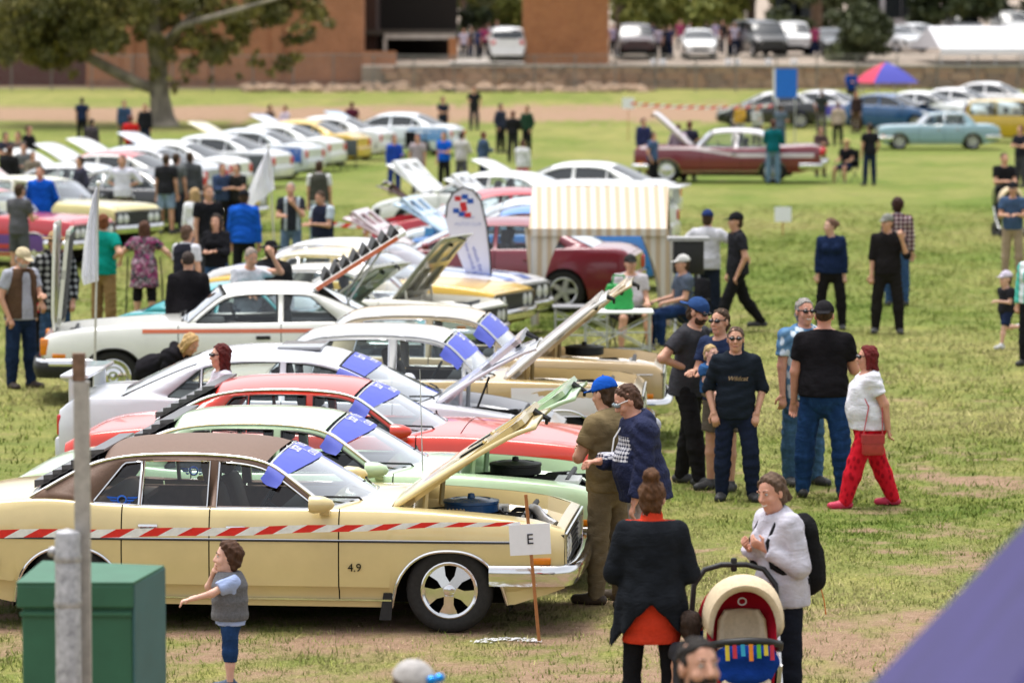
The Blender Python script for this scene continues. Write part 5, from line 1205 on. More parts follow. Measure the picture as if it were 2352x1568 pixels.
    def mesh(s):
        d=s.d; sg=(d<0); n=d.shape
        c=np.zeros((n[0]-1,n[1]-1,n[2]-1),dtype=np.int8)
        for i in (0,1):
            for j in (0,1):
                for k in (0,1): c+=sg[i:n[0]-1+i,j:n[1]-1+j,k:n[2]-1+k]
        act=(c>0)&(c<8); I=np.argwhere(act); idx=np.full(c.shape,-1,dtype=np.int64); idx[act]=np.arange(len(I))
        if len(I)==0: return np.zeros((0,3)),[]
        co=[(i,j,k) for i in (0,1) for j in (0,1) for k in (0,1)]; D=np.stack([d[I[:,0]+a,I[:,1]+b,I[:,2]+e] for a,b,e in co],axis=1)
        acc=np.zeros((len(I),3)); cnt=np.zeros(len(I))
        for p in range(8):
            for q in range(p+1,8):
                df=[abs(co[p][m]-co[q][m]) for m in range(3)]
                if sum(df)!=1: continue
                a=D[:,p]; b=D[:,q]; m=(a<0)!=(b<0); t=np.where(m,a/np.where(m,a-b,1),0)
                pos=np.array(co[p])[None,:]+t[:,None]*(np.array(co[q])-np.array(co[p]))[None,:]
                acc+=pos*m[:,None]; cnt+=m
        V=(I+acc/np.maximum(cnt,1)[:,None])*s.h+s.lo[None,:]
        F=[]
        def quads(ii,jj,kk,ax,flip):
            o=[(0,0,0)]
            if ax==0: of=[(0,-1,-1),(0,0,-1),(0,0,0),(0,-1,0)]
            elif ax==1: of=[(-1,0,-1),(-1,0,0),(0,0,0),(0,0,-1)]
            else: of=[(-1,-1,0),(0,-1,0),(0,0,0),(-1,0,0)]
            q=np.stack([idx[ii+a,jj+b,kk+e] for a,b,e in of],axis=1)
            return np.where(flip[:,None],q[:,::-1],q)
        for ax in range(3):
            a=[slice(1,-1)]*3; b=[slice(1,-1)]*3; a[ax]=slice(0,-1); b[ax]=slice(1,None)
            A=sg[tuple(a)]; B=sg[tuple(b)]; e=np.argwhere(A!=B)
            if len(e)==0: continue
            off=np.array([1,1,1]); off[ax]=0; E=e+off; fl=~A[e[:,0],e[:,1],e[:,2]]
            Q=quads(E[:,0],E[:,1],E[:,2],ax,fl); F.append(Q[(Q>=0).all(axis=1)])
        F=np.concatenate(F) if F else np.zeros((0,4),dtype=int)
        return V,F
def fields_obj(name,fs,mat,parent):
    Vs=[];Fs=[];n=0
    for f in fs:
        V,F=f.mesh() if isinstance(f,Field) else f
        if len(V)==0: continue
        Vs.append(V); Fs.append(F+n); n+=len(V)
    if not Vs: return None
    V=np.concatenate(Vs); F=np.concatenate(Fs); me=bpy.data.meshes.new(name); nf=len(F)
    me.vertices.add(len(V)); me.vertices.foreach_set('co',V.astype(np.float32).ravel()); me.loops.add(nf*4); me.loops.foreach_set('vertex_index',F.astype(np.int32).ravel()); me.polygons.add(nf); me.polygons.foreach_set('loop_start',np.arange(0,nf*4,4,dtype=np.int32)); me.update(calc_edges=True)
    me.shade_smooth()
    if mat: me.materials.append(mat)
    o=bpy.data.objects.new(name,me); COL.objects.link(o); o.parent=parent; return o
ARM={'down':((.14,.02,-1),(.04,.16,-1)),'pocket':((.32,-.12,-1),(-.2,.34,-.85)),'hip':((.62,-.35,-.75),(-.72,.45,-.30)),'phone':((.32,.40,-.85),(-.28,.38,.92)),
 'cross':((.22,.35,-.9),(-.95,.42,.12)),'front':((.15,.28,-.95),(-.45,.85,.1)),'reach':((.12,.75,-.65),(0,.95,.1)),'swf':((.1,.42,-.9),(0,.65,-.7)),'swb':((.12,-.45,-.9),(.04,-.15,-.95)),
 'strap':((.22,.02,-1),(-.52,.72,.62)),'head':((.5,.62,.1),(-.55,.05,.9)),'sit':((.12,.25,-1),(-.12,.95,-.15)),'fwd':((.1,.9,-.35),(-.1,.95,.0)),'chin':((.18,.45,-.85),(-.55,.45,.75)),'back':((.25,-.35,-.9),(-.6,-.25,-.6)),'out':((.75,.1,-.6),(.3,.5,-.5))}
LEG={'stand':((1,4,0),(-1,4,0)),'wide':((2,8,2),(-2,8,2)),'walk':((24,2,6),(-20,2,18)),'step':((14,3,4),(-12,3,10)),'sit':((84,9,84),(80,12,80)),'run':((20,2,10),(-15,3,75)),'bend':((12,5,8),(4,5,4)),'lazy':((6,8,10),(-3,4,0))}
def person(label,u=None,v=None,h=1.75,face=0,loc=None,lod=1,legs='stand',la='down',ra='down',lean=0,tilt=0,hy=0,hp=0,g=1.0,belly=0.0,fem=False,child=False,sk=(0.56,0.31,0.21),
           hair='short',hc=(0.06,0.035,0.02),hat=None,hatc=(0.05,0.05,0.06),glasses=None,top='tee',tm=None,bot='pants',bm=None,shoe=(0.03,0.03,0.03),hem=None,group=None,extra=None,beard=None,seat=None,smile=False,name='person'):
    k=h/1.75
    if loc is None: loc=stand(u,v,h)
    root=thing(name,label,'person',loc,R(face),group)
    hs=[0.0135,0.0185,0.029][lod]*max(0.75,min(1,k)); tm=tm or cloth((0.03,0.03,0.035)); bm=bm or denim()
    ph=(hash(label)%1000)*0.01 if False else (sum(ord(c) for c in label)%97)*0.37
    leg_l=(0.43*(0.90 if child else 1))*k; shin=(0.42*(0.90 if child else 1))*k; hsc=k*(1.55-0.45*min(1,max(0,(h-0.8)/0.8))) if child else k
    F=np.array([0,-1.0,0]); L=np.array([1.0,0,0]); U=np.array([0,0,1.0])
    def rot(v_,axis,deg):
        a=R(deg); c,s_=math.cos(a),math.sin(a); axis=np.array(axis)/np.linalg.norm(axis); v_=np.array(v_,dtype=float)
        return v_*c+np.cross(axis,v_)*s_+axis*(axis@v_)*(1-c)
    # legs
    LG=LEG[legs] if isinstance(legs,str) else legs; J=[]; hw=(0.088 if not fem else 0.092)*k*(0.6+0.4*g)
    for sd,(fw,out,kn) in zip((1,-1),LG):
        d=rot(-U,L,-fw) ; d=d+L*sd*math.sin(R(out)); d/=np.linalg.norm(d)
        kd=rot(-U,L,-(fw-kn)); kd=kd+L*sd*math.sin(R(out))*0.4; kd/=np.linalg.norm(kd)
        hip=L*sd*hw; kne=hip+d*leg_l; ank=kne+kd*shin; J.append([hip,kne,ank,kd])
    minz=min(j[2][2] for j in J); pel=np.array([0,0,-minz+0.075*k])
    if seat: pel[2]=seat+0.06*k
    if legs=='sit': pel=pel
    for j in J:
        for i in range(3): j[i]=j[i]+pel
    # torso frame
    uT=rot(U,L,lean); fT=rot(F,L,lean); 
    if tilt: uT=rot(uT,F,tilt); fT=rot(fT,F,0)
    lT=np.cross(uT,fT); lT=-lT if lT@L<0 else lT; T=0.50*k*(0.92 if child else 1); o=pel+U*0.03*k
    tp=lambda a,b,c: o+lT*a*k+fT*b*k+uT*c*T/0.5
    shw=(0.158 if fem else 0.178)*(0.75+0.25*g)*k
    sh=[o+lT*sd*shw+uT*(0.425*T/0.5) for sd in (1,-1)]
    fr=lambda v_,sd: (lambda w: w/np.linalg.norm(w))(lT*sd*v_[0]+fT*v_[1]+uT*v_[2])
    AJ=[]
    for sd,nm in ((1,la),(-1,ra)):
        a=ARM[nm] if isinstance(nm,str) else nm; d=fr(a[0],sd); f=fr(a[1],sd); s0=sh[0 if sd>0 else 1]; el=s0+d*(0.25 if child else 0.285)*k; wr=el+f*(0.215 if child else 0.25)*k; AJ.append([s0,el,wr,d,f,sd])
    # head frame
    uH=rot(uT,lT,-lean*0.6) if lean>25 else uT; uH=rot(uH,L,hp); fH=rot(rot(fT if lean<=25 else rot(fT,lT,-lean*0.6),L,hp),uH,hy); lH=np.cross(fH,uH); lH=lH if lH@rot(L,U,hy)>0 else -lH
    nb=o+uT*0.44*T/0.5; hc_=nb+uT*0.085*k+uH*0.115*hsc+fH*0.022*k
    HF=[lH,fH,uH]; hp_=lambda a,b,c: hc_+lH*a*hsc+fH*b*hsc+uH*c*hsc
    gr=g*k
    rt=dict(a=0.030)
    def torso(f,inf,kk=0.03):
        gb=1+0.0*belly
        if fem:
            f.cone(tp(0,0,-0.06),tp(0,0,0.05),0.158*gr,0.158*gr,kk,fT,0.72,inf=inf); f.cone(tp(0,0,0.06),tp(0,0,0.20),0.148*gr,0.122*gr,kk,fT,0.74,inf=inf); f.cone(tp(0,0,0.2),tp(0,0.01,0.35),0.125*gr,0.138*gr,kk,fT,0.74,inf=inf)
            for sd in (1,-1): f.ell(tp(sd*0.065*g,0.085*g,0.30),[lT,fT,uT],np.array([0.062,0.058,0.065])*gr,0.03,inf=inf)
        else:
            f.cone(tp(0,0,-0.05),tp(0,0,0.07),0.148*gr,0.150*gr,kk,fT,0.72,inf=inf); f.cone(tp(0,0,0.07),tp(0,0,0.22),0.148*gr,0.146*gr,kk,fT,0.72,inf=inf); f.cone(tp(0,0,0.22),tp(0,0,0.36),0.15*gr,0.158*gr,kk,fT,0.70,inf=inf)
        if belly: f.ell(tp(0,0.05*g,0.12),[lT,fT,uT],np.array([0.15,0.09+0.06*belly,0.16])*gr,0.05,inf=inf)
        f.cone(tp(0,-0.01,0.365)+lT*(shw-0.035*k),tp(0,-0.01,0.365)-lT*(shw-0.035*k),0.068*k*(0.6+0.4*g),0.068*k*(0.6+0.4*g),0.05,inf=inf)
        f.cone(tp(0,-0.01,0.41)+lT*(shw*0.8),tp(0,-0.01,0.455),0.045*k,0.055*k,0.04,inf=inf); f.cone(tp(0,-0.01,0.41)-lT*(shw*0.8),tp(0,-0.01,0.455),0.045*k,0.055*k,0.04,inf=inf)
    def arm(f,a,inf,frac=2.0,kk=0.025,loose=1.0):
        s0,el,wr,d,fd,sd=a; g2=(0.55+0.45*g)*k
        if frac<1:
            p=s0+(el-s0)*frac; f.cone(s0,p+d*0.03,0.053*g2,0.047*g2,kk,inf=inf,cuts=((p,d),))
        else:
            f.cone(s0,el,0.052*g2,0.042*g2,kk,inf=inf)
            if frac>=2: f.cone(el,wr,0.041*g2,0.027*g2,0.02,inf=inf)
            else:
                p=el+(wr-el)*(frac-1); f.cone(el,p+fd*0.02,0.041*g2,0.034*g2,0.02,inf=inf,cuts=((p,fd),))
    def leg(f,j,inf,frac=2.0,kk=0.03,flare=1.0):
        hip,kne,ank,kd=j; g2=(0.5+0.5*g)*k
        if frac<=1.3:
            dd=(kne-hip)/np.linalg.norm(kne-hip)
            if frac<=1: p=hip+(kne-hip)*frac; f.cone(hip,p+dd*0.02,0.085*g2,0.066*g2*flare,kk,inf=inf,cuts=((p,dd),))
            else:
                f.cone(hip,kne,0.085*g2,0.062*g2,kk,inf=inf); p=kne+(ank-kne)*(frac-1); f.cone(kne,p+kd*0.02,0.060*g2*flare,0.058*g2*flare,0.02,inf=inf,cuts=((p,kd),))
        else:
            f.cone(hip,kne,0.085*g2,0.057*g2*flare,kk,inf=inf); f.cone(kne,kne+(ank-kne)*0.35,0.055*g2*flare,0.057*g2*flare,0.02,inf=inf); f.cone(kne+(ank-kne)*0.35,ank,0.057*g2*flare,0.036*g2*flare**1.5,0.02,inf=inf)
    allp=[j for jj in J for j in jj[:3]]+[p for a in AJ for p in a[:3]]+[hc_,o]
    lo=np.min(allp,axis=0)-0.26*k*max(1,g); hi=np.max(allp,axis=0)+0.26*k*max(1,g); lo[2]=max(lo[2],-0.03)
    # ---- body
    f=Field(lo,hi,hs); torso(f,-0.006)
    for a in AJ: arm(f,a,0.0)
    for j in J: leg(f,j,-0.002)
    f.cone(nb-uT*0.02*k,hc_-uH*0.06*hsc,0.058*k*(0.7+0.3*g),0.052*hsc,0.02)
    def head(f,fine):
        f.ell(hp_(0,-0.012,0.03),HF,np.array([0.075,0.094,0.086])*hsc,0.02)
        f.ell(hp_(0,0.022,-0.035),HF,np.array([0.060,0.070,0.086])*hsc,0.03)
        f.ell(hp_(0,0.052,-0.098),HF,np.array([0.032,0.030,0.026])*hsc,0.025)
        if fine:
            f.cone(hp_(0,0.084,0.016),hp_(0,0.104,-0.026),0.009*hsc,0.0145*hsc,0.010); f.ell(hp_(0,0.096,-0.031),HF,np.array([0.019,0.011,0.010])*hsc,0.008)
            for sd in (1,-1):
                f.ell(hp_(sd*0.077,-0.004,-0.008),HF,np.array([0.010,0.022,0.032])*hsc,0.006); f.ell(hp_(sd*0.038,0.062,-0.03),HF,np.array([0.024,0.022,0.022])*hsc,0.02)
                f.ell(hp_(sd*0.033,0.079,0.031),HF,np.array([0.022,0.010,0.007])*hsc,0.01)
            f.ell(hp_(0,0.084,-0.063),HF,np.array([0.024,0.010,0.009])*hsc,0.01); f.ell(hp_(0,0.081,-0.076),HF,np.array([0.02,0.009,0.008])*hsc,0.008)
    fs=[f]
    if lod==2: head(f,False)
    else:
        head(f,False)
        m=0.16*hsc; fh=Field(hc_-m,hc_+m,(0.0062 if lod==0 else 0.0095)*max(0.8,hsc)); head(fh,True); fh.cone(nb+(hc_-nb)*0.2,hc_-uH*0.06*hsc,0.056*k*(0.7+0.3*g),0.052*hsc,0.02); fs.append(fh)
    for a in AJ:
        s0,el,wr,d,fd,sd=a; side=np.cross(fd,F if abs(fd@F)<0.85 else U); side/=np.linalg.norm(side); pn=np.cross(fd,side)
        q=k*(0.9 if fem else 1.0)*(hsc/k)**0.5
        if lod==2: f.cone(wr,wr+fd*0.12*q,0.03*q,0.024*q,0.02)
        else:
            m=0.15*q; c=wr+fd*0.08*q; fh=Field(c-m,c+m,(0.0055 if lod==0 else 0.0085)*max(0.8,q)); fh.cone(wr-fd*0.03*q,wr+fd*0.02*q,0.027*q,0.026*q,0.02)
            fh.cone(wr+fd*0.02*q,wr+fd*0.085*q,0.030*q,0.040*q,0.015,pn,0.42)
            curl=0.5 if sd>0 else 0.6; 
            for i,ln in enumerate((0.072,0.082,0.076,0.060)):
                b=wr+fd*0.085*q+side*(0.029-0.0195*i)*q; m1=b+(fd*math.cos(curl*0.7)-F*0+pn*math.sin(curl*0.7)*(1))*ln*0.5*q; d2=fd*math.cos(curl*1.9)+pn*math.sin(curl*1.9); fh.cone(b,m1,0.0100*q,0.0092*q,0.004); fh.cone(m1,m1+d2*ln*0.5*q,0.0092*q,0.0078*q,0.004)
            tb=wr+fd*0.028*q+side*0.026*q; tm1=tb+(fd*0.62+side*0.6+pn*0.4)*0.05*q; fh.cone(tb,tm1,0.014*q,0.0115*q,0.012); fh.cone(tm1,tm1+(fd*0.9+side*0.05+pn*0.4)*0.036*q,0.0115*q,0.009*q,0.004); fs.append(fh)
    fields_obj('body',fs,skin(sk),root)
    # ---- face details
    if lod<2:
        for sd in (1,-1):
            if glasses is None:
                e=MB().ball(hp_(sd*0.031,0.0765,0.012),(0.0112*hsc,)*3,8,6).build('eye',plain((0.5,0.47,0.44),0.2),root,180); MB().ball(hp_(sd*0.031,0.0835,0.012),(0.0058*hsc,)*3,6,5).build('iris',plain((0.03,0.02,0.015),0.2),e,180)
            p=[hp_(sd*(0.016+0.011*i),0.089-0.004*i,0.034+0.004*math.sin(i*1.2)) for i in range(4)]; MB().tube(p,0.0042*hsc,5).build('eyebrow',hairm(hc),root,180)
        MB().tube([hp_(x,0.0935-abs(x)*0.25,-0.0665+(abs(x)*0.3 if smile else -abs(x)*0.1)) for x in (-0.026,-0.013,0,0.013,0.026)],[0.002*hsc,0.0052*hsc,0.006*hsc,0.0052*hsc,0.002*hsc],6).build('mouth',plain((0.72,0.68,0.62),0.4) if smile else plain((0.34,0.12,0.10),0.5),root,180)
    if beard:
        fb=Field(hc_-0.15*hsc,hc_+0.15*hsc,[0.007,0.012,0.02][lod]); fb.ell(hp_(0,0.028,-0.055),HF,np.array([0.063,0.068,0.072])*hsc,0.01,cuts=((hp_(0,0.0,-0.035),fH*-0.6+uH*0.8),(hp_(0,0.02,0),-fH))); fb.ell(hp_(0,0.092,-0.047),HF,np.array([0.03,0.008,0.009])*hsc,0.01); fields_obj('beard',[fb],hairm(beard),root)
    if glasses:
        gl=MB()
        for sd in (1,-1): gl.ball(hp_(sd*0.034,0.089,0.010),(0.028*hsc,0.028*hsc,0.019*hsc) if abs(fH[0])<0.5 else (0.022*hsc,0.028*hsc,0.019*hsc),10,6)
        sg_=gl.build('sunglasses',plain((0.008,0.008,0.010),0.08) if glasses!='white' else plain((0.2,0.25,0.28),0.1),root,180)
        for sd in (1,-1): MB().tube([hp_(sd*0.06,0.085,0.018),hp_(sd*0.076,0.03,0.016),hp_(sd*0.08,-0.005,0.01)],0.0045*hsc,5).build('temple_arm',M('black') if glasses!='white' else M('white'),sg_,180)
        MB().tube([hp_(-0.012,0.098,0.014),hp_(0.012,0.098,0.014)],0.0045*hsc,5).build('bridge',M('black') if glasses!='white' else M('white'),sg_,180)
    # ---- hair and hat
    hh=[0.0075,0.011,0.018][lod]
    nA=fH*0.88-uH*0.47
    if hair not in (None,'bald'):
        fb=Field(hc_-np.array([0.26,0.26,0.5 if hair=='long' else 0.24])*hsc,hc_+0.26*hsc,hh)
        p0=hp_(0,0.056,0.082) if hair!='fringe' else hp_(0,0.095,0.05); th={'short':0.004,'curly':0.022,'buzz':0.003}.get(hair,0.012)*hsc
        fb.ell(hp_(0,-0.014,0.032),HF,np.array([0.077,0.096,0.088])*hsc,0.01,cuts=((p0,nA),),inf=th)
        if hair in ('bun','tail','long','curly','fringe','short'): fb.ell(hp_(0,-0.045,-0.035),HF,np.array([0.068,0.056,0.07])*hsc,0.02,inf=th*0.6)
        if hair=='bun': fb.ell(hp_(0,-0.045,0.150),HF,np.array([0.056,0.056,0.052])*hsc,0.006)
        if hair=='lowbun': fb.ell(hp_(0,-0.125,0.03),HF,np.array([0.04,0.045,0.04])*hsc,0.015)
        if hair=='tail': fb.cone(hp_(0,-0.10,0.03),hp_(0,-0.15,-0.09),0.034*hsc,0.018*hsc,0.02)
        if hair in ('long','bob'):
            e=-0.30 if hair=='long' else -0.13
            fb.cone(hp_(0,-0.045,-0.01),hp_(0,-0.075,e),0.088*hsc,0.075*hsc,0.03,fH,0.62)
            for sd in (1,-1): fb.cone(hp_(sd*0.07,0.0,0.02),hp_(sd*0.075,-0.005,e*0.75),0.03*hsc,0.028*hsc,0.03)
        fb.wrinkle(0.009*hsc if hair=='curly' else (0.006*hsc if hair!='buzz' else 0.001),ph,2.0 if hair=='curly' else 2.3); fields_obj('hair',[fb],hairm(hc),root)
    if hat in ('cap','backcap'):
        fb=Field(hc_-0.25*hsc,hc_+0.25*hsc,hh); fb.ell(hp_(0,-0.012,0.035),HF,np.array([0.080,0.100,0.092])*hsc,0.0,cuts=((hp_(0,0,0.028),-uH-fH*0.12),),inf=0.010*hsc)
        s_=1 if hat=='cap' else -1; fb.cone(hp_(0,s_*0.085-0.012,0.045),hp_(0,s_*0.14-0.01,0.032),0.066*hsc,0.058*hsc,0.008,uH,0.13); co=fields_obj('cap',[fb],cloth(hatc),root); MB().ball(hp_(0,-0.012,0.138),0.008*hsc,6,4).build('button',cloth(hatc),co,180)
    elif hat=='brim':
        fb=Field(hc_-0.27*hsc,hc_+0.27*hsc,hh); fb.ell(hp_(0,-0.008,0.05),HF,np.array([0.086,0.104,0.095])*hsc,0.0,cuts=((hp_(0,0,0.04),-uH),(hp_(0,0,0.135),uH))); fb.ell(hp_(0,0,0.048),HF,np.array([0.165,0.185,0.010])*hsc,0.012); co=fields_obj('hat',[fb],cloth(hatc),root)
        MB().tube([hp_(0.089*math.cos(q),-0.008+0.107*math.sin(q),0.062) for q in np.linspace(0,2*PI,18,endpoint=False)],0.010*hsc,5,close=True).build('hat_band',M('black'),co,180)
    # ---- clothes
    vi=0.011 if lod<2 else 0.012
    def topf(inf,sleeve,hemz,frontcut=False,wr=0.0046,neck=0.452,flare=0.0):
        ff=Field(lo,hi,hs); torso(ff,inf+0.004,0.04)
        if hemz<-0.03: ff.cone(tp(0,-0.012,0.02),tp(0,-0.014,hemz-0.06),0.160*gr+flare*0.3,(0.168*gr+flare),0.05,fT,0.88,inf=inf+0.004)
        for a in AJ:
            if sleeve>0: arm(ff,a,inf+(0.010 if sleeve<1 else 0.004),sleeve)
        ff.folds(wr*1.5,ph,0.9); ff.cut(tp(0,0,hemz),-uT); ff.cut(tp(0,0,neck+0.05),uT*0.93+fT*0.36); ff.sub(nb-uT*0.0+fT*0.012*k,nb+uT*0.2*k+fT*0.05*k,(0.066 if neck<0.46 else 0.058)*k*(0.7+0.3*g))
        return ff
    hemz=hem if hem is not None else (-0.10 if not fem else -0.08)
    if top=='tee': fields_obj('shirt',[topf(vi,0.62,hemz)],tm,root)
    elif top=='polo': fields_obj('shirt',[topf(vi,0.66,hemz,neck=0.475)],tm,root)
    elif top=='roll': fields_obj('shirt',[topf(vi,1.15,hemz,neck=0.475)],tm,root)
    elif top=='long': fields_obj('jumper',[topf(vi+0.003,1.96,hemz,neck=0.465)],tm,root)
    elif top=='jacket': fields_obj('jacket',[topf(vi+0.014,1.97,hemz,neck=0.475,wr=0.006)],tm,root)
    elif top=='hoodie':
        ff=topf(vi+0.014,1.93,hemz,neck=0.478,wr=0.006); j_=fields_obj('hoodie',[ff],tm,root)
        fh=Field(hc_-0.26*k,hc_+0.26*k,hs*0.8); fh.cone(tp(0.085,-0.06,0.45),tp(0,-0.115,0.42),0.036*k,0.05*k,0.03); fh.cone(tp(-0.085,-0.06,0.45),tp(0,-0.115,0.42),0.036*k,0.05*k,0.03); fh.cone(tp(0.085,-0.06,0.45),tp(0.05,0.05,0.42),0.032*k,0.024*k,0.02); fh.cone(tp(-0.085,-0.06,0.45),tp(-0.05,0.05,0.42),0.032*k,0.024*k,0.02)
        fields_obj('hood',[fh],(extra or {}).get('hoodm',tm),j_)
    elif top=='dress': fields_obj('dress',[topf(vi,0.6,-0.34,flare=0.05)],tm,root)
    elif top=='cardigan': fields_obj('cardigan',[topf(vi+0.006,1.93,hemz,neck=0.455,flare=0.045)],tm,root)
    if bot in ('pants','shorts','long_shorts','leggings','capri'):
        ff=Field(lo,hi,hs); inf={'leggings':0.004}.get(bot,0.012); fl={'leggings':0.98,'pants':1.2,'shorts':1.25,'long_shorts':1.25,'capri':1.05}[bot]; 
        torso_=lambda: (ff.cone(tp(0,0,-0.06),tp(0,0,0.06),(0.152 if not fem else 0.160)*gr,0.150*gr,0.04,fT,0.74,inf=inf))
        torso_()
        if fem or belly: ff.ell(tp(0,-0.06,-0.05),[lT,fT,uT],np.array([0.14,0.10,0.11])*gr,0.04,inf=inf*0.5)
        else: ff.ell(tp(0,-0.045,-0.05),[lT,fT,uT],np.array([0.13,0.095,0.10])*gr,0.04,inf=inf*0.5)
        for j in J: leg(ff,j,inf,{'pants':2,'leggings':2,'shorts':0.86,'long_shorts':1.12,'capri':1.28}[bot],0.02,fl)
        ff.folds(0.0065 if bot!='leggings' else 0.0015,ph+1,1.0); ff.cut(tp(0,0,0.075),uT); 
        fields_obj({'pants':'trousers','leggings':'leggings','capri':'trousers'}.get(bot,'shorts'),[ff],bm,root)
    # ---- shoes
    for j,sd in zip(J,(1,-1)):
        ank=j[2]; kd=j[3]; tilt_=max(0,(-kd@F)); toe=rot(F,L,0); 
        dn=kd; fw=F-kd*(F@kd); fw/=np.linalg.norm(fw)
        if ank[2]<0.16*k: fw=F; dn=-U
        fw=fw+L*sd*0.18; fw/=np.linalg.norm(fw)
        hl=ank+dn*0.038*k-fw*0.045*k; tt=ank+dn*0.045*k+fw*0.172*k*(0.9 if fem else 1); q=k*(hsc/k)**0.5
        ff=Field(np.minimum(hl,tt)-0.11*k,np.maximum(hl,tt)+0.13*k,hs*0.7); ff.cone(hl,hl+(tt-hl)*0.5,0.043*q,0.048*q,0.01); ff.cone(hl+(tt-hl)*0.45,tt,0.050*q,0.040*q,0.02); ff.cone(ank+U*0.01,ank+dn*0.03*k,0.040*q,0.042*q,0.02)
        ff.cut(ank+dn*0.073*k,dn); so=fields_obj('shoe',[ff],plain(shoe,0.6),root)
    info=dict(root=root,tp=tp,lT=lT,fT=fT,uT=uT,hp=hp_,k=k,AJ=AJ,J=J,fH=fH,uH=uH,lH=lH,hsc=hsc,pel=pel,hc=hc_)
    return info
# ================================================================ the people
BLK=(0.014,0.014,0.017); NAVY=(0.016,0.024,0.06); GREY=(0.16,0.165,0.18); LGREY=(0.42,0.43,0.48); WHT=(0.72,0.73,0.76); KHAKI=(0.19,0.145,0.075); TEAL=(0.01,0.24,0.20); ROYAL=(0.008,0.07,0.40); BROWN=(0.10,0.06,0.04); CRED=(0.52,0.02,0.03)
c_=cloth
TAN=(0.50,0.27,0.17); PALE=(0.62,0.38,0.28)
WATCH='people standing in the field between the cars and the open grass'
def knit(c,z0,z1):
    m,t,b=_new('knit_hoodie'); b.inputs['Roughness'].default_value=0.9; b.inputs['Specular IOR Level'].default_value=0.15; tc=_n(t,'ShaderNodeTexCoord'); sp=_n(t,'ShaderNodeSeparateXYZ'); t.links.new(tc.outputs['Object'],sp.inputs[0])
    def mth(op,a,b_=None,clamp=False):
        n=_n(t,'ShaderNodeMath',operation=op,use_clamp=clamp)
        for i,q in enumerate((a,b_)):
            if q is None: continue
            if isinstance(q,(int,float)): n.inputs[i].default_value=q
            else: t.links.new(q,n.inputs[i])
        return n.outputs[0]
    X_,Y_,Z_=sp.outputs; sx=mth('ABSOLUTE',mth('SINE',mth('MULTIPLY',X_,115))); sz=mth('ABSOLUTE',mth('SINE',mth('MULTIPLY',Z_,100)))
    pat=mth('GREATER_THAN',mth('ADD',sx,sz),1.15); band=mth('MULTIPLY',mth('GREATER_THAN',Z_,z0),mth('LESS_THAN',Z_,z1)); fr=mth('LESS_THAN',Y_,-0.12); nar=mth('LESS_THAN',mth('ABSOLUTE',X_),0.17)
    fac=mth('MULTIPLY',mth('MULTIPLY',pat,band),mth('MULTIPLY',fr,nar)); mx=_n(t,'ShaderNodeMixRGB'); t.links.new(fac,mx.inputs[0]); mx.inputs[1].default_value=(*c,1); mx.inputs[2].default_value=(0.6,0.6,0.66,1); t.links.new(mx.outputs[0],b.inputs['Base Color'])
    n2=_noise(t,16,3); _bump(t,b,n2.outputs['Fac'],0.9,0.03); return m
from mathutils.bvhtree import BVHTree
def decal(info,txt,size,x,z,mat,side='front',shear=0.0):
    sh=[c for c in info['root'].children if c.name.split('.')[0] in ('shirt','jumper','hoodie','jacket','dress')][0]; me=sh.data
    bv=BVHTree.FromPolygons([v.co for v in me.vertices],[tuple(p.vertices) for p in me.polygons]); o=text_mesh(txt,size,'shirt_print',mat,sh,shear,0.0); sg=-1 if side=='front' else 1
    for v in o.data.vertices:
        px=x-sg*v.co.x; pz=z+v.co.y; hit=bv.ray_cast(Vector((px,sg*1.0,pz)),Vector((0,-sg,0)))
        v.co=(hit[0]+Vector((0,sg*0.004,0))) if hit[0] else Vector((px,sg*0.12,pz))
    o.data.update(); return o
def vest(info,mat,inf=0.03,lo=0.0185,hem=-0.06,opened=False,name='vest'):
    tp=info['tp']; kk=info['k']; f=Field(np.array(tp(0,0,0.2))-0.42*kk-0.05,np.array(tp(0,0,0.2))+0.42*kk+0.05,lo); gg=1.08
    f.cone(tp(0,0,hem-0.05),tp(0,0,0.15),0.165*kk*gg,0.158*kk*gg,0.03,info['fT'],0.84,inf=inf); f.cone(tp(0,0,0.15),tp(0,0,0.34),0.158*kk*gg,0.165*kk*gg,0.03,info['fT'],0.80,inf=inf); f.cone(tp(0.10,-0.01,0.375),tp(-0.10,-0.01,0.375),0.07*kk,0.07*kk,0.04,inf=inf)
    f.folds(0.005,1.0,0.9); f.cut(tp(0,0,hem),-info['uT']); f.cut(tp(0,0,0.50),info['uT']); f.sub(tp(0,0.015,0.45),tp(0,0.05,0.7),0.066*kk)
    if opened: f.sub(tp(0,0.22,0.5),tp(0,0.22,-0.3),0.11*kk)
    for a in info['AJ']: f.sub(a[0]+a[3]*0.02,a[0]+a[3]*0.25,0.068*kk)
    return fields_obj(name,[f],mat,info['root'])
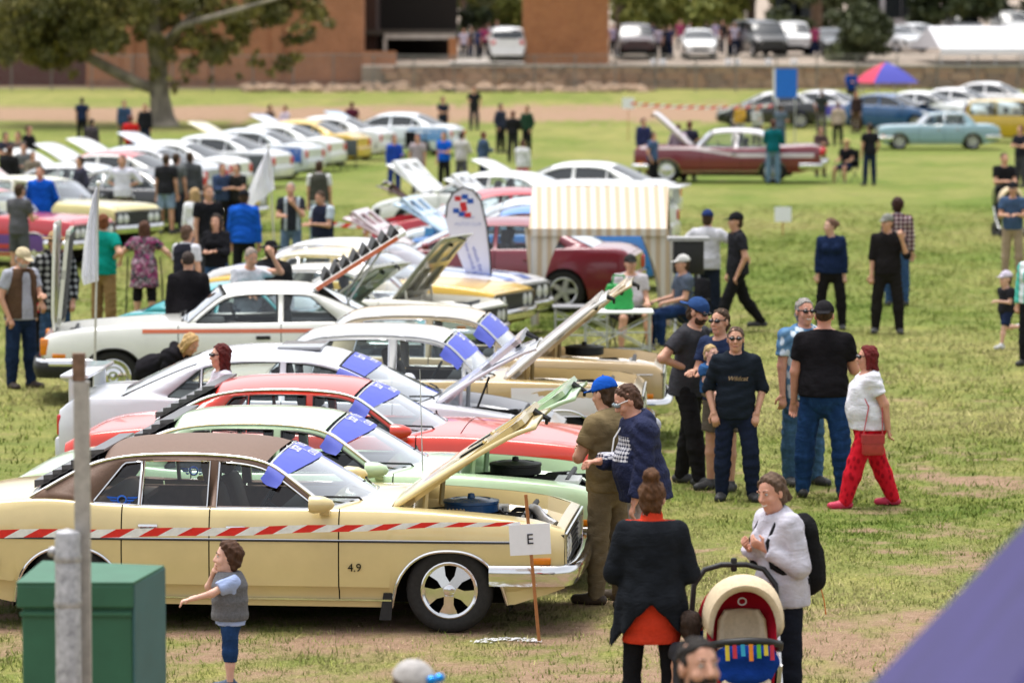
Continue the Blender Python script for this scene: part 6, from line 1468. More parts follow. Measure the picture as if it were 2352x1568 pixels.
# --- sharp foreground group
w1=person('woman in black cardigan over orange top with hair in a bun, seen from behind',1497,1090,1.68,178,lod=0,fem=True,g=1.06,top='tee',hem=-0.30,tm=c_((0.60,0.05,0.022)),bot='leggings',bm=c_((0.012,0.012,0.014)),hair='bun',hc=(0.10,0.045,0.02),la=((.3,.0,-1),(-.25,.85,.1)),ra=((.3,.0,-1),(-.25,.85,.1)),hy=-12,glasses='dark')
def overlayer(info,name,mat,sleeve,hemfn,inf=0.03,lo=0.0135,open_front=False):
    k=info['k']; tp=info['tp']; fT,lT,uT=info['fT'],info['lT'],info['uT']; P=[p for a in info['AJ'] for p in a[:3]]+[tp(0,0,-0.4),tp(0,0,0.5)]
    f=Field(np.min(P,axis=0)-0.3,np.max(P,axis=0)+0.3,lo); 
    f.cone(tp(0,-0.02,0.36),tp(0,-0.02,0.2),0.152*k,0.146*k,0.04,fT,0.86,inf=inf); f.cone(tp(0,-0.02,0.2),tp(0,-0.02,-0.05),0.146*k,0.195*k,0.05,fT,0.92,inf=inf); f.cone(tp(0,-0.02,-0.05),tp(0,-0.02,-0.34),0.20*k,0.245*k,0.05,fT,0.9,inf=inf)
    for sd in (1,-1): f.cone(tp(0,-0.01,0.365)+lT*sd*0.02*k,tp(sd*0.13,-0.01,0.375),0.072*k,0.066*k,0.05,inf=inf); f.cone(tp(sd*0.13,-0.01,0.40),tp(0,-0.01,0.44),0.045*k,0.05*k,0.04,inf=inf*0.8)
    for a in info['AJ']:
        s0,el,wr,d,fd,sd=a; f.cone(s0,el,0.052*k,0.044*k,0.03,inf=inf)
        if sleeve: p=wr-fd*0.03; f.cone(el,wr,0.044*k,0.034*k,0.02,inf=inf,cuts=((p,fd),))
    x=f.ax[0][:,None,None]; y=f.ax[1][None,:,None]; z=f.ax[2][None,None,:]
    hz=hemfn(x,y); f.d=np.maximum(f.d,hz-z); ang=np.arctan2(y-float(tp(0,0,0)[1]),x-float(tp(0,0,0)[0])); zz=np.clip((float(tp(0,0,0.1)[2])-z)/0.4,0,1); f.d=f.d+0.012*zz*np.sin(ang*13); f.wrinkle(0.003,1.3)
    f.cut(tp(0,0,0.50),uT); f.sub(tp(0,0.01,0.45),tp(0,0.05,0.6),0.062*k)
    if open_front: f.cut(tp(0,0.06,0),fT)
    return fields_obj(name,[f],mat,info['root'])
_tz=float(w1['tp'](0,0,0)[2])
overlayer(w1,'cardigan',c_((0.012,0.014,0.018)),True,lambda x,y:_tz-0.03-1.25*np.abs(x+0.0)**1.12+0*y,open_front=True)
cf=Field(np.array(w1['tp'](0,0,0.4))-0.16,np.array(w1['tp'](0,0,0.6))+0.16,0.01); cf.cone(w1['tp'](0,-0.005,0.44),w1['tp'](0,0.0,0.525),0.085,0.068,0.01); cf.sub(w1['tp'](0,0,0.50),w1['tp'](0,0,0.7),0.058); cf.wrinkle(0.003,2); fields_obj('collar',[cf],c_((0.60,0.05,0.022)),w1['root'])
p2=person('smiling woman in pale grey hoodie with a black backpack, beside the pram',1796,1072,1.68,-62,lod=0,fem=True,top='hoodie',hem=-0.13,tm=c_((0.50,0.49,0.56)),bot='pants',bm=c_((0.012,0.014,0.022)),hair='tail',hc=(0.12,0.075,0.05),la=((.24,-.05,-1),(-.62,.72,.55)),ra=((.24,-.05,-1),(-.5,.78,.5)),smile=True,hp=10,hy=14,lean=4,sk=(0.58,0.30,0.21))
def backpack(info,mat,strapm,dangle=True):
    tp=info['tp']; k=info['k']; r=info['root']; f=Field(np.array(tp(0,-0.2,0.2))-0.36,np.array(tp(0,-0.2,0.2))+0.36,0.013)
    f.cone(tp(0,-0.20,0.06),tp(0,-0.20,0.34),0.15,0.125,0.03,info['fT'],0.62); f.cone(tp(0,-0.27,0.04),tp(0,-0.27,0.17),0.105,0.10,0.03,info['fT'],0.5); f.wrinkle(0.002,0.4); b=fields_obj('backpack',[f],mat,None)
    b.parent=r
    for sd in (1,-1):
        pts=[tp(sd*0.085,-0.15,0.40),tp(sd*0.095,-0.05,0.475),tp(sd*0.10,0.07,0.44),tp(sd*0.105,0.148,0.32),tp(sd*0.125,0.135,0.16),tp(sd*0.17,0.02,0.08),tp(sd*0.14,-0.13,0.03)]
        MB().tube([Vector(p) for p in pts],[0.022]*7,6).build('strap',strapm,b,60)
    if dangle: MB().tube([Vector(tp(-0.02,-0.30,0.03)),Vector(tp(0.0,-0.33,-0.15)),Vector(tp(0.01,-0.33,-0.24))],0.004,4).build('drawcord',plain((0.7,0.16,0.02),0.6),b,60)
    b2=b.copy(); return b
backpack(p2,c_((0.012,0.012,0.013)),c_((0.013,0.013,0.014)))
boy=person('small boy with curly brown hair in a grey vest chewing his sleeve',527,1232,1.05,-82,lod=0,child=True,top='tee',tm=c_((0.34,0.42,0.66)),hem=-0.12,bot='capri',bm=denim((0.018,0.05,0.14)),hair='curly',hc=(0.075,0.035,0.02),la=((.15,.80,-.45),(-.15,.95,-.25)),ra=((.1,.75,-.35),(-.5,-.25,.85)),sk=(0.66,0.40,0.31),shoe=(0.03,0.06,0.12),legs='stand')
overl=boy; tp=boy['tp']; f=Field(np.array(tp(0,0,0.2))-0.25,np.array(tp(0,0,0.2))+0.25,0.009); kk=boy['k']
f.cone(tp(0,0,-0.04),tp(0,0,0.34),0.178*kk,0.17*kk,0.03,boy['fT'],0.92,inf=0.034); f.cone(tp(0.10,0,0.37),tp(-0.10,0,0.37),0.07*kk,0.07*kk,0.04,inf=0.03); f.cone(tp(0,0,0.42),tp(0,0,0.50),0.085*kk,0.075*kk,0.02,inf=0.012)
zz=f.ax[2][None,None,:]; f.d=f.d+0.006*np.abs(np.sin((zz-float(tp(0,0,0)[2]))*32)); f.cut(tp(0,0,-0.06),-boy['uT']); f.cut(tp(0,0,0.535),boy['uT']); f.sub(tp(0,0,0.50),tp(0,0,0.7),0.068*kk)
for a in boy['AJ']: f.sub(a[0]+a[3]*0.012,a[0]+a[3]*0.2,0.062*kk)
fields_obj('vest',[f],plain((0.115,0.115,0.125),0.95,noise=0.22,nscale=60,bump=0.6),boy['root']); MB().box((-0.02,-0.006,-0.014),(0.02,0.0,0.014)).build('vest_tag',plain((0.55,0.48,0.3),0.8),boy['root'],0).location=tuple(Vector(tp(0.1,0.135,-0.01)))
p4=person('man in navy zip hoodie with pale glasses looking down beside the cars',1478,862,1.82,-80,lod=0,top='hoodie',hem=-0.12,g=1.18,belly=0.35,tm=knit((0.020,0.025,0.065),1.17,1.36),bot='long_shorts',bm=c_((0.50,0.47,0.47)),hair='short',hc=(0.085,0.045,0.03),glasses='white',hp=24,la=((.16,.1,-1),(.0,.35,-.9)),ra='front',lean=5,extra=dict(hoodm=c_((0.33,0.34,0.38))),sk=(0.60,0.31,0.22))
tpp=p4['tp']
MB().tube([Vector(tpp(0.03,0.14,0.43)),Vector(tpp(0.05,0.20,0.36)),Vector(tpp(0.055,0.225,0.26))],0.007,5).build('drawstring',M('white'),p4['root'],60)
person('man in khaki shirt and trousers with royal blue cap, arms folded, back turned',1398,856,1.80,-128,lod=0,top='polo',g=1.08,hem=-0.10,tm=c_((0.21,0.16,0.085)),bot='pants',bm=c_((0.20,0.155,0.095)),hat='cap',hatc=(0.01,0.08,0.42),hair='short',la='cross',ra='cross',shoe=(0.06,0.04,0.025),hp=10)
person('man in charcoal tee with navy cap worn backwards, hand on hip',1583,669,1.90,58,lod=0,top='tee',g=1.05,hem=-0.13,tm=c_((0.045,0.045,0.052)),bot='pants',bm=c_((0.016,0.015,0.016)),hat='backcap',hatc=(0.025,0.06,0.17),hair='short',la='pocket',ra='hip',legs=((-8,3,4),(16,3,8)),glasses='dark',hp=14,beard=(0.06,0.035,0.02),lean=4,group=WATCH)
p7=person('man in dark shirt and sunglasses carrying a blond toddler',1657,700,1.80,-40,lod=0,tm=c_((0.02,0.03,0.07)),bot='shorts',bm=c_((0.12,0.10,0.08)),glasses='dark',la='front',ra='front',hair='short',group=WATCH)
_pp=Vector(p7['root'].location)+Vector((-0.12,-0.30,0.86)); person('blond toddler in blue shirt held on a man’s arm',loc=_pp,h=0.86,face=40,lod=0,child=True,legs='sit',seat=0.12,tm=c_((0.03,0.09,0.22)),bot='shorts',bm=c_((0.2,0.17,0.13)),hair='short',hc=(0.42,0.30,0.14),sk=(0.66,0.40,0.31),la='front',ra='front')
p8=person('man in dark navy tee and sunglasses with both hands in pockets',1690,741,1.69,-4,lod=0,top='roll',g=1.06,hem=-0.14,tm=c_((0.013,0.018,0.026)),bot='pants',bm=c_((0.014,0.02,0.042)),glasses='dark',hair='short',hc=(0.11,0.07,0.05),la='pocket',ra='pocket',legs='lazy',group=WATCH,shoe=(0.02,0.02,0.022))
decal(p8,'Wildcat',0.06,0.02,1.17,plain((0.40,0.28,0.15),0.7),'front',0.3)
person('grey-haired man in blue leaf-print shirt and sunglasses',1846,676,1.87,22,lod=0,top='polo',hem=-0.16,g=1.08,tm=pattern('leafshirt','leaf',[(0.62,0.70,0.78),(0.14,0.27,0.42),(0.07,0.16,0.30)],13),bot='pants',bm=denim((0.05,0.11,0.20)),glasses='dark',hair='short',hc=(0.30,0.28,0.26),group=WATCH,smile=True,la='down',ra='down',sk=(0.60,0.30,0.21))
person('big man in black tee and blue jeans with black cap, seen from behind',1893,683,1.91,172,lod=0,top='tee',g=1.22,hem=-0.06,tm=c_((0.012,0.011,0.013)),bot='pants',bm=denim((0.014,0.045,0.13)),hat='backcap',hatc=(0.016,0.015,0.017),hair='buzz',la=((.22,.05,-1),(.05,.15,-1)),ra=((.25,.3,-.9),(-.3,.8,.2)),legs='wide',group=WATCH,sk=(0.60,0.29,0.20))
rw_=person('woman with red hair in white tee and bright red trousers, walking',1997,777,1.58,-86,lod=0,fem=True,g=1.32,belly=0.55,top='tee',hem=-0.10,tm=c_((0.68,0.68,0.74)),bot='pants',bm=pattern('redpants','leaf',[(0.32,0.005,0.015),(0.55,0.008,0.02),(0.62,0.012,0.03)],26),hair='bob',hc=(0.13,0.012,0.012),glasses='dark',legs=((20,2,4),(-16,2,6)),la='swb',ra='down',shoe=(0.5,0.02,0.07),sk=(0.56,0.28,0.19))
bg_=MB().bevbox((-0.10,-0.04,-0.13),(0.10,0.04,0.06),0.02).build('handbag',plain((0.42,0.04,0.035),0.45),rw_['root'],40); bp=Vector(rw_['tp'](0.27,-0.0,-0.20)); bg_.location=bp; bg_.rotation_euler=(0,0,R(90))
MB().box((-0.105,-0.046,-0.02),(0.105,0.046,0.062)).build('bag_flap',plain((0.36,0.03,0.03),0.45),bg_,0)
for dx in (0.09,-0.09): MB().tube([bp+Vector((0,dx,0.05)),Vector(rw_['tp'](0.24,0.04 if dx<0 else -0.10,0.15)),Vector(rw_['tp'](0.12,0.13 if dx<0 else -0.13,0.36)),Vector(rw_['tp'](0.03,0.0,0.50))],0.006,5).build('bag_strap',plain((0.42,0.05,0.06),0.5),bg_,60).matrix_parent_inverse=bg_.matrix_basis.inverted()
for i,(t_,sz,zz_) in enumerate((('Stay',0.075,1.19),('Young',0.085,1.12),('& CRUISIN',0.045,1.05))): decal(rw_,t_,sz,0.0,zz_,plain((0.05,0.16,0.5),0.7),'back',0.2 if i<2 else 0)
# near heads at the bottom edge
person('bearded dark-haired man in dark top close before the pram',loc=((1604-1176)*17.4/FPX,17.4,0),h=1.86,face=28,lod=0,hair='short',hc=(0.022,0.018,0.016),beard=(0.03,0.022,0.018),tm=c_((0.02,0.025,0.03)),hp=-4)
cp_=person('man in pale grey cap with blue mirrored sunglasses on its peak',loc=((930-1176)*17.8/FPX,17.8,0),h=1.69,face=62,lod=0,hat='cap',hatc=(0.40,0.38,0.37),hair='short',hc=(0.1,0.06,0.04),tm=c_((0.2,0.2,0.22)),hp=12)
gm_=MB()
for sd in (1,-1): gm_.ball(cp_['hp'](sd*0.036,0.098,0.078),(0.030,0.026,0.022),10,6)
gm_.build('mirrored_glasses',plain((0.01,0.22,0.62),0.05,0.6),cp_['root'],180)
person('dark curly-haired child behind the black cardigan',1586,1402,0.84,170,lod=1,child=True,hair='curly',hc=(0.035,0.02,0.014),tm=c_((0.05,0.05,0.06)))
# --- mid distance right
person('man in black and cyan polo with black cap striding past the gazebo',1693,473,1.85,-74,lod=1,tm=c_((0.022,0.022,0.027)),bm=c_((0.012,0.012,0.013)),hat='cap',hatc=BLK,legs='walk',la='pocket',ra='pocket',top='polo')
person('man in pale grey tee and navy cap, back turned beside the gazebo',1625,477,1.78,165,lod=1,tm=c_((0.50,0.50,0.54)),bm=c_((0.015,0.02,0.035)),hat='cap',hatc=(0.02,0.035,0.12),la='out',ra='out',g=1.08)
person('woman in navy zip top and black trousers with hair tied back',1910,496,1.68,-8,lod=1,fem=True,top='long',tm=c_((0.012,0.022,0.06)),bm=c_((0.014,0.013,0.014)),hair='lowbun',hc=(0.15,0.08,0.05),hy=-55,la='down',ra='down',legs='wide',sk=PALE)
person('man in black shirt and trousers with camouflage cap talking on a phone',2040,486,1.78,-6,lod=1,top='roll',tm=c_((0.015,0.013,0.014)),bm=c_((0.016,0.014,0.014)),hat='cap',hatc=(0.18,0.18,0.16),la='phone',ra='down',hy=-35,legs='wide',g=1.05)
person('man with dark curly hair in plaid shirt behind the phone caller',2062,450,1.76,175,lod=1,tm=pattern('plaidr','plaid',[(0.03,0.03,0.05),(0.35,0.05,0.06),(0.5,0.5,0.52)],90),hair='curly',hc=(0.04,0.015,0.012),top='long')
person('man in black tee pushing a stroller at the right edge',2306,347,1.8,18,lod=1,tm=c_(BLK),bm=c_(BLK),hair='buzz',la='front',ra='front')
person('youth in blue tee and dark cap with khaki trousers at the right edge',2327,414,1.72,-12,lod=1,tm=c_((0.05,0.085,0.16)),bm=c_((0.33,0.25,0.18)),hat='cap',hatc=BLK,la='front',ra='front')
person('woman in turquoise and white top at the right edge',2374,552,1.66,-30,lod=1,fem=True,top='long',tm=pattern('teals','stripex',[(0.6,0.65,0.68),(0.08,0.45,0.38)],6),bm=c_(BLK),hair='tail')
person('running boy in black tee and striped cap beside the turquoise woman',2312,612,1.14,-60,lod=1,child=True,tm=c_((0.02,0.02,0.024)),bot='shorts',bm=c_(NAVY),hat='cap',hatc=(0.5,0.45,0.55),legs='run',shoe=(0.5,0.5,0.5),sk=(0.64,0.39,0.3),la='front',ra='swb')
person('person in white cap seated in gazebo shade, blue jeans',loc=ground(1570,790),h=1.72,face=-70,lod=1,legs='sit',seat=0.42,la='sit',ra='sit',hat='cap',hatc=(0.5,0.49,0.48),tm=c_((0.08,0.1,0.14)),bm=denim((0.012,0.03,0.09)))
person('man in dark cap and pale shirt seated at the table with green bag',loc=ground(1447,798),h=1.74,face=10,lod=1,legs='sit',seat=0.45,la='sit',ra='sit',hat='cap',hatc=(0.03,0.03,0.03),tm=c_((0.5,0.47,0.5)),bot='shorts',bm=c_((0.04,0.035,0.03)),belly=0.4,g=1.1)
# --- left group
LGp='people gathered around the white hatchback'
v1=person('man in tan cap with brown vest over grey shirt, looking down',46,560,1.79,42,lod=0,hat='cap',hatc=(0.50,0.42,0.28),tm=c_((0.33,0.34,0.40)),bm=denim((0.012,0.024,0.06)),beard=(0.45,0.42,0.4),hp=20,la='front',ra='pocket',g=1.12,shoe=(0.035,0.02,0.014),hem=-0.12,group=LGp,hc=(0.35,0.33,0.32))
vest(v1,c_((0.085,0.05,0.032)),0.036,0.0145,-0.10,True)
person('man in wide brown hat and black plaid jacket with lilac shirt',125,526,1.86,30,lod=0,hat='brim',hatc=(0.36,0.24,0.13),top='jacket',hem=-0.2,tm=pattern('plaidb','plaid',[(0.014,0.014,0.016),(0.09,0.09,0.095),(0.3,0.3,0.3)],75),bm=denim((0.03,0.06,0.12)),glasses='dark',la='pocket',ra='pocket',group=LGp)
person('person in red jacket half hidden behind the plaid jacket man',loc=(X(97,52.6),52.6,0),h=1.50,face=60,lod=1,top='jacket',tm=c_(CRED),bm=c_(BLK),group=LGp)
person('red-haired man in teal tee with hand on hip behind the upright bonnet',237,485,1.8,150,lod=1,tm=c_((0.005,0.22,0.18)),bm=c_((0.24,0.15,0.07)),hair='short',hc=(0.18,0.06,0.025),la='front',ra='hip',group=LGp,hy=40,g=1.08)
fw=person('woman in pink and black floral dress leaning on crutches',331,503,1.58,168,lod=1,fem=True,g=1.12,top='dress',tm=pattern('floral','blotch',[(0.012,0.012,0.015),(0.42,0.03,0.18),(0.012,0.014,0.016),(0.55,0.42,0.5),(0.02,0.16,0.13),(0.25,0.02,0.12),(0.02,0.02,0.02)],30),bot='capri',bm=c_(BLK),hair='long',hc=(0.09,0.04,0.025),la='out',ra='out',group=LGp,sk=PALE)
for sd in (1,-1):
    MB().tube([Vector((sd*0.30,0.02,0.0)),Vector((sd*0.27,0.0,0.75)),Vector((sd*0.25,0.03,1.02))],0.013,6).build('crutch',M('black'),fw['root'],60)
person('balding man in black jumper seen from behind the white hatchback roof',432,570,1.76,178,lod=1,top='long',tm=c_((0.013,0.012,0.014)),hair='buzz',hc=(0.05,0.035,0.03),g=1.12,group=LGp)
vest(person('man in black vest over white sleeves behind the black jumper man',428,510,1.74,140,lod=1,top='tee',tm=c_((0.55,0.55,0.6)),hair='short',hc=(0.12,0.07,0.05),group=LGp),c_((0.02,0.02,0.03)))
person('woman with long dark hair in black top among the left crowd',497,487,1.66,-15,lod=1,fem=True,top='long',tm=c_(BLK),hair='long',hc=(0.03,0.02,0.016),la='front',ra='front',group=LGp)
person('man in black tee with fair short hair behind the dark-haired woman',477,420,1.84,30,lod=1,tm=c_(BLK),hair='short',hc=(0.16,0.08,0.045),bm=c_((0.05,0.05,0.06)),group=LGp)
person('fair-haired woman in white shirt beside the man in black tee',448,428,1.62,200,lod=1,fem=True,top='long',tm=c_(WHT),hair='long',hc=(0.45,0.3,0.15),group=LGp)
person('person in bright blue jacket and black trousers beneath the white flag',560,432,1.78,170,lod=1,top='jacket',tm=c_((0.01,0.085,0.45)),bm=c_(BLK),hat='cap',hatc=BLK,la='down',ra='down',group=LGp)
person('man in white polo with blue trim raising a hand to his brow',568,558,1.72,25,lod=1,tm=c_((0.62,0.63,0.7)),hair='short',hc=(0.3,0.25,0.22),la='head',ra='front',lean=8,hp=15,group=LGp)
person('man in dark coat and black brimmed hat seen from behind',622,548,1.76,176,lod=1,top='jacket',g=1.12,tm=c_((0.022,0.022,0.024)),hat='brim',hatc=(0.012,0.012,0.014),bm=c_(BLK),group=LGp)
person('grey-haired man in black and white polo drinking, blue jeans',668,414,1.74,-5,lod=1,tm=pattern('bwpolo','stripex',[(0.02,0.022,0.03),(0.02,0.022,0.03),(0.35,0.4,0.45),(0.02,0.022,0.03)],4.5),bm=denim((0.1,0.15,0.24)),hair='buzz',hc=(0.35,0.3,0.28),la='chin',ra='front',group=LGp)
vest(person('man in dark vest and pale sleeves looking down at a phone',741,432,1.72,-40,lod=1,tm=c_((0.45,0.52,0.58)),bm=denim((0.09,0.13,0.2)),hair='short',hp=22,la='front',ra='front',group=LGp),c_((0.02,0.024,0.045)))
vest(person('man in olive vest with white sleeves, back turned by the row of cars',733,365,1.76,175,lod=1,tm=c_((0.6,0.6,0.6)),bm=denim((0.14,0.2,0.28)),hair='short',group=LGp),c_((0.06,0.06,0.05)))
person('tall man in bright blue jacket beside the pale yellow sedan',93,377,1.82,-12,lod=1,top='jacket',tm=c_((0.008,0.09,0.5)),bm=c_(BLK),hair='buzz',la='back',ra='back',group=LGp)
person('man in grey tee and shorts leaning towards the red sedan',43,417,1.78,150,lod=1,tm=c_((0.09,0.09,0.10)),bot='shorts',bm=c_((0.08,0.085,0.09)),hair='short',la='front',ra='front',group=LGp)
person('man in white shirt and dark tie holding a camera',281,352,1.80,-10,lod=1,top='roll',tm=c_((0.66,0.66,0.76)),bm=c_((0.1,0.075,0.06)),hair='short',hc=(0.03,0.02,0.015),la='hip',ra='hip',group=LGp)
person('man in black tee and pale denim shorts facing the cars',381,350,1.76,165,lod=1,tm=c_((0.022,0.022,0.025)),bot='shorts',bm=denim((0.22,0.3,0.42)),hair='short',group=LGp)
person('person in grey tee beside the man in denim shorts',404,348,1.76,150,lod=1,tm=c_((0.12,0.13,0.13)),bm=c_((0.03,0.035,0.05)),group=LGp)
person('man in dark grey hoodie and pale trousers near the white flag',436,345,1.78,170,lod=1,top='jacket',tm=c_((0.07,0.075,0.08)),bm=c_((0.4,0.35,0.3)),group=LGp)
person('blonde woman in black hooded top bending low behind the silver sedan',loc=((345-1176)*43.6/FPX,43.6,0),h=1.62,face=62,lod=0,fem=True,top='hoodie',tm=c_((0.014,0.013,0.016)),bot='pants',bm=c_(BLK),hair='bob',hc=(0.55,0.36,0.16),lean=62,legs=((45,5,75),(40,5,70)),hp=10,la='reach',ra='reach')
person('woman with long dark red hair and sunglasses between the silver and red sedans',loc=((508-1176)*37.25/FPX,37.25,0),h=1.56,face=-72,lod=0,fem=True,hair='long',hc=(0.095,0.014,0.012),glasses='dark',tm=c_((0.55,0.53,0.6)),sk=PALE)
# --- far people
FAR='people scattered far across the field'
far=[(188,222,1.75,170,NAVY,BLK,'person in dark navy coat standing alone left of the gum tree'),(210,270,1.7,150,(0.06,0.05,0.06),BROWN,'person with white cap and dark red sleeves near the raised white hood'),(285,228,1.78,20,(0.04,0.07,0.14),(0.1,0.09,0.08),'white-haired man in blue jumper near the gum tree'),(300,262,1.74,160,(0.5,0.02,0.02),BLK,'person in bright red top beside the gum tree trunk'),(333,236,1.78,-20,(0.016,0.016,0.02),NAVY,'person in black top with grey band by the gum tree trunk'),
 (65,285,1.76,60,BLK,BLK,'man in black jacket talking in the far left group'),(42,300,1.7,-30,(0.12,0.1,0.09),NAVY,'person in brown top in the far left group'),(12,300,1.7,40,(0.03,0.03,0.05),BLK,'person in dark top at the far left edge'),(22,330,1.72,150,(0.015,0.015,0.016),BLK,'broad person in black tee with back turned in the far left group'),(55,325,1.7,-20,(0.13,0.135,0.14),(0.1,0.1,0.1),'person in grey tee with folded arms in the far left group'),(75,345,1.5,30,(0.2,0.17,0.13),BROWN,'child in tan top beside the far left group'),
 (185,355,1.7,-60,(0.045,0.045,0.07),BLK,'person in dark purple top beside the silver car window'),(620,238,1.7,60,(0.05,0.03,0.03),BLK,'dark-haired person leaning near the lilac hood'),(655,240,1.65,-50,(0.5,0.42,0.5),NAVY,'person in pale pink top behind the raised hoods'),(808,232,1.7,160,(0.10,0.02,0.04),BLK,'person in maroon top beside the pale blue coupe'),
 (1017,220,1.78,40,(0.02,0.025,0.045),BLK,'man in dark navy jacket behind the pale blue coupe'),(1089,207,1.8,-10,(0.02,0.02,0.024),(0.03,0.03,0.04),'man in black tee with folded arms on the far grass'),(1150,235,1.78,50,(0.03,0.035,0.06),BLK,'tall dark-haired man at the left of the far trio'),(1178,252,1.72,160,(0.015,0.015,0.017),(0.03,0.03,0.035),'man in black with back turned in the middle of the far trio'),(1210,240,1.75,-40,(0.02,0.05,0.03),BLK,'man in black and green jersey at the right of the far trio'),(1200,318,1.5,150,(0.6,0.6,0.62),(0.5,0.02,0.04),'child in white top and red shorts near the raised white hoods'),
 (1478,268,1.75,30,(0.03,0.035,0.1),BLK,'man in black and blue top at the nose of the maroon coupe'),(1558,282,1.68,170,(0.55,0.42,0.5),BROWN,'woman in pale pink top behind the maroon coupe'),(1584,275,1.75,160,(0.03,0.03,0.05),BLK,'person in dark top behind the maroon coupe roof'),(1500,300,1.6,60,(0.06,0.1,0.2),BLK,'person in blue plaid top behind the raised maroon coupe hood'),
 (1776,272,1.86,170,(0.006,0.10,0.12),(0.14,0.22,0.32),'man in teal shirt and jeans leaning on the maroon coupe'),(1793,238,1.75,150,(0.09,0.12,0.16),(0.06,0.09,0.18),'man in checked blue shirt near the blue banner sign'),(1815,212,1.6,30,(0.6,0.36,0.02),(0.55,0.34,0.03),'person in yellow top below the blue banner sign'),(1738,240,1.55,30,(0.42,0.43,0.42),BLK,'person in pale grey top seated-height near the black hatchback'),(1700,236,1.5,-20,(0.5,0.3,0.05),(0.3,0.3,0.3),'child in orange cap and grey top near the black hatchback'),
 (1887,212,1.76,165,(0.03,0.035,0.035),(0.1,0.09,0.1),'man in dark green jumper among the group before white cars'),(1925,232,1.66,175,(0.42,0.33,0.27),BLK,'woman in beige cardigan and pink skirt before white cars'),(1955,195,1.84,10,(0.01,0.05,0.22),(0.02,0.02,0.03),'man in royal blue jacket before the deep blue hatchback'),(1968,215,1.7,-40,(0.04,0.025,0.025),BROWN,'person in dark brown top beside man in royal blue jacket'),(1885,290,1.5,20,(0.08,0.05,0.05),BROWN,'child in brown top behind the maroon coupe tail'),
 (1998,280,1.78,-160,(0.016,0.016,0.02),(0.016,0.025,0.06),'man in black tee with white back print walking right of the maroon coupe'),(2345,285,1.75,-50,(0.02,0.02,0.03),(0.05,0.05,0.06),'person in black cut by the right edge beside the yellow van'),
 (1060,300,1.6,150,(0.5,0.48,0.46),(0.1,0.1,0.12),'person in white top beside the pale blue coupe tail'),(1020,300,1.62,-30,(0.008,0.09,0.5),BLK,'person in bright blue top beside the pale blue coupe tail'),(1110,300,1.55,120,(0.05,0.08,0.14),NAVY,'person in denim blue top crouching near the raised white hoods'),(905,308,1.6,30,(0.02,0.06,0.35),(0.02,0.04,0.2),'person in blue jersey beside the white sedan tail'),(960,305,1.62,-20,(0.35,0.3,0.32),(0.03,0.03,0.05),'person in patterned grey top beside the white sedan tail'),(510,372,1.6,30,(0.04,0.06,0.12),BLK,'person in blue and white near the white sedan tail by the flag'),(545,372,1.6,-30,(0.02,0.02,0.02),BLK,'person in black seated beside the silver sedan tail')]
for (u,v,h,fc,tc_,bc_,lab) in far: person(lab,u,v,h,fc,lod=2,tm=c_(tc_),bm=c_(bc_),top='long' if sum(map(ord,lab))%2 else 'tee',hair='short',hc=(0.06+0.1*(len(lab)%3)/3,0.04,0.03),la=['down','front','pocket','cross'][len(lab)%4],ra=['pocket','down','front','cross'][len(lab)%4],group=FAR)
person('man in straw hat and black top sitting on a chair on the grass',loc=ground(1945,418),h=1.7,face=-35,lod=2,legs='sit',seat=0.4,la='sit',ra='sit',hat='brim',hatc=(0.5,0.36,0.16),tm=c_(BLK),bot='shorts',bm=c_(NAVY),group=FAR)
CRW='people behind the terrace wall by the car park'
cc=[(0.5,0.45,0.55),(0.02,0.02,0.03),(0.03,0.04,0.1),(0.3,0.05,0.12),(0.4,0.4,0.45),(0.06,0.06,0.07),(0.35,0.3,0.42),(0.05,0.03,0.04)]
nm_=['lilac','black','navy','maroon','grey','charcoal','mauve','dark brown']
for i,(u,y) in enumerate(((1066,202),(1082,203),(1098,202),(1113,204),(1125,206),(1142,212),(1405,208),(1418,204),(1512,203),(1525,202.5),(1538,203),(1560,214),(1580,215),(1620,214),(1640,215),(1672,204),(1684,206),(1655,212),(1496,212),(1868,205))):
    z=deckz(y); person('person in %s top %s'%(nm_[i%8 if i!=18 else 5],'by the carport and white utility' if u<1200 else ('behind the white hatchback in the car park' if 1540<u<1665 else ('between the dark four-wheel drive and white hatchback' if u<1545 else 'beside the black van in the car park'))),loc=(X(u,y),y,z),h=1.62+0.03*(i%6),face=(i*67)%360,lod=2,tm=c_(cc[i%8]),bm=c_([BLK,NAVY,(0.05,0.05,0.06)][i%3]),group=CRW)
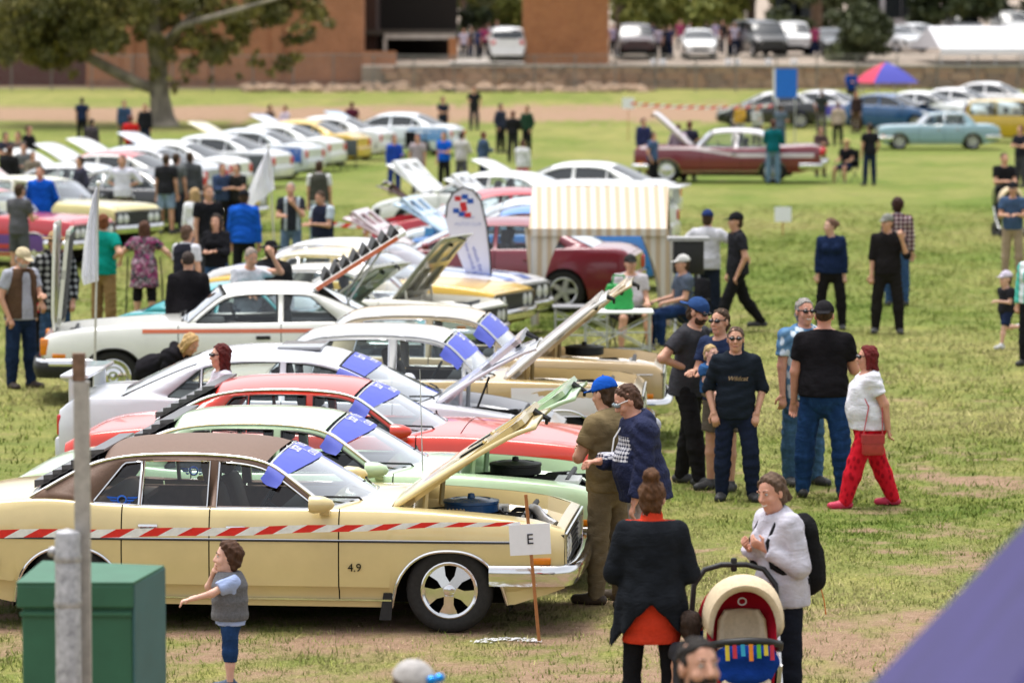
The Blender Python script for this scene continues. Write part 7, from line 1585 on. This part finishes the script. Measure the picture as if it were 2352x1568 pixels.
# ================================================================ things on the field
def two_tone(name,quads_a,quads_b,ma,mb_,parent=None,solid=0.0):
    v=[];f=[];mi=[]
    for qs,m in ((quads_a,0),(quads_b,1)):
        for q in qs: n=len(v); v+= [tuple(p) for p in q]; f.append(tuple(range(n,n+len(q)))); mi.append(m)
    me=bpy.data.meshes.new(name); me.from_pydata(v,[],f); me.materials.append(ma); me.materials.append(mb_); me.polygons.foreach_set('material_index',mi)
    o=bpy.data.objects.new(name,me); COL.objects.link(o); o.parent=parent
    if solid: m=o.modifiers.new('s','SOLIDIFY'); m.thickness=solid
    return o
TR=plain((0.70,0.02,0.015),0.35); TW=plain((0.80,0.80,0.79),0.35)
def tape(label,a,b,w,period,sag=0.02,twist=0.0):
    a=Vector(a); b=Vector(b); L=(b-a).length; n=int(L/period); A=[];B=[]
    def pt(s_,k):
        t=max(0,min(1,s_/L)); p=a+(b-a)*t; p=p+Vector((0,0,-sag*4*t*(1-t)+0.004*math.sin(t*31))); ww=w*(1-0.55*max(0,(t-0.6)/0.4)*twist); return p+Vector((0,0.03*math.sin(t*9)*twist,(k-0.5)*ww))
    sh_=period*0.42
    for i in range(-1,n+1):
        for j,lst in ((0,A),(0.5,B)):
            s0=(i+j)*period; s1=s0+period*0.5
            lst.append([pt(s0,0),pt(s1,0),pt(s1+sh_*0.5,0.5),pt(s0+sh_*0.5,0.5)]); lst.append([pt(s0+sh_*0.5,0.5),pt(s1+sh_*0.5,0.5),pt(s1+sh_,1),pt(s0+sh_,1)])
    o=two_tone('barrier_tape',A,B,TR,TW); tag(o,label,'tape'); return o
tape('red and white barrier tape stretched along the cream sedan',(-4.6,28.35,0.868),(0.06,29.0,0.875),0.060,0.276,0.012,1.0)
tape('red and white barrier tape before the black hatchback',(at_y(1445,237,152)),(at_y(1775,243,150)),0.10,0.45,0.12)
tape('red and white barrier tape beside the raised hood of the burgundy sedan',ground(745,513,0.7)+Vector((0,0,0)),ground(880,519,0.7),0.09,0.4,0.02)
def sign(label,base,top,w,h,txt=None,tiltv=0.0,zc=None):
    t=thing('stake_sign',label,'sign',base); MB().tube([(0,0,-0.05),Vector(top)-Vector(base)],0.013,6).build('stake',plain((0.38,0.15,0.05),0.8),t,60)
    d=(Vector(top)-Vector(base)); c=d*zc; b=MB().box((-w/2,-0.004,-h/2),(w/2,0.004,h/2)).build('board',M('paper'),t,0); b.location=(c.x-0.0,c.y-0.022,c.z); b.rotation_euler=(0,R(tiltv),0)
    if txt: tx=text_mesh(txt,h*0.48,'letter',M('ink'),b); tx.location=(-0.0,-0.0065,0.0); tx.rotation_euler=(PI/2,0,0)
    return t
sign('white paper sign with letter E on a leaning wooden stake',(0.203,29.02,0),(0.10,29.02,1.085),0.30,0.225,'E',-3,0.70)
sign('small blank white sign on a stake on open grass',ground(1798,540),ground(1798,540)+Vector((0,0,0.62)),0.36,0.32,None,0,0.72)
sign('round white sign board on a stake beside the far barrier tape',(at_y(1443,238,152).x,152,terr(152)),(at_y(1443,238,152).x,152,1.75),0.45,0.42,None,0,0.86)
# chalk mark on the soil by the sign
ck=MB(); rk=random.Random(3)
for k in range(150):
    t=rk.random(); p=ground(1085+t*160+rk.gauss(0,6),1476-8*math.sin(t*3)+rk.gauss(0,2.2)); s_=rk.uniform(0.003,0.011); ck.add([(p.x-s_*2,p.y-s_,0.008),(p.x+s_*2,p.y-s_*0.6,0.010),(p.x+s_*1.6,p.y+s_,0.009),(p.x-s_,p.y+s_*0.8,0.010)],[(0,1,2,3)])
tag(ck.build('chalk_marking',plain((0.7,0.7,0.72),0.9),None,0),'broken white chalk line on bare soil below the E sign','marking',kind='stuff')
# green service cabinet and galvanised posts
gc=thing('service_cabinet','green metal electrical cabinet behind the galvanised posts','cabinet',(0,0,0)); y0=20.8; xa=X(40,y0); xb=X(303,y0); xc_=X(375,y0+0.55); zt=at_y(100,1338,y0).z; GM=plain((0.028,0.125,0.068),0.55,noise=0.1,nscale=5); BM=plain((0.035,0.115,0.125),0.5,noise=0.1,nscale=5)
MB().box((xa+0.01,y0,0),(xb-0.003,y0+0.55,zt-0.13)).build('body',GM,gc,0,bevel=0.01)
MB().add([(xb,y0-0.012,0),(xc_,y0+0.52,0),(xc_,y0+0.52,zt+0.01),(xb,y0-0.012,zt-0.01)],[(0,1,2,3)]).build('side_panel',BM,gc,0,solid=0.012)
MB().box((xa-0.015,y0-0.03,zt-0.13),(xb,y0+0.55,zt-0.005)).build('lid_rim',GM,gc,0,bevel=0.012)
MB().add([(xa-0.015,y0-0.03,zt),(xb,y0-0.03,zt),(xc_,y0+0.52,zt+0.015),(xa+0.05,y0+0.6,zt+0.03)],[(0,1,2,3)]).build('lid',GM,gc,0,solid=0.015)
MB().box((xa+0.0,y0-0.02,zt-0.175),(xb-0.01,y0-0.001,zt-0.15)).build('rib',GM,gc,0,bevel=0.006)
GV=plain((0.40,0.40,0.42),0.5,0.6,noise=0.35,nscale=22)
po=thing('steel_post','tall thin galvanised steel post with a rusty top','post',(0,0,0)); yp=20.2; x0,x1=X(167,yp),X(203,yp); zt2=at_y(185,812,yp).z
MB().box((x0,yp,0),(x1,yp+0.05,zt2-0.14)).build('shaft',plain((0.42,0.40,0.38),0.5,0.5,noise=0.2,nscale=15),po,0,bevel=0.006); MB().box((x0-0.004,yp-0.003,zt2-0.14),(x1-0.02,yp+0.055,zt2)).build('rusty_tip',plain((0.20,0.12,0.08),0.8,0.2,noise=0.4,nscale=20),po,0)
p2_=thing('steel_post','short thick galvanised pipe post strapped to the thin one','post',(0,0,0)); yq=20.05; xm=(X(118,yq)+X(178,yq))/2; rr_=(X(178,yq)-X(118,yq))/2; zt3=at_y(150,1225,yq).z
MB().lathe([(rr_,0),(rr_,zt3-0.02),(rr_*0.9,zt3),(0.001,zt3+0.02)],24,'z',(xm,yq+rr_,0)).build('pipe',GV,p2_,40)
for zz_ in (zt3-0.13,zt3-0.36): MB().lathe([(rr_*1.05,-0.02),(rr_*1.1,0),(rr_*1.05,0.02)],24,'z',(xm,yq+rr_,zz_)).build('clamp_band',GV,p2_,40)
MB().ball((xm-rr_*1.15,yq+rr_,zt3-0.10),0.028,8,6).build('bolt',GV,p2_,180)
# purple canopy corner close to the camera
pc=thing('purple_canopy','purple fabric gazebo roof rising in the near corner','canopy',(0,0,0)); yn=9.2; PM=plain((0.034,0.026,0.125),0.8,noise=0.15,nscale=3,bump=0.2)
e=[Vector((0.76,8.5,2.6)),Vector((3.25,8.5,2.6)),Vector((3.1,11.4,2.6)),Vector((1.02,11.4,2.6))]; pk=Vector((2.02,9.95,4.03))
for i in range(4):
    rows=[[e[i].lerp(e[(i+1)%4],a).lerp(pk,t)-Vector((0,0,0.12*t*(1-t)*2*math.sin(a*PI)*0.5)) for a in np.linspace(0,1,9)] for t in np.linspace(0,1,9)]
    MB().grid(rows).build('roof_panel',PM,pc,60)
    MB().grid([[e[i].lerp(e[(i+1)%4],a)-Vector((0,0,0.25*q)) for a in np.linspace(0,1,9)] for q in (0,1)]).build('valance',PM,pc,60)
    MB().tube([e[i],Vector((e[i].x,e[i].y,0))],0.025,6).build('leg',M('steel'),pc,60)
# ---- striped gazebo
gz=thing('striped_gazebo','beige and white striped small gazebo over a camp table','gazebo',(0.30,59.6,0)); gw,gd,eh,rh=2.06,2.0,1.47,2.06
ST=pattern('gazebostripe','stripex',[(0.60,0.56,0.51),(0.50,0.39,0.28)],6.8); STy=pattern('gazebostripey','stripey',[(0.56,0.48,0.37),(0.44,0.31,0.18)],6.8)
MB().grid([[(x*gw/12-0.05+0.10*t*0+(0.06*t if True else 0),y_,z_) for x in range(13)] for t,y_,z_ in ((0,-0.06,eh),(0.5,gd*0.25,(eh+rh)/2+0.02),(1,gd*0.5,rh))]).build('roof_panel',ST,gz,60)
MB().grid([[(x*gw/12,y_,z_) for x in range(13)] for y_,z_ in ((gd*0.5,rh),(gd+0.06,eh))]).build('roof_panel',ST,gz,60)
for xx in (0,gw): MB().add([(xx,-0.05,eh),(xx,gd*0.5,rh),(xx,gd+0.05,eh)],[(0,1,2)]).build('gable_panel',STy,gz,0)
for yy in (-0.07,gd+0.07): MB().grid([[(x*gw/24-0.03,yy-0.01*math.sin(x*1.4),z_) for x in range(25)] for z_ in (eh,eh-0.11)]).build('valance',ST,gz,60)
for xx in (-0.02,gw+0.02): MB().grid([[(xx,y_*gd/10,z_) for y_ in range(11)] for z_ in (eh,eh-0.15)]).build('valance',STy,gz,60)
for cx_,sx in ((0,1),(gw,-1)):
    for cy_,sy in ((0,1),(gd,-1)):
        lg=part('corner_leg',gz,(cx_,cy_,0)); MB().tube([(0,0,0),(0,0,eh)],0.016,6).build('pole',M('steel'),lg,60)
        MB().grid([[(sx*f_*(0.10+0.34*t*t),-0.012*sy*(1+math.sin(f_*9)),0.03+(eh-0.12)*t) for f_ in np.linspace(-0.25,1,7)] for t in np.linspace(0,1,8)]).build('curtain',ST,lg,60)
        MB().grid([[(-0.012*sx,sy*f_*(0.08+0.34*t*t),0.03+(eh-0.12)*t) for f_ in np.linspace(0,1,6)] for t in np.linspace(0,1,8)]).build('curtain',STy,lg,60)
def table(label,loc,w,d,h,mat,rz=0,name='camp_table'):
    t=thing(name,label,'table',loc,rz); MB().bevbox((-w/2,-d/2,h-0.03),(w/2,d/2,h),0.01).build('table_top',mat,t,40)
    for sx in (-1,1):
        for sy in (-1,1): MB().tube([(sx*w*0.45,sy*d*0.42,0),(sx*w*0.45,sy*d*0.42,h-0.03)],0.014,6).build('leg',M('steel'),t,60)
    for sy in (-1,1):
        MB().tube([(-w*0.45,sy*d*0.42,h*0.25),(w*0.45,sy*d*0.42,h-0.08)],0.010,5).build('brace',M('steel'),t,60); MB().tube([(w*0.45,sy*d*0.42,h*0.25),(-w*0.45,sy*d*0.42,h-0.08)],0.010,5).build('brace',M('steel'),t,60)
    for z_ in (0.2,0.42): MB().tube([(-w*0.45,-d*0.42,z_),(w*0.45,-d*0.42,z_)],0.010,5).build('rail',M('steel'),t,60)
    return t
tl=ground(1418,832); table('folding camp table with white top in front of seated man',tl+Vector((0,0,0)),0.95,0.6,0.70,M('white'))
bgm=thing('shopping_bag','bright green shopping bag standing on the camp table','bag',tl+Vector((0.02,0.05,0.70))); fb=Field((-0.3,-0.2,0),(0.3,0.2,0.5),0.014); fb.cone((0,0,0.02),(0,0,0.34),0.20,0.17,0.02,(0,1,0),0.5); fb.cut((0,0,0.34),(0,0,1)); fb.cut((0,0,0.004),(0,0,-1)); fb.wrinkle(0.008,1.0); fields_obj('bag_body',[fb],plain((0.01,0.28,0.05),0.6),bgm)
for sy in (-1,1): MB().tube([(-0.09,sy*0.05,0.32),(-0.07,sy*0.06,0.46),(0.07,sy*0.06,0.46),(0.09,sy*0.05,0.32)],0.012,5).build('handle',plain((0.01,0.26,0.05),0.6),bgm,60)
table('second folding camp table with grey top near the gazebo leg',ground(1335,800),0.8,0.5,0.6,plain((0.2,0.2,0.21),0.6))
def camp_chair(label,loc,rz,mat,group=None):
    t=thing('camp_chair',label,'chair',loc,rz,group); MB().bevbox((-0.25,-0.24,0.40),(0.25,0.24,0.44),0.015).build('seat',mat,t,40)
    b=MB().bevbox((-0.25,0.22,0.44),(0.25,0.26,0.92),0.015).build('backrest',mat,t,40)
    for sx in (-1,1):
        MB().tube([(sx*0.24,-0.24,0),(sx*0.24,0.26,0.45)],0.012,5).build('leg',M('black'),t,60); MB().tube([(sx*0.24,0.28,0),(sx*0.24,-0.24,0.42)],0.012,5).build('leg',M('black'),t,60); MB().tube([(sx*0.27,-0.22,0.62),(sx*0.27,0.24,0.64)],0.016,5).build('armrest',M('black'),t,60)
    return t
camp_chair('dark folding chair under the person in white cap',ground(1570,790)+Vector((0.05,0.05,0)),R(-70),c_(BLK)); camp_chair('dark folding chair under man at the camp table',ground(1447,798)+Vector((0,0.05,0)),R(10),c_(BLK))
camp_chair('dark folding chair under man in the straw hat',ground(1945,418)+Vector((0.02,0.05,0)),R(-35),c_(BLK))
for i,(u,v) in enumerate(((775,392),(800,388),(930,365),(960,368),(565,430),(590,436))): camp_chair('empty dark camp chair standing behind the row of modern cars',ground(u,v),R(150+40*i),c_([BLK,(0.1,0.11,0.12)][i%2]),'empty camp chairs by the modern cars')
# black equipment case on a stand, white-blue table beyond
eq=thing('barbecue_grill','black box on a folding stand beside the gazebo','grill',ground(1580,775)); MB().bevbox((-0.22,-0.2,0.92),(0.22,0.2,1.42),0.03).build('box',M('black'),eq,40); MB().box((-0.30,-0.24,1.40),(0.30,0.24,1.45)).build('tray',plain((0.3,0.3,0.3),0.5),eq,0)
for sx in (-1,1): MB().tube([(sx*0.2,-0.18,0),(-sx*0.0+sx*0.15,0.15,0.95)],0.018,6).build('leg',M('steel'),eq,60)
# ---- feather banner and flags
fb_=thing('feather_banner','white teardrop feather banner with red and blue print','banner',ground(1128,772)); yb=fb_.location.y; O=Vector(fb_.location)
out=[(1022,500),(1025,470),(1038,445),(1062,431),(1085,438),(1103,462),(1116,520),(1124,590),(1128,660),(1128,745),(1118,735),(1100,695),(1075,640),(1050,580),(1030,532)]
poly=[at_y(u,v,yb)-O for u,v in out]
MB().prism(poly,(0,-0.004,0),(0,0.004,0)).build('banner_cloth',fabric((0.76,0.77,0.86),'banner_fabric'),fb_,0)
MB().tube([at_y(1128,775,yb)-O]+[poly[i]+Vector((0.012,0,0.006)) for i in (9,8,7,6,5,4,3,2,1,0)],0.014,6).build('pole',M('black'),fb_,60)
for (t_,u,v,sz,rot_,mt) in (('18T',1072,470,0.16,0,CRED),('MOTOR CLUB',1075,515,0.06,0,(0.3,0.35,0.6)),('SHOW',1076,500,0.06,0,(0.3,0.35,0.6)),('www carclub show',1083,600,0.085,-72,(0.12,0.16,0.5)),('wheels day out',1100,605,0.085,-72,(0.12,0.16,0.5))):
    if t_=='18T': 
        for k,(du,dv,cc_) in enumerate(((-14,-14,CRED),(4,-18,ROYAL),(18,-8,ROYAL),(0,0,CRED),(2,10,CRED),(-18,14,ROYAL),(-4,22,ROYAL),(12,24,CRED))):
            p=at_y(u-8+du*0.9,v+dv,yb)-O; MB().box((p.x-0.045,p.y-0.010,p.z-0.035),(p.x+0.045,p.y-0.006,p.z+0.035)).build('emblem',plain(cc_,0.7),fb_,0)
        continue
    p=at_y(u,v,yb)-O; tx=text_mesh(t_,sz,'banner_lettering',plain(mt,0.7),fb_); tx.location=(p.x,p.y-0.008,p.z); tx.rotation_euler=(PI/2,R(-rot_),0)
def flag(label,base,topz,cloth_pts,mat,lean=(0,0)):
    t=thing('white_flag',label,'flag',base); MB().tube([(0,0,0),(lean[0],lean[1],topz)],[0.018,0.012],6).build('pole',plain((0.55,0.52,0.48),0.5),t,60); MB().ball((lean[0],lean[1],topz),0.03,8,6).build('finial',M('white'),t,180)
    rows=cloth_pts; MB().grid([[Vector(p)-Vector(base) for p in r] for r in rows]).build('flag_cloth',mat,t,60); return t
FMt=fabric((0.80,0.80,0.86),'flag_fabric')
yf=46.8; b0=ground(216,939); b0.y=yf; b0.x=X(214,yf)
rows=[]
for t in np.linspace(0,1,12):
    v=430+215*t; wl=interp([(0,5),(0.1,14),(0.5,30),(0.9,40),(1,34)],t); rows.append([at_y(226-wl*(q/8.0)+0.0,v+ (10*q/8.0 if t>0.8 else 0),yf+0.06*math.sin(q*1.9+t*4)) for q in range(9)])
flag('limp white flag on a pole before the white hatchback',b0,at_y(225,420,yf).z,rows,FMt,(at_y(226,420,yf).x-b0.x,0))
yf=73.0; b1=Vector((X(634,yf),yf,0)); rows=[]
for t in np.linspace(0,1,10):
    a=at_y(617+14*t,340+95*t,yf); bq=(interp([(0,616),(0.25,590),(0.6,565),(1,550)],t),interp([(0,345),(0.3,400),(0.6,450),(1,496)],t)); e_=at_y(bq[0],bq[1],yf); rows.append([a.lerp(e_,q/8)+Vector((0,0.12*math.sin(q*1.3+t*3),0.02*math.sin(q*2))) for q in range(9)])
flag('white flag blowing from a leaning pole beside the long row',b1,at_y(617,335,yf).z,rows,FMt,(at_y(617,335,yf).x-b1.x,0))
# ---- blue banner sign, tents
bs_=thing('blue_banner_sign','tall bright blue banner sign on a stand among the far cars','sign',(X(1802,150),150,terr(150))); zb_,zt_=at_y(1802,262,150).z-bs_.location.z,at_y(1802,158,150).z-bs_.location.z
MB().box((-0.40,-0.02,zb_+0.6),(0.42,0.02,zt_)).build('panel',plain((0.004,0.14,0.62),0.6),bs_,0); MB().box((-0.48,-0.015,zb_+0.5),(-0.40,0.015,zt_)).build('edge_strip',M('white'),bs_,0)
for sx in (-0.35,0.35): MB().tube([(sx,0.03,0),(sx,0.03,zt_)],0.02,5).build('leg',M('steel'),bs_,60)
mq=thing('white_marquee','long white gable marquee on the terrace at the right','marquee',(0,0,0)); ym=197.6; xl=X(2150,ym); xr2=X(2520,ym); zr_=at_y(2200,62,ym+1.5).z; ze=at_y(2200,112,ym).z
WM=plain((0.72,0.72,0.75),0.7,noise=0.04,nscale=1)
MB().add([(xl+0.1,ym,ze),(xr2,ym,ze),(xr2,ym+2.4,zr_),(xl+0.1-0.35,ym+2.4,zr_)],[(0,1,2,3)]).build('roof_panel',WM,mq,0,solid=0.02)
MB().add([(xl+0.1-0.35,ym+2.4,zr_),(xr2,ym+2.4,zr_),(xr2,ym+4.8,ze),(xl-1.0,ym+4.8,ze)],[(0,1,2,3)]).build('roof_panel',WM,mq,0,solid=0.02)
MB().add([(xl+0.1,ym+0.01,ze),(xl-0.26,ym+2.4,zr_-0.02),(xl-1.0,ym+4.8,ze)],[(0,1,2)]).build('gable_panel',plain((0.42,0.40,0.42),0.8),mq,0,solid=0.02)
MB().box((xl+0.1,ym-0.03,ze-0.28),(xr2,ym-0.005,ze)).build('valance',WM,mq,0)
for k in range(7): xx=xl+0.15+(xr2-xl)*k/6; MB().tube([(xx,ym+0.05,2.4),(xx,ym+0.05,ze)],0.04,6).build('leg',M('steel'),mq,60)
rt_=thing('dome_tent','red and blue gazebo top behind the white cars','tent',(X(2030,178),178,terr(178)),R(20)); s0=at_y(2030,190,178).z-rt_.location.z; s1=at_y(2030,148,178).z-rt_.location.z
c4_=[Vector((1.1*sx,1.1*sy,s0)) for sx,sy in ((-1,-1),(1,-1),(1,1),(-1,1))]; tpk=Vector((0,0,s1+0.1))
for k in range(4):
    rows=[[c4_[k].lerp(c4_[(k+1)%4],a).lerp(tpk,t)+Vector((0,0,0.10*math.sin(t*PI))) for a in np.linspace(0,1,5)] for t in np.linspace(0,1,6)]
    MB().grid(rows).build('roof_panel',plain((0.055,0.06,0.36),0.8) if k%2==0 else plain((0.5,0.03,0.08),0.8),rt_,60)
for k in range(4): a=PI/4+PI/2*k; MB().tube([(1.1*math.cos(a),1.1*math.sin(a),0),(1.1*math.cos(a),1.1*math.sin(a),s0)],0.03,5).build('leg',M('steel'),rt_,60)
# ---- prams
def pram(label,loc,rz,full=True,c1=(0.45,0.012,0.03),name='pram'):
    t=thing(name,label,'pram',loc,rz); CR=plain((0.62,0.50,0.34),0.9,noise=0.1,nscale=30,bump=0.4); RD=c_(c1); BK=M('black'); AL=plain((0.62,0.62,0.63),0.3,0.8)
    # faces -y; seat shell
    rows=[]
    for z_,y_,w_ in ((0.42,-0.10,0.17),(0.52,0.02,0.20),(0.66,0.10,0.215),(0.82,0.14,0.215),(0.96,0.12,0.19),(1.0,0.06,0.15)):
        rows.append([(w_*x*1.0,y_-0.13*(abs(x)**2.2),z_) for x in np.linspace(-1,1,13)])
    MB().grid(rows).build('seat_shell',RD,t,60,solid=0.02)
    li=[[(w_*x,y_-0.03-0.10*(abs(x)**2.2),z_) for x in np.linspace(-1,1,11)] for z_,y_,w_ in ((0.36,-0.26,0.13),(0.42,-0.16,0.145),(0.50,-0.03,0.15),(0.66,0.085,0.15),(0.78,0.115,0.14),(0.84,0.12,0.10))]
    MB().grid(li).build('seat_liner',CR,t,60,solid=0.03)
    # hood: arched band
    rows=[]
    for q in np.linspace(0.0,PI,19):
        cx_,cz=0.235*math.cos(q),0.72+0.30*max(0.0,math.sin(q))**0.8
        rows.append([(cx_*s_,y_,cz+dz) for y_,s_,dz in ((-0.16,0.86,-0.035),(-0.17,0.98,0.0),(-0.13,1.05,0.035),(-0.05,1.06,0.05),(0.05,1.03,0.03),(0.14,0.96,-0.02))])
    hd=MB().grid(rows).build('sun_hood',CR,t,60,solid=0.012)
    ed=MB().tube([(0.252*math.cos(q),0.12,0.70+0.30*max(0.0,math.sin(q))**0.8) for q in np.linspace(-0.05,PI+0.05,19)],0.02,6).build('hood_edge',RD,hd,60)
    # handle arch
    hp_=[(-0.27,0.30,0.62),(-0.275,0.33,0.80),(-0.26,0.36,0.95),(-0.19,0.39,1.045),(-0.08,0.40,1.075),(0.08,0.40,1.075),(0.19,0.39,1.045),(0.26,0.36,0.95),(0.275,0.33,0.80),(0.27,0.30,0.62)]
    MB().tube([Vector(p) for p in hp_],0.018,8).build('handlebar',BK,t,60)
    for sx in (-1,1):
        MB().tube([(sx*0.27,0.30,0.64),(sx*0.265,0.12,0.36),(sx*0.255,-0.20,0.12)],0.014,6).build('chassis_tube',AL,t,60); MB().tube([(sx*0.24,-0.05,0.50),(sx*0.25,0.25,0.10)],0.014,6).build('chassis_tube',AL,t,60)
        for y_,r_ in ((-0.25,0.10),(0.27,0.145)):
            w=part('wheel',t,(sx*0.27,y_,r_)); MB().tube([(0,math.cos(a)*(r_-0.02),math.sin(a)*(r_-0.02)) for a in np.linspace(0,2*PI,20,endpoint=False)],0.022,6,close=True).build('tyre',M('rubber'),w,60)
            MB().lathe([(r_-0.03,-0.012),(r_-0.03,0.012),(0.02,0.02),(0.001,0.02)],16,'x').build('hub',plain((0.1,0.1,0.1),0.5),w,40)
    if full:
        bb_=[(-0.235,-0.02,0.60),(-0.215,-0.20,0.655),(-0.13,-0.295,0.685),(0,-0.315,0.695),(0.13,-0.295,0.685),(0.215,-0.20,0.655),(0.235,-0.02,0.60)]
        bm_=MB().tube([Vector(p) for p in bb_],0.024,8).build('bumper_bar',BK,t,60)
        for k,(x,cc_) in enumerate(((-0.13,(0.6,0.45,0.03)),(-0.085,(0.5,0.02,0.04)),(-0.035,(0.02,0.32,0.5)),(0.015,(0.75,0.22,0.01)),(0.065,(0.10,0.42,0.03)),(0.11,(0.6,0.45,0.03)),(0.15,(0.5,0.02,0.05)))):
            y_=-0.335+abs(x)*0.18; MB().add([(x-0.013,y_,0.68-abs(x)*0.08),(x+0.013,y_,0.68-abs(x)*0.08),(x+0.016,y_-0.012,0.575+0.015*(k%3)),(x-0.010,y_-0.012,0.575+0.015*(k%3))],[(0,1,2,3)]).build('ribbon_tag',plain(cc_,0.7),bm_,0,solid=0.004)
        fb=Field((-0.3,-0.45,0.3),(0.3,0.0,0.8),0.011); fb.cone((-0.11,-0.20,0.55),(0.11,-0.20,0.55),0.10,0.10,0.02,(0,1,0),0.75); fb.cone((-0.11,-0.21,0.48),(0.11,-0.21,0.48),0.07,0.07,0.02); fb.wrinkle(0.004,0.7); fields_obj('bag',[fb],c_((0.008,0.04,0.24)),t)
        MB().tube([(0.016*math.cos(q)*1.6,-0.02,0.90+0.022*math.sin(q)) for q in np.linspace(0,2*PI,14,endpoint=False)],0.004,5,close=True).build('toy_ring',M('white'),t,60)
        MB().ball((-0.24,-0.16,0.60),(0.05,0.03,0.045),10,7).build('soft_toy',plain((0.65,0.04,0.22),0.8,noise=0.3,nscale=40),t,180); MB().tube([(-0.2,-0.2,0.58),(-0.23,-0.22,0.50)],0.012,5).build('toy_strap',plain((0.7,0.2,0.02),0.7),t,60); MB().tube([(-0.22,-0.2,0.58),(-0.26,-0.22,0.51)],0.012,5).build('toy_strap',plain((0.08,0.4,0.05),0.7),t,60)
        MB().bevbox((-0.26,0.16,0.20),(-0.22,0.26,0.72),0.015).build('side_bag',c_((0.01,0.03,0.16)),t,40)
        MB().bevbox((-0.02,0.385,1.03),(0.02,0.42,1.12),0.012).build('handle_clamp',BK,t,40)
    else: pass
    return t
pram('red and cream pram with rainbow ribbons on its black bumper bar',(1.44,24.9,0),R(4))
pram('dark stroller pushed by man in black tee at the right edge',stand(2306,347,1.8)+Vector((0.05,-0.7,0)),R(10),False,(0.02,0.02,0.025))
# fallen leaves and litter on the near soil
lf=MB(); rk=random.Random(8)
for k in range(420):
    x,y=rk.uniform(-4.5,5.5),rk.uniform(22,42); s_=rk.uniform(0.006,0.02); a=rk.uniform(0,6.28); c,s2=math.cos(a)*s_,math.sin(a)*s_; z=0.012+rk.uniform(0,0.02); lf.add([(x-c,y-s2,z),(x+s2*0.5,y-c*0.5,z+0.004),(x+c,y+s2,z),(x-s2*0.5,y+c*0.5,z+0.006)],[(0,1,2,3)])
tag(lf.build('leaf_litter',plain((0.42,0.30,0.2),0.9,noise=0.4,nscale=1),None,0,fix=False),'dry leaves scattered over the grass and bare soil','leaves',kind='stuff')
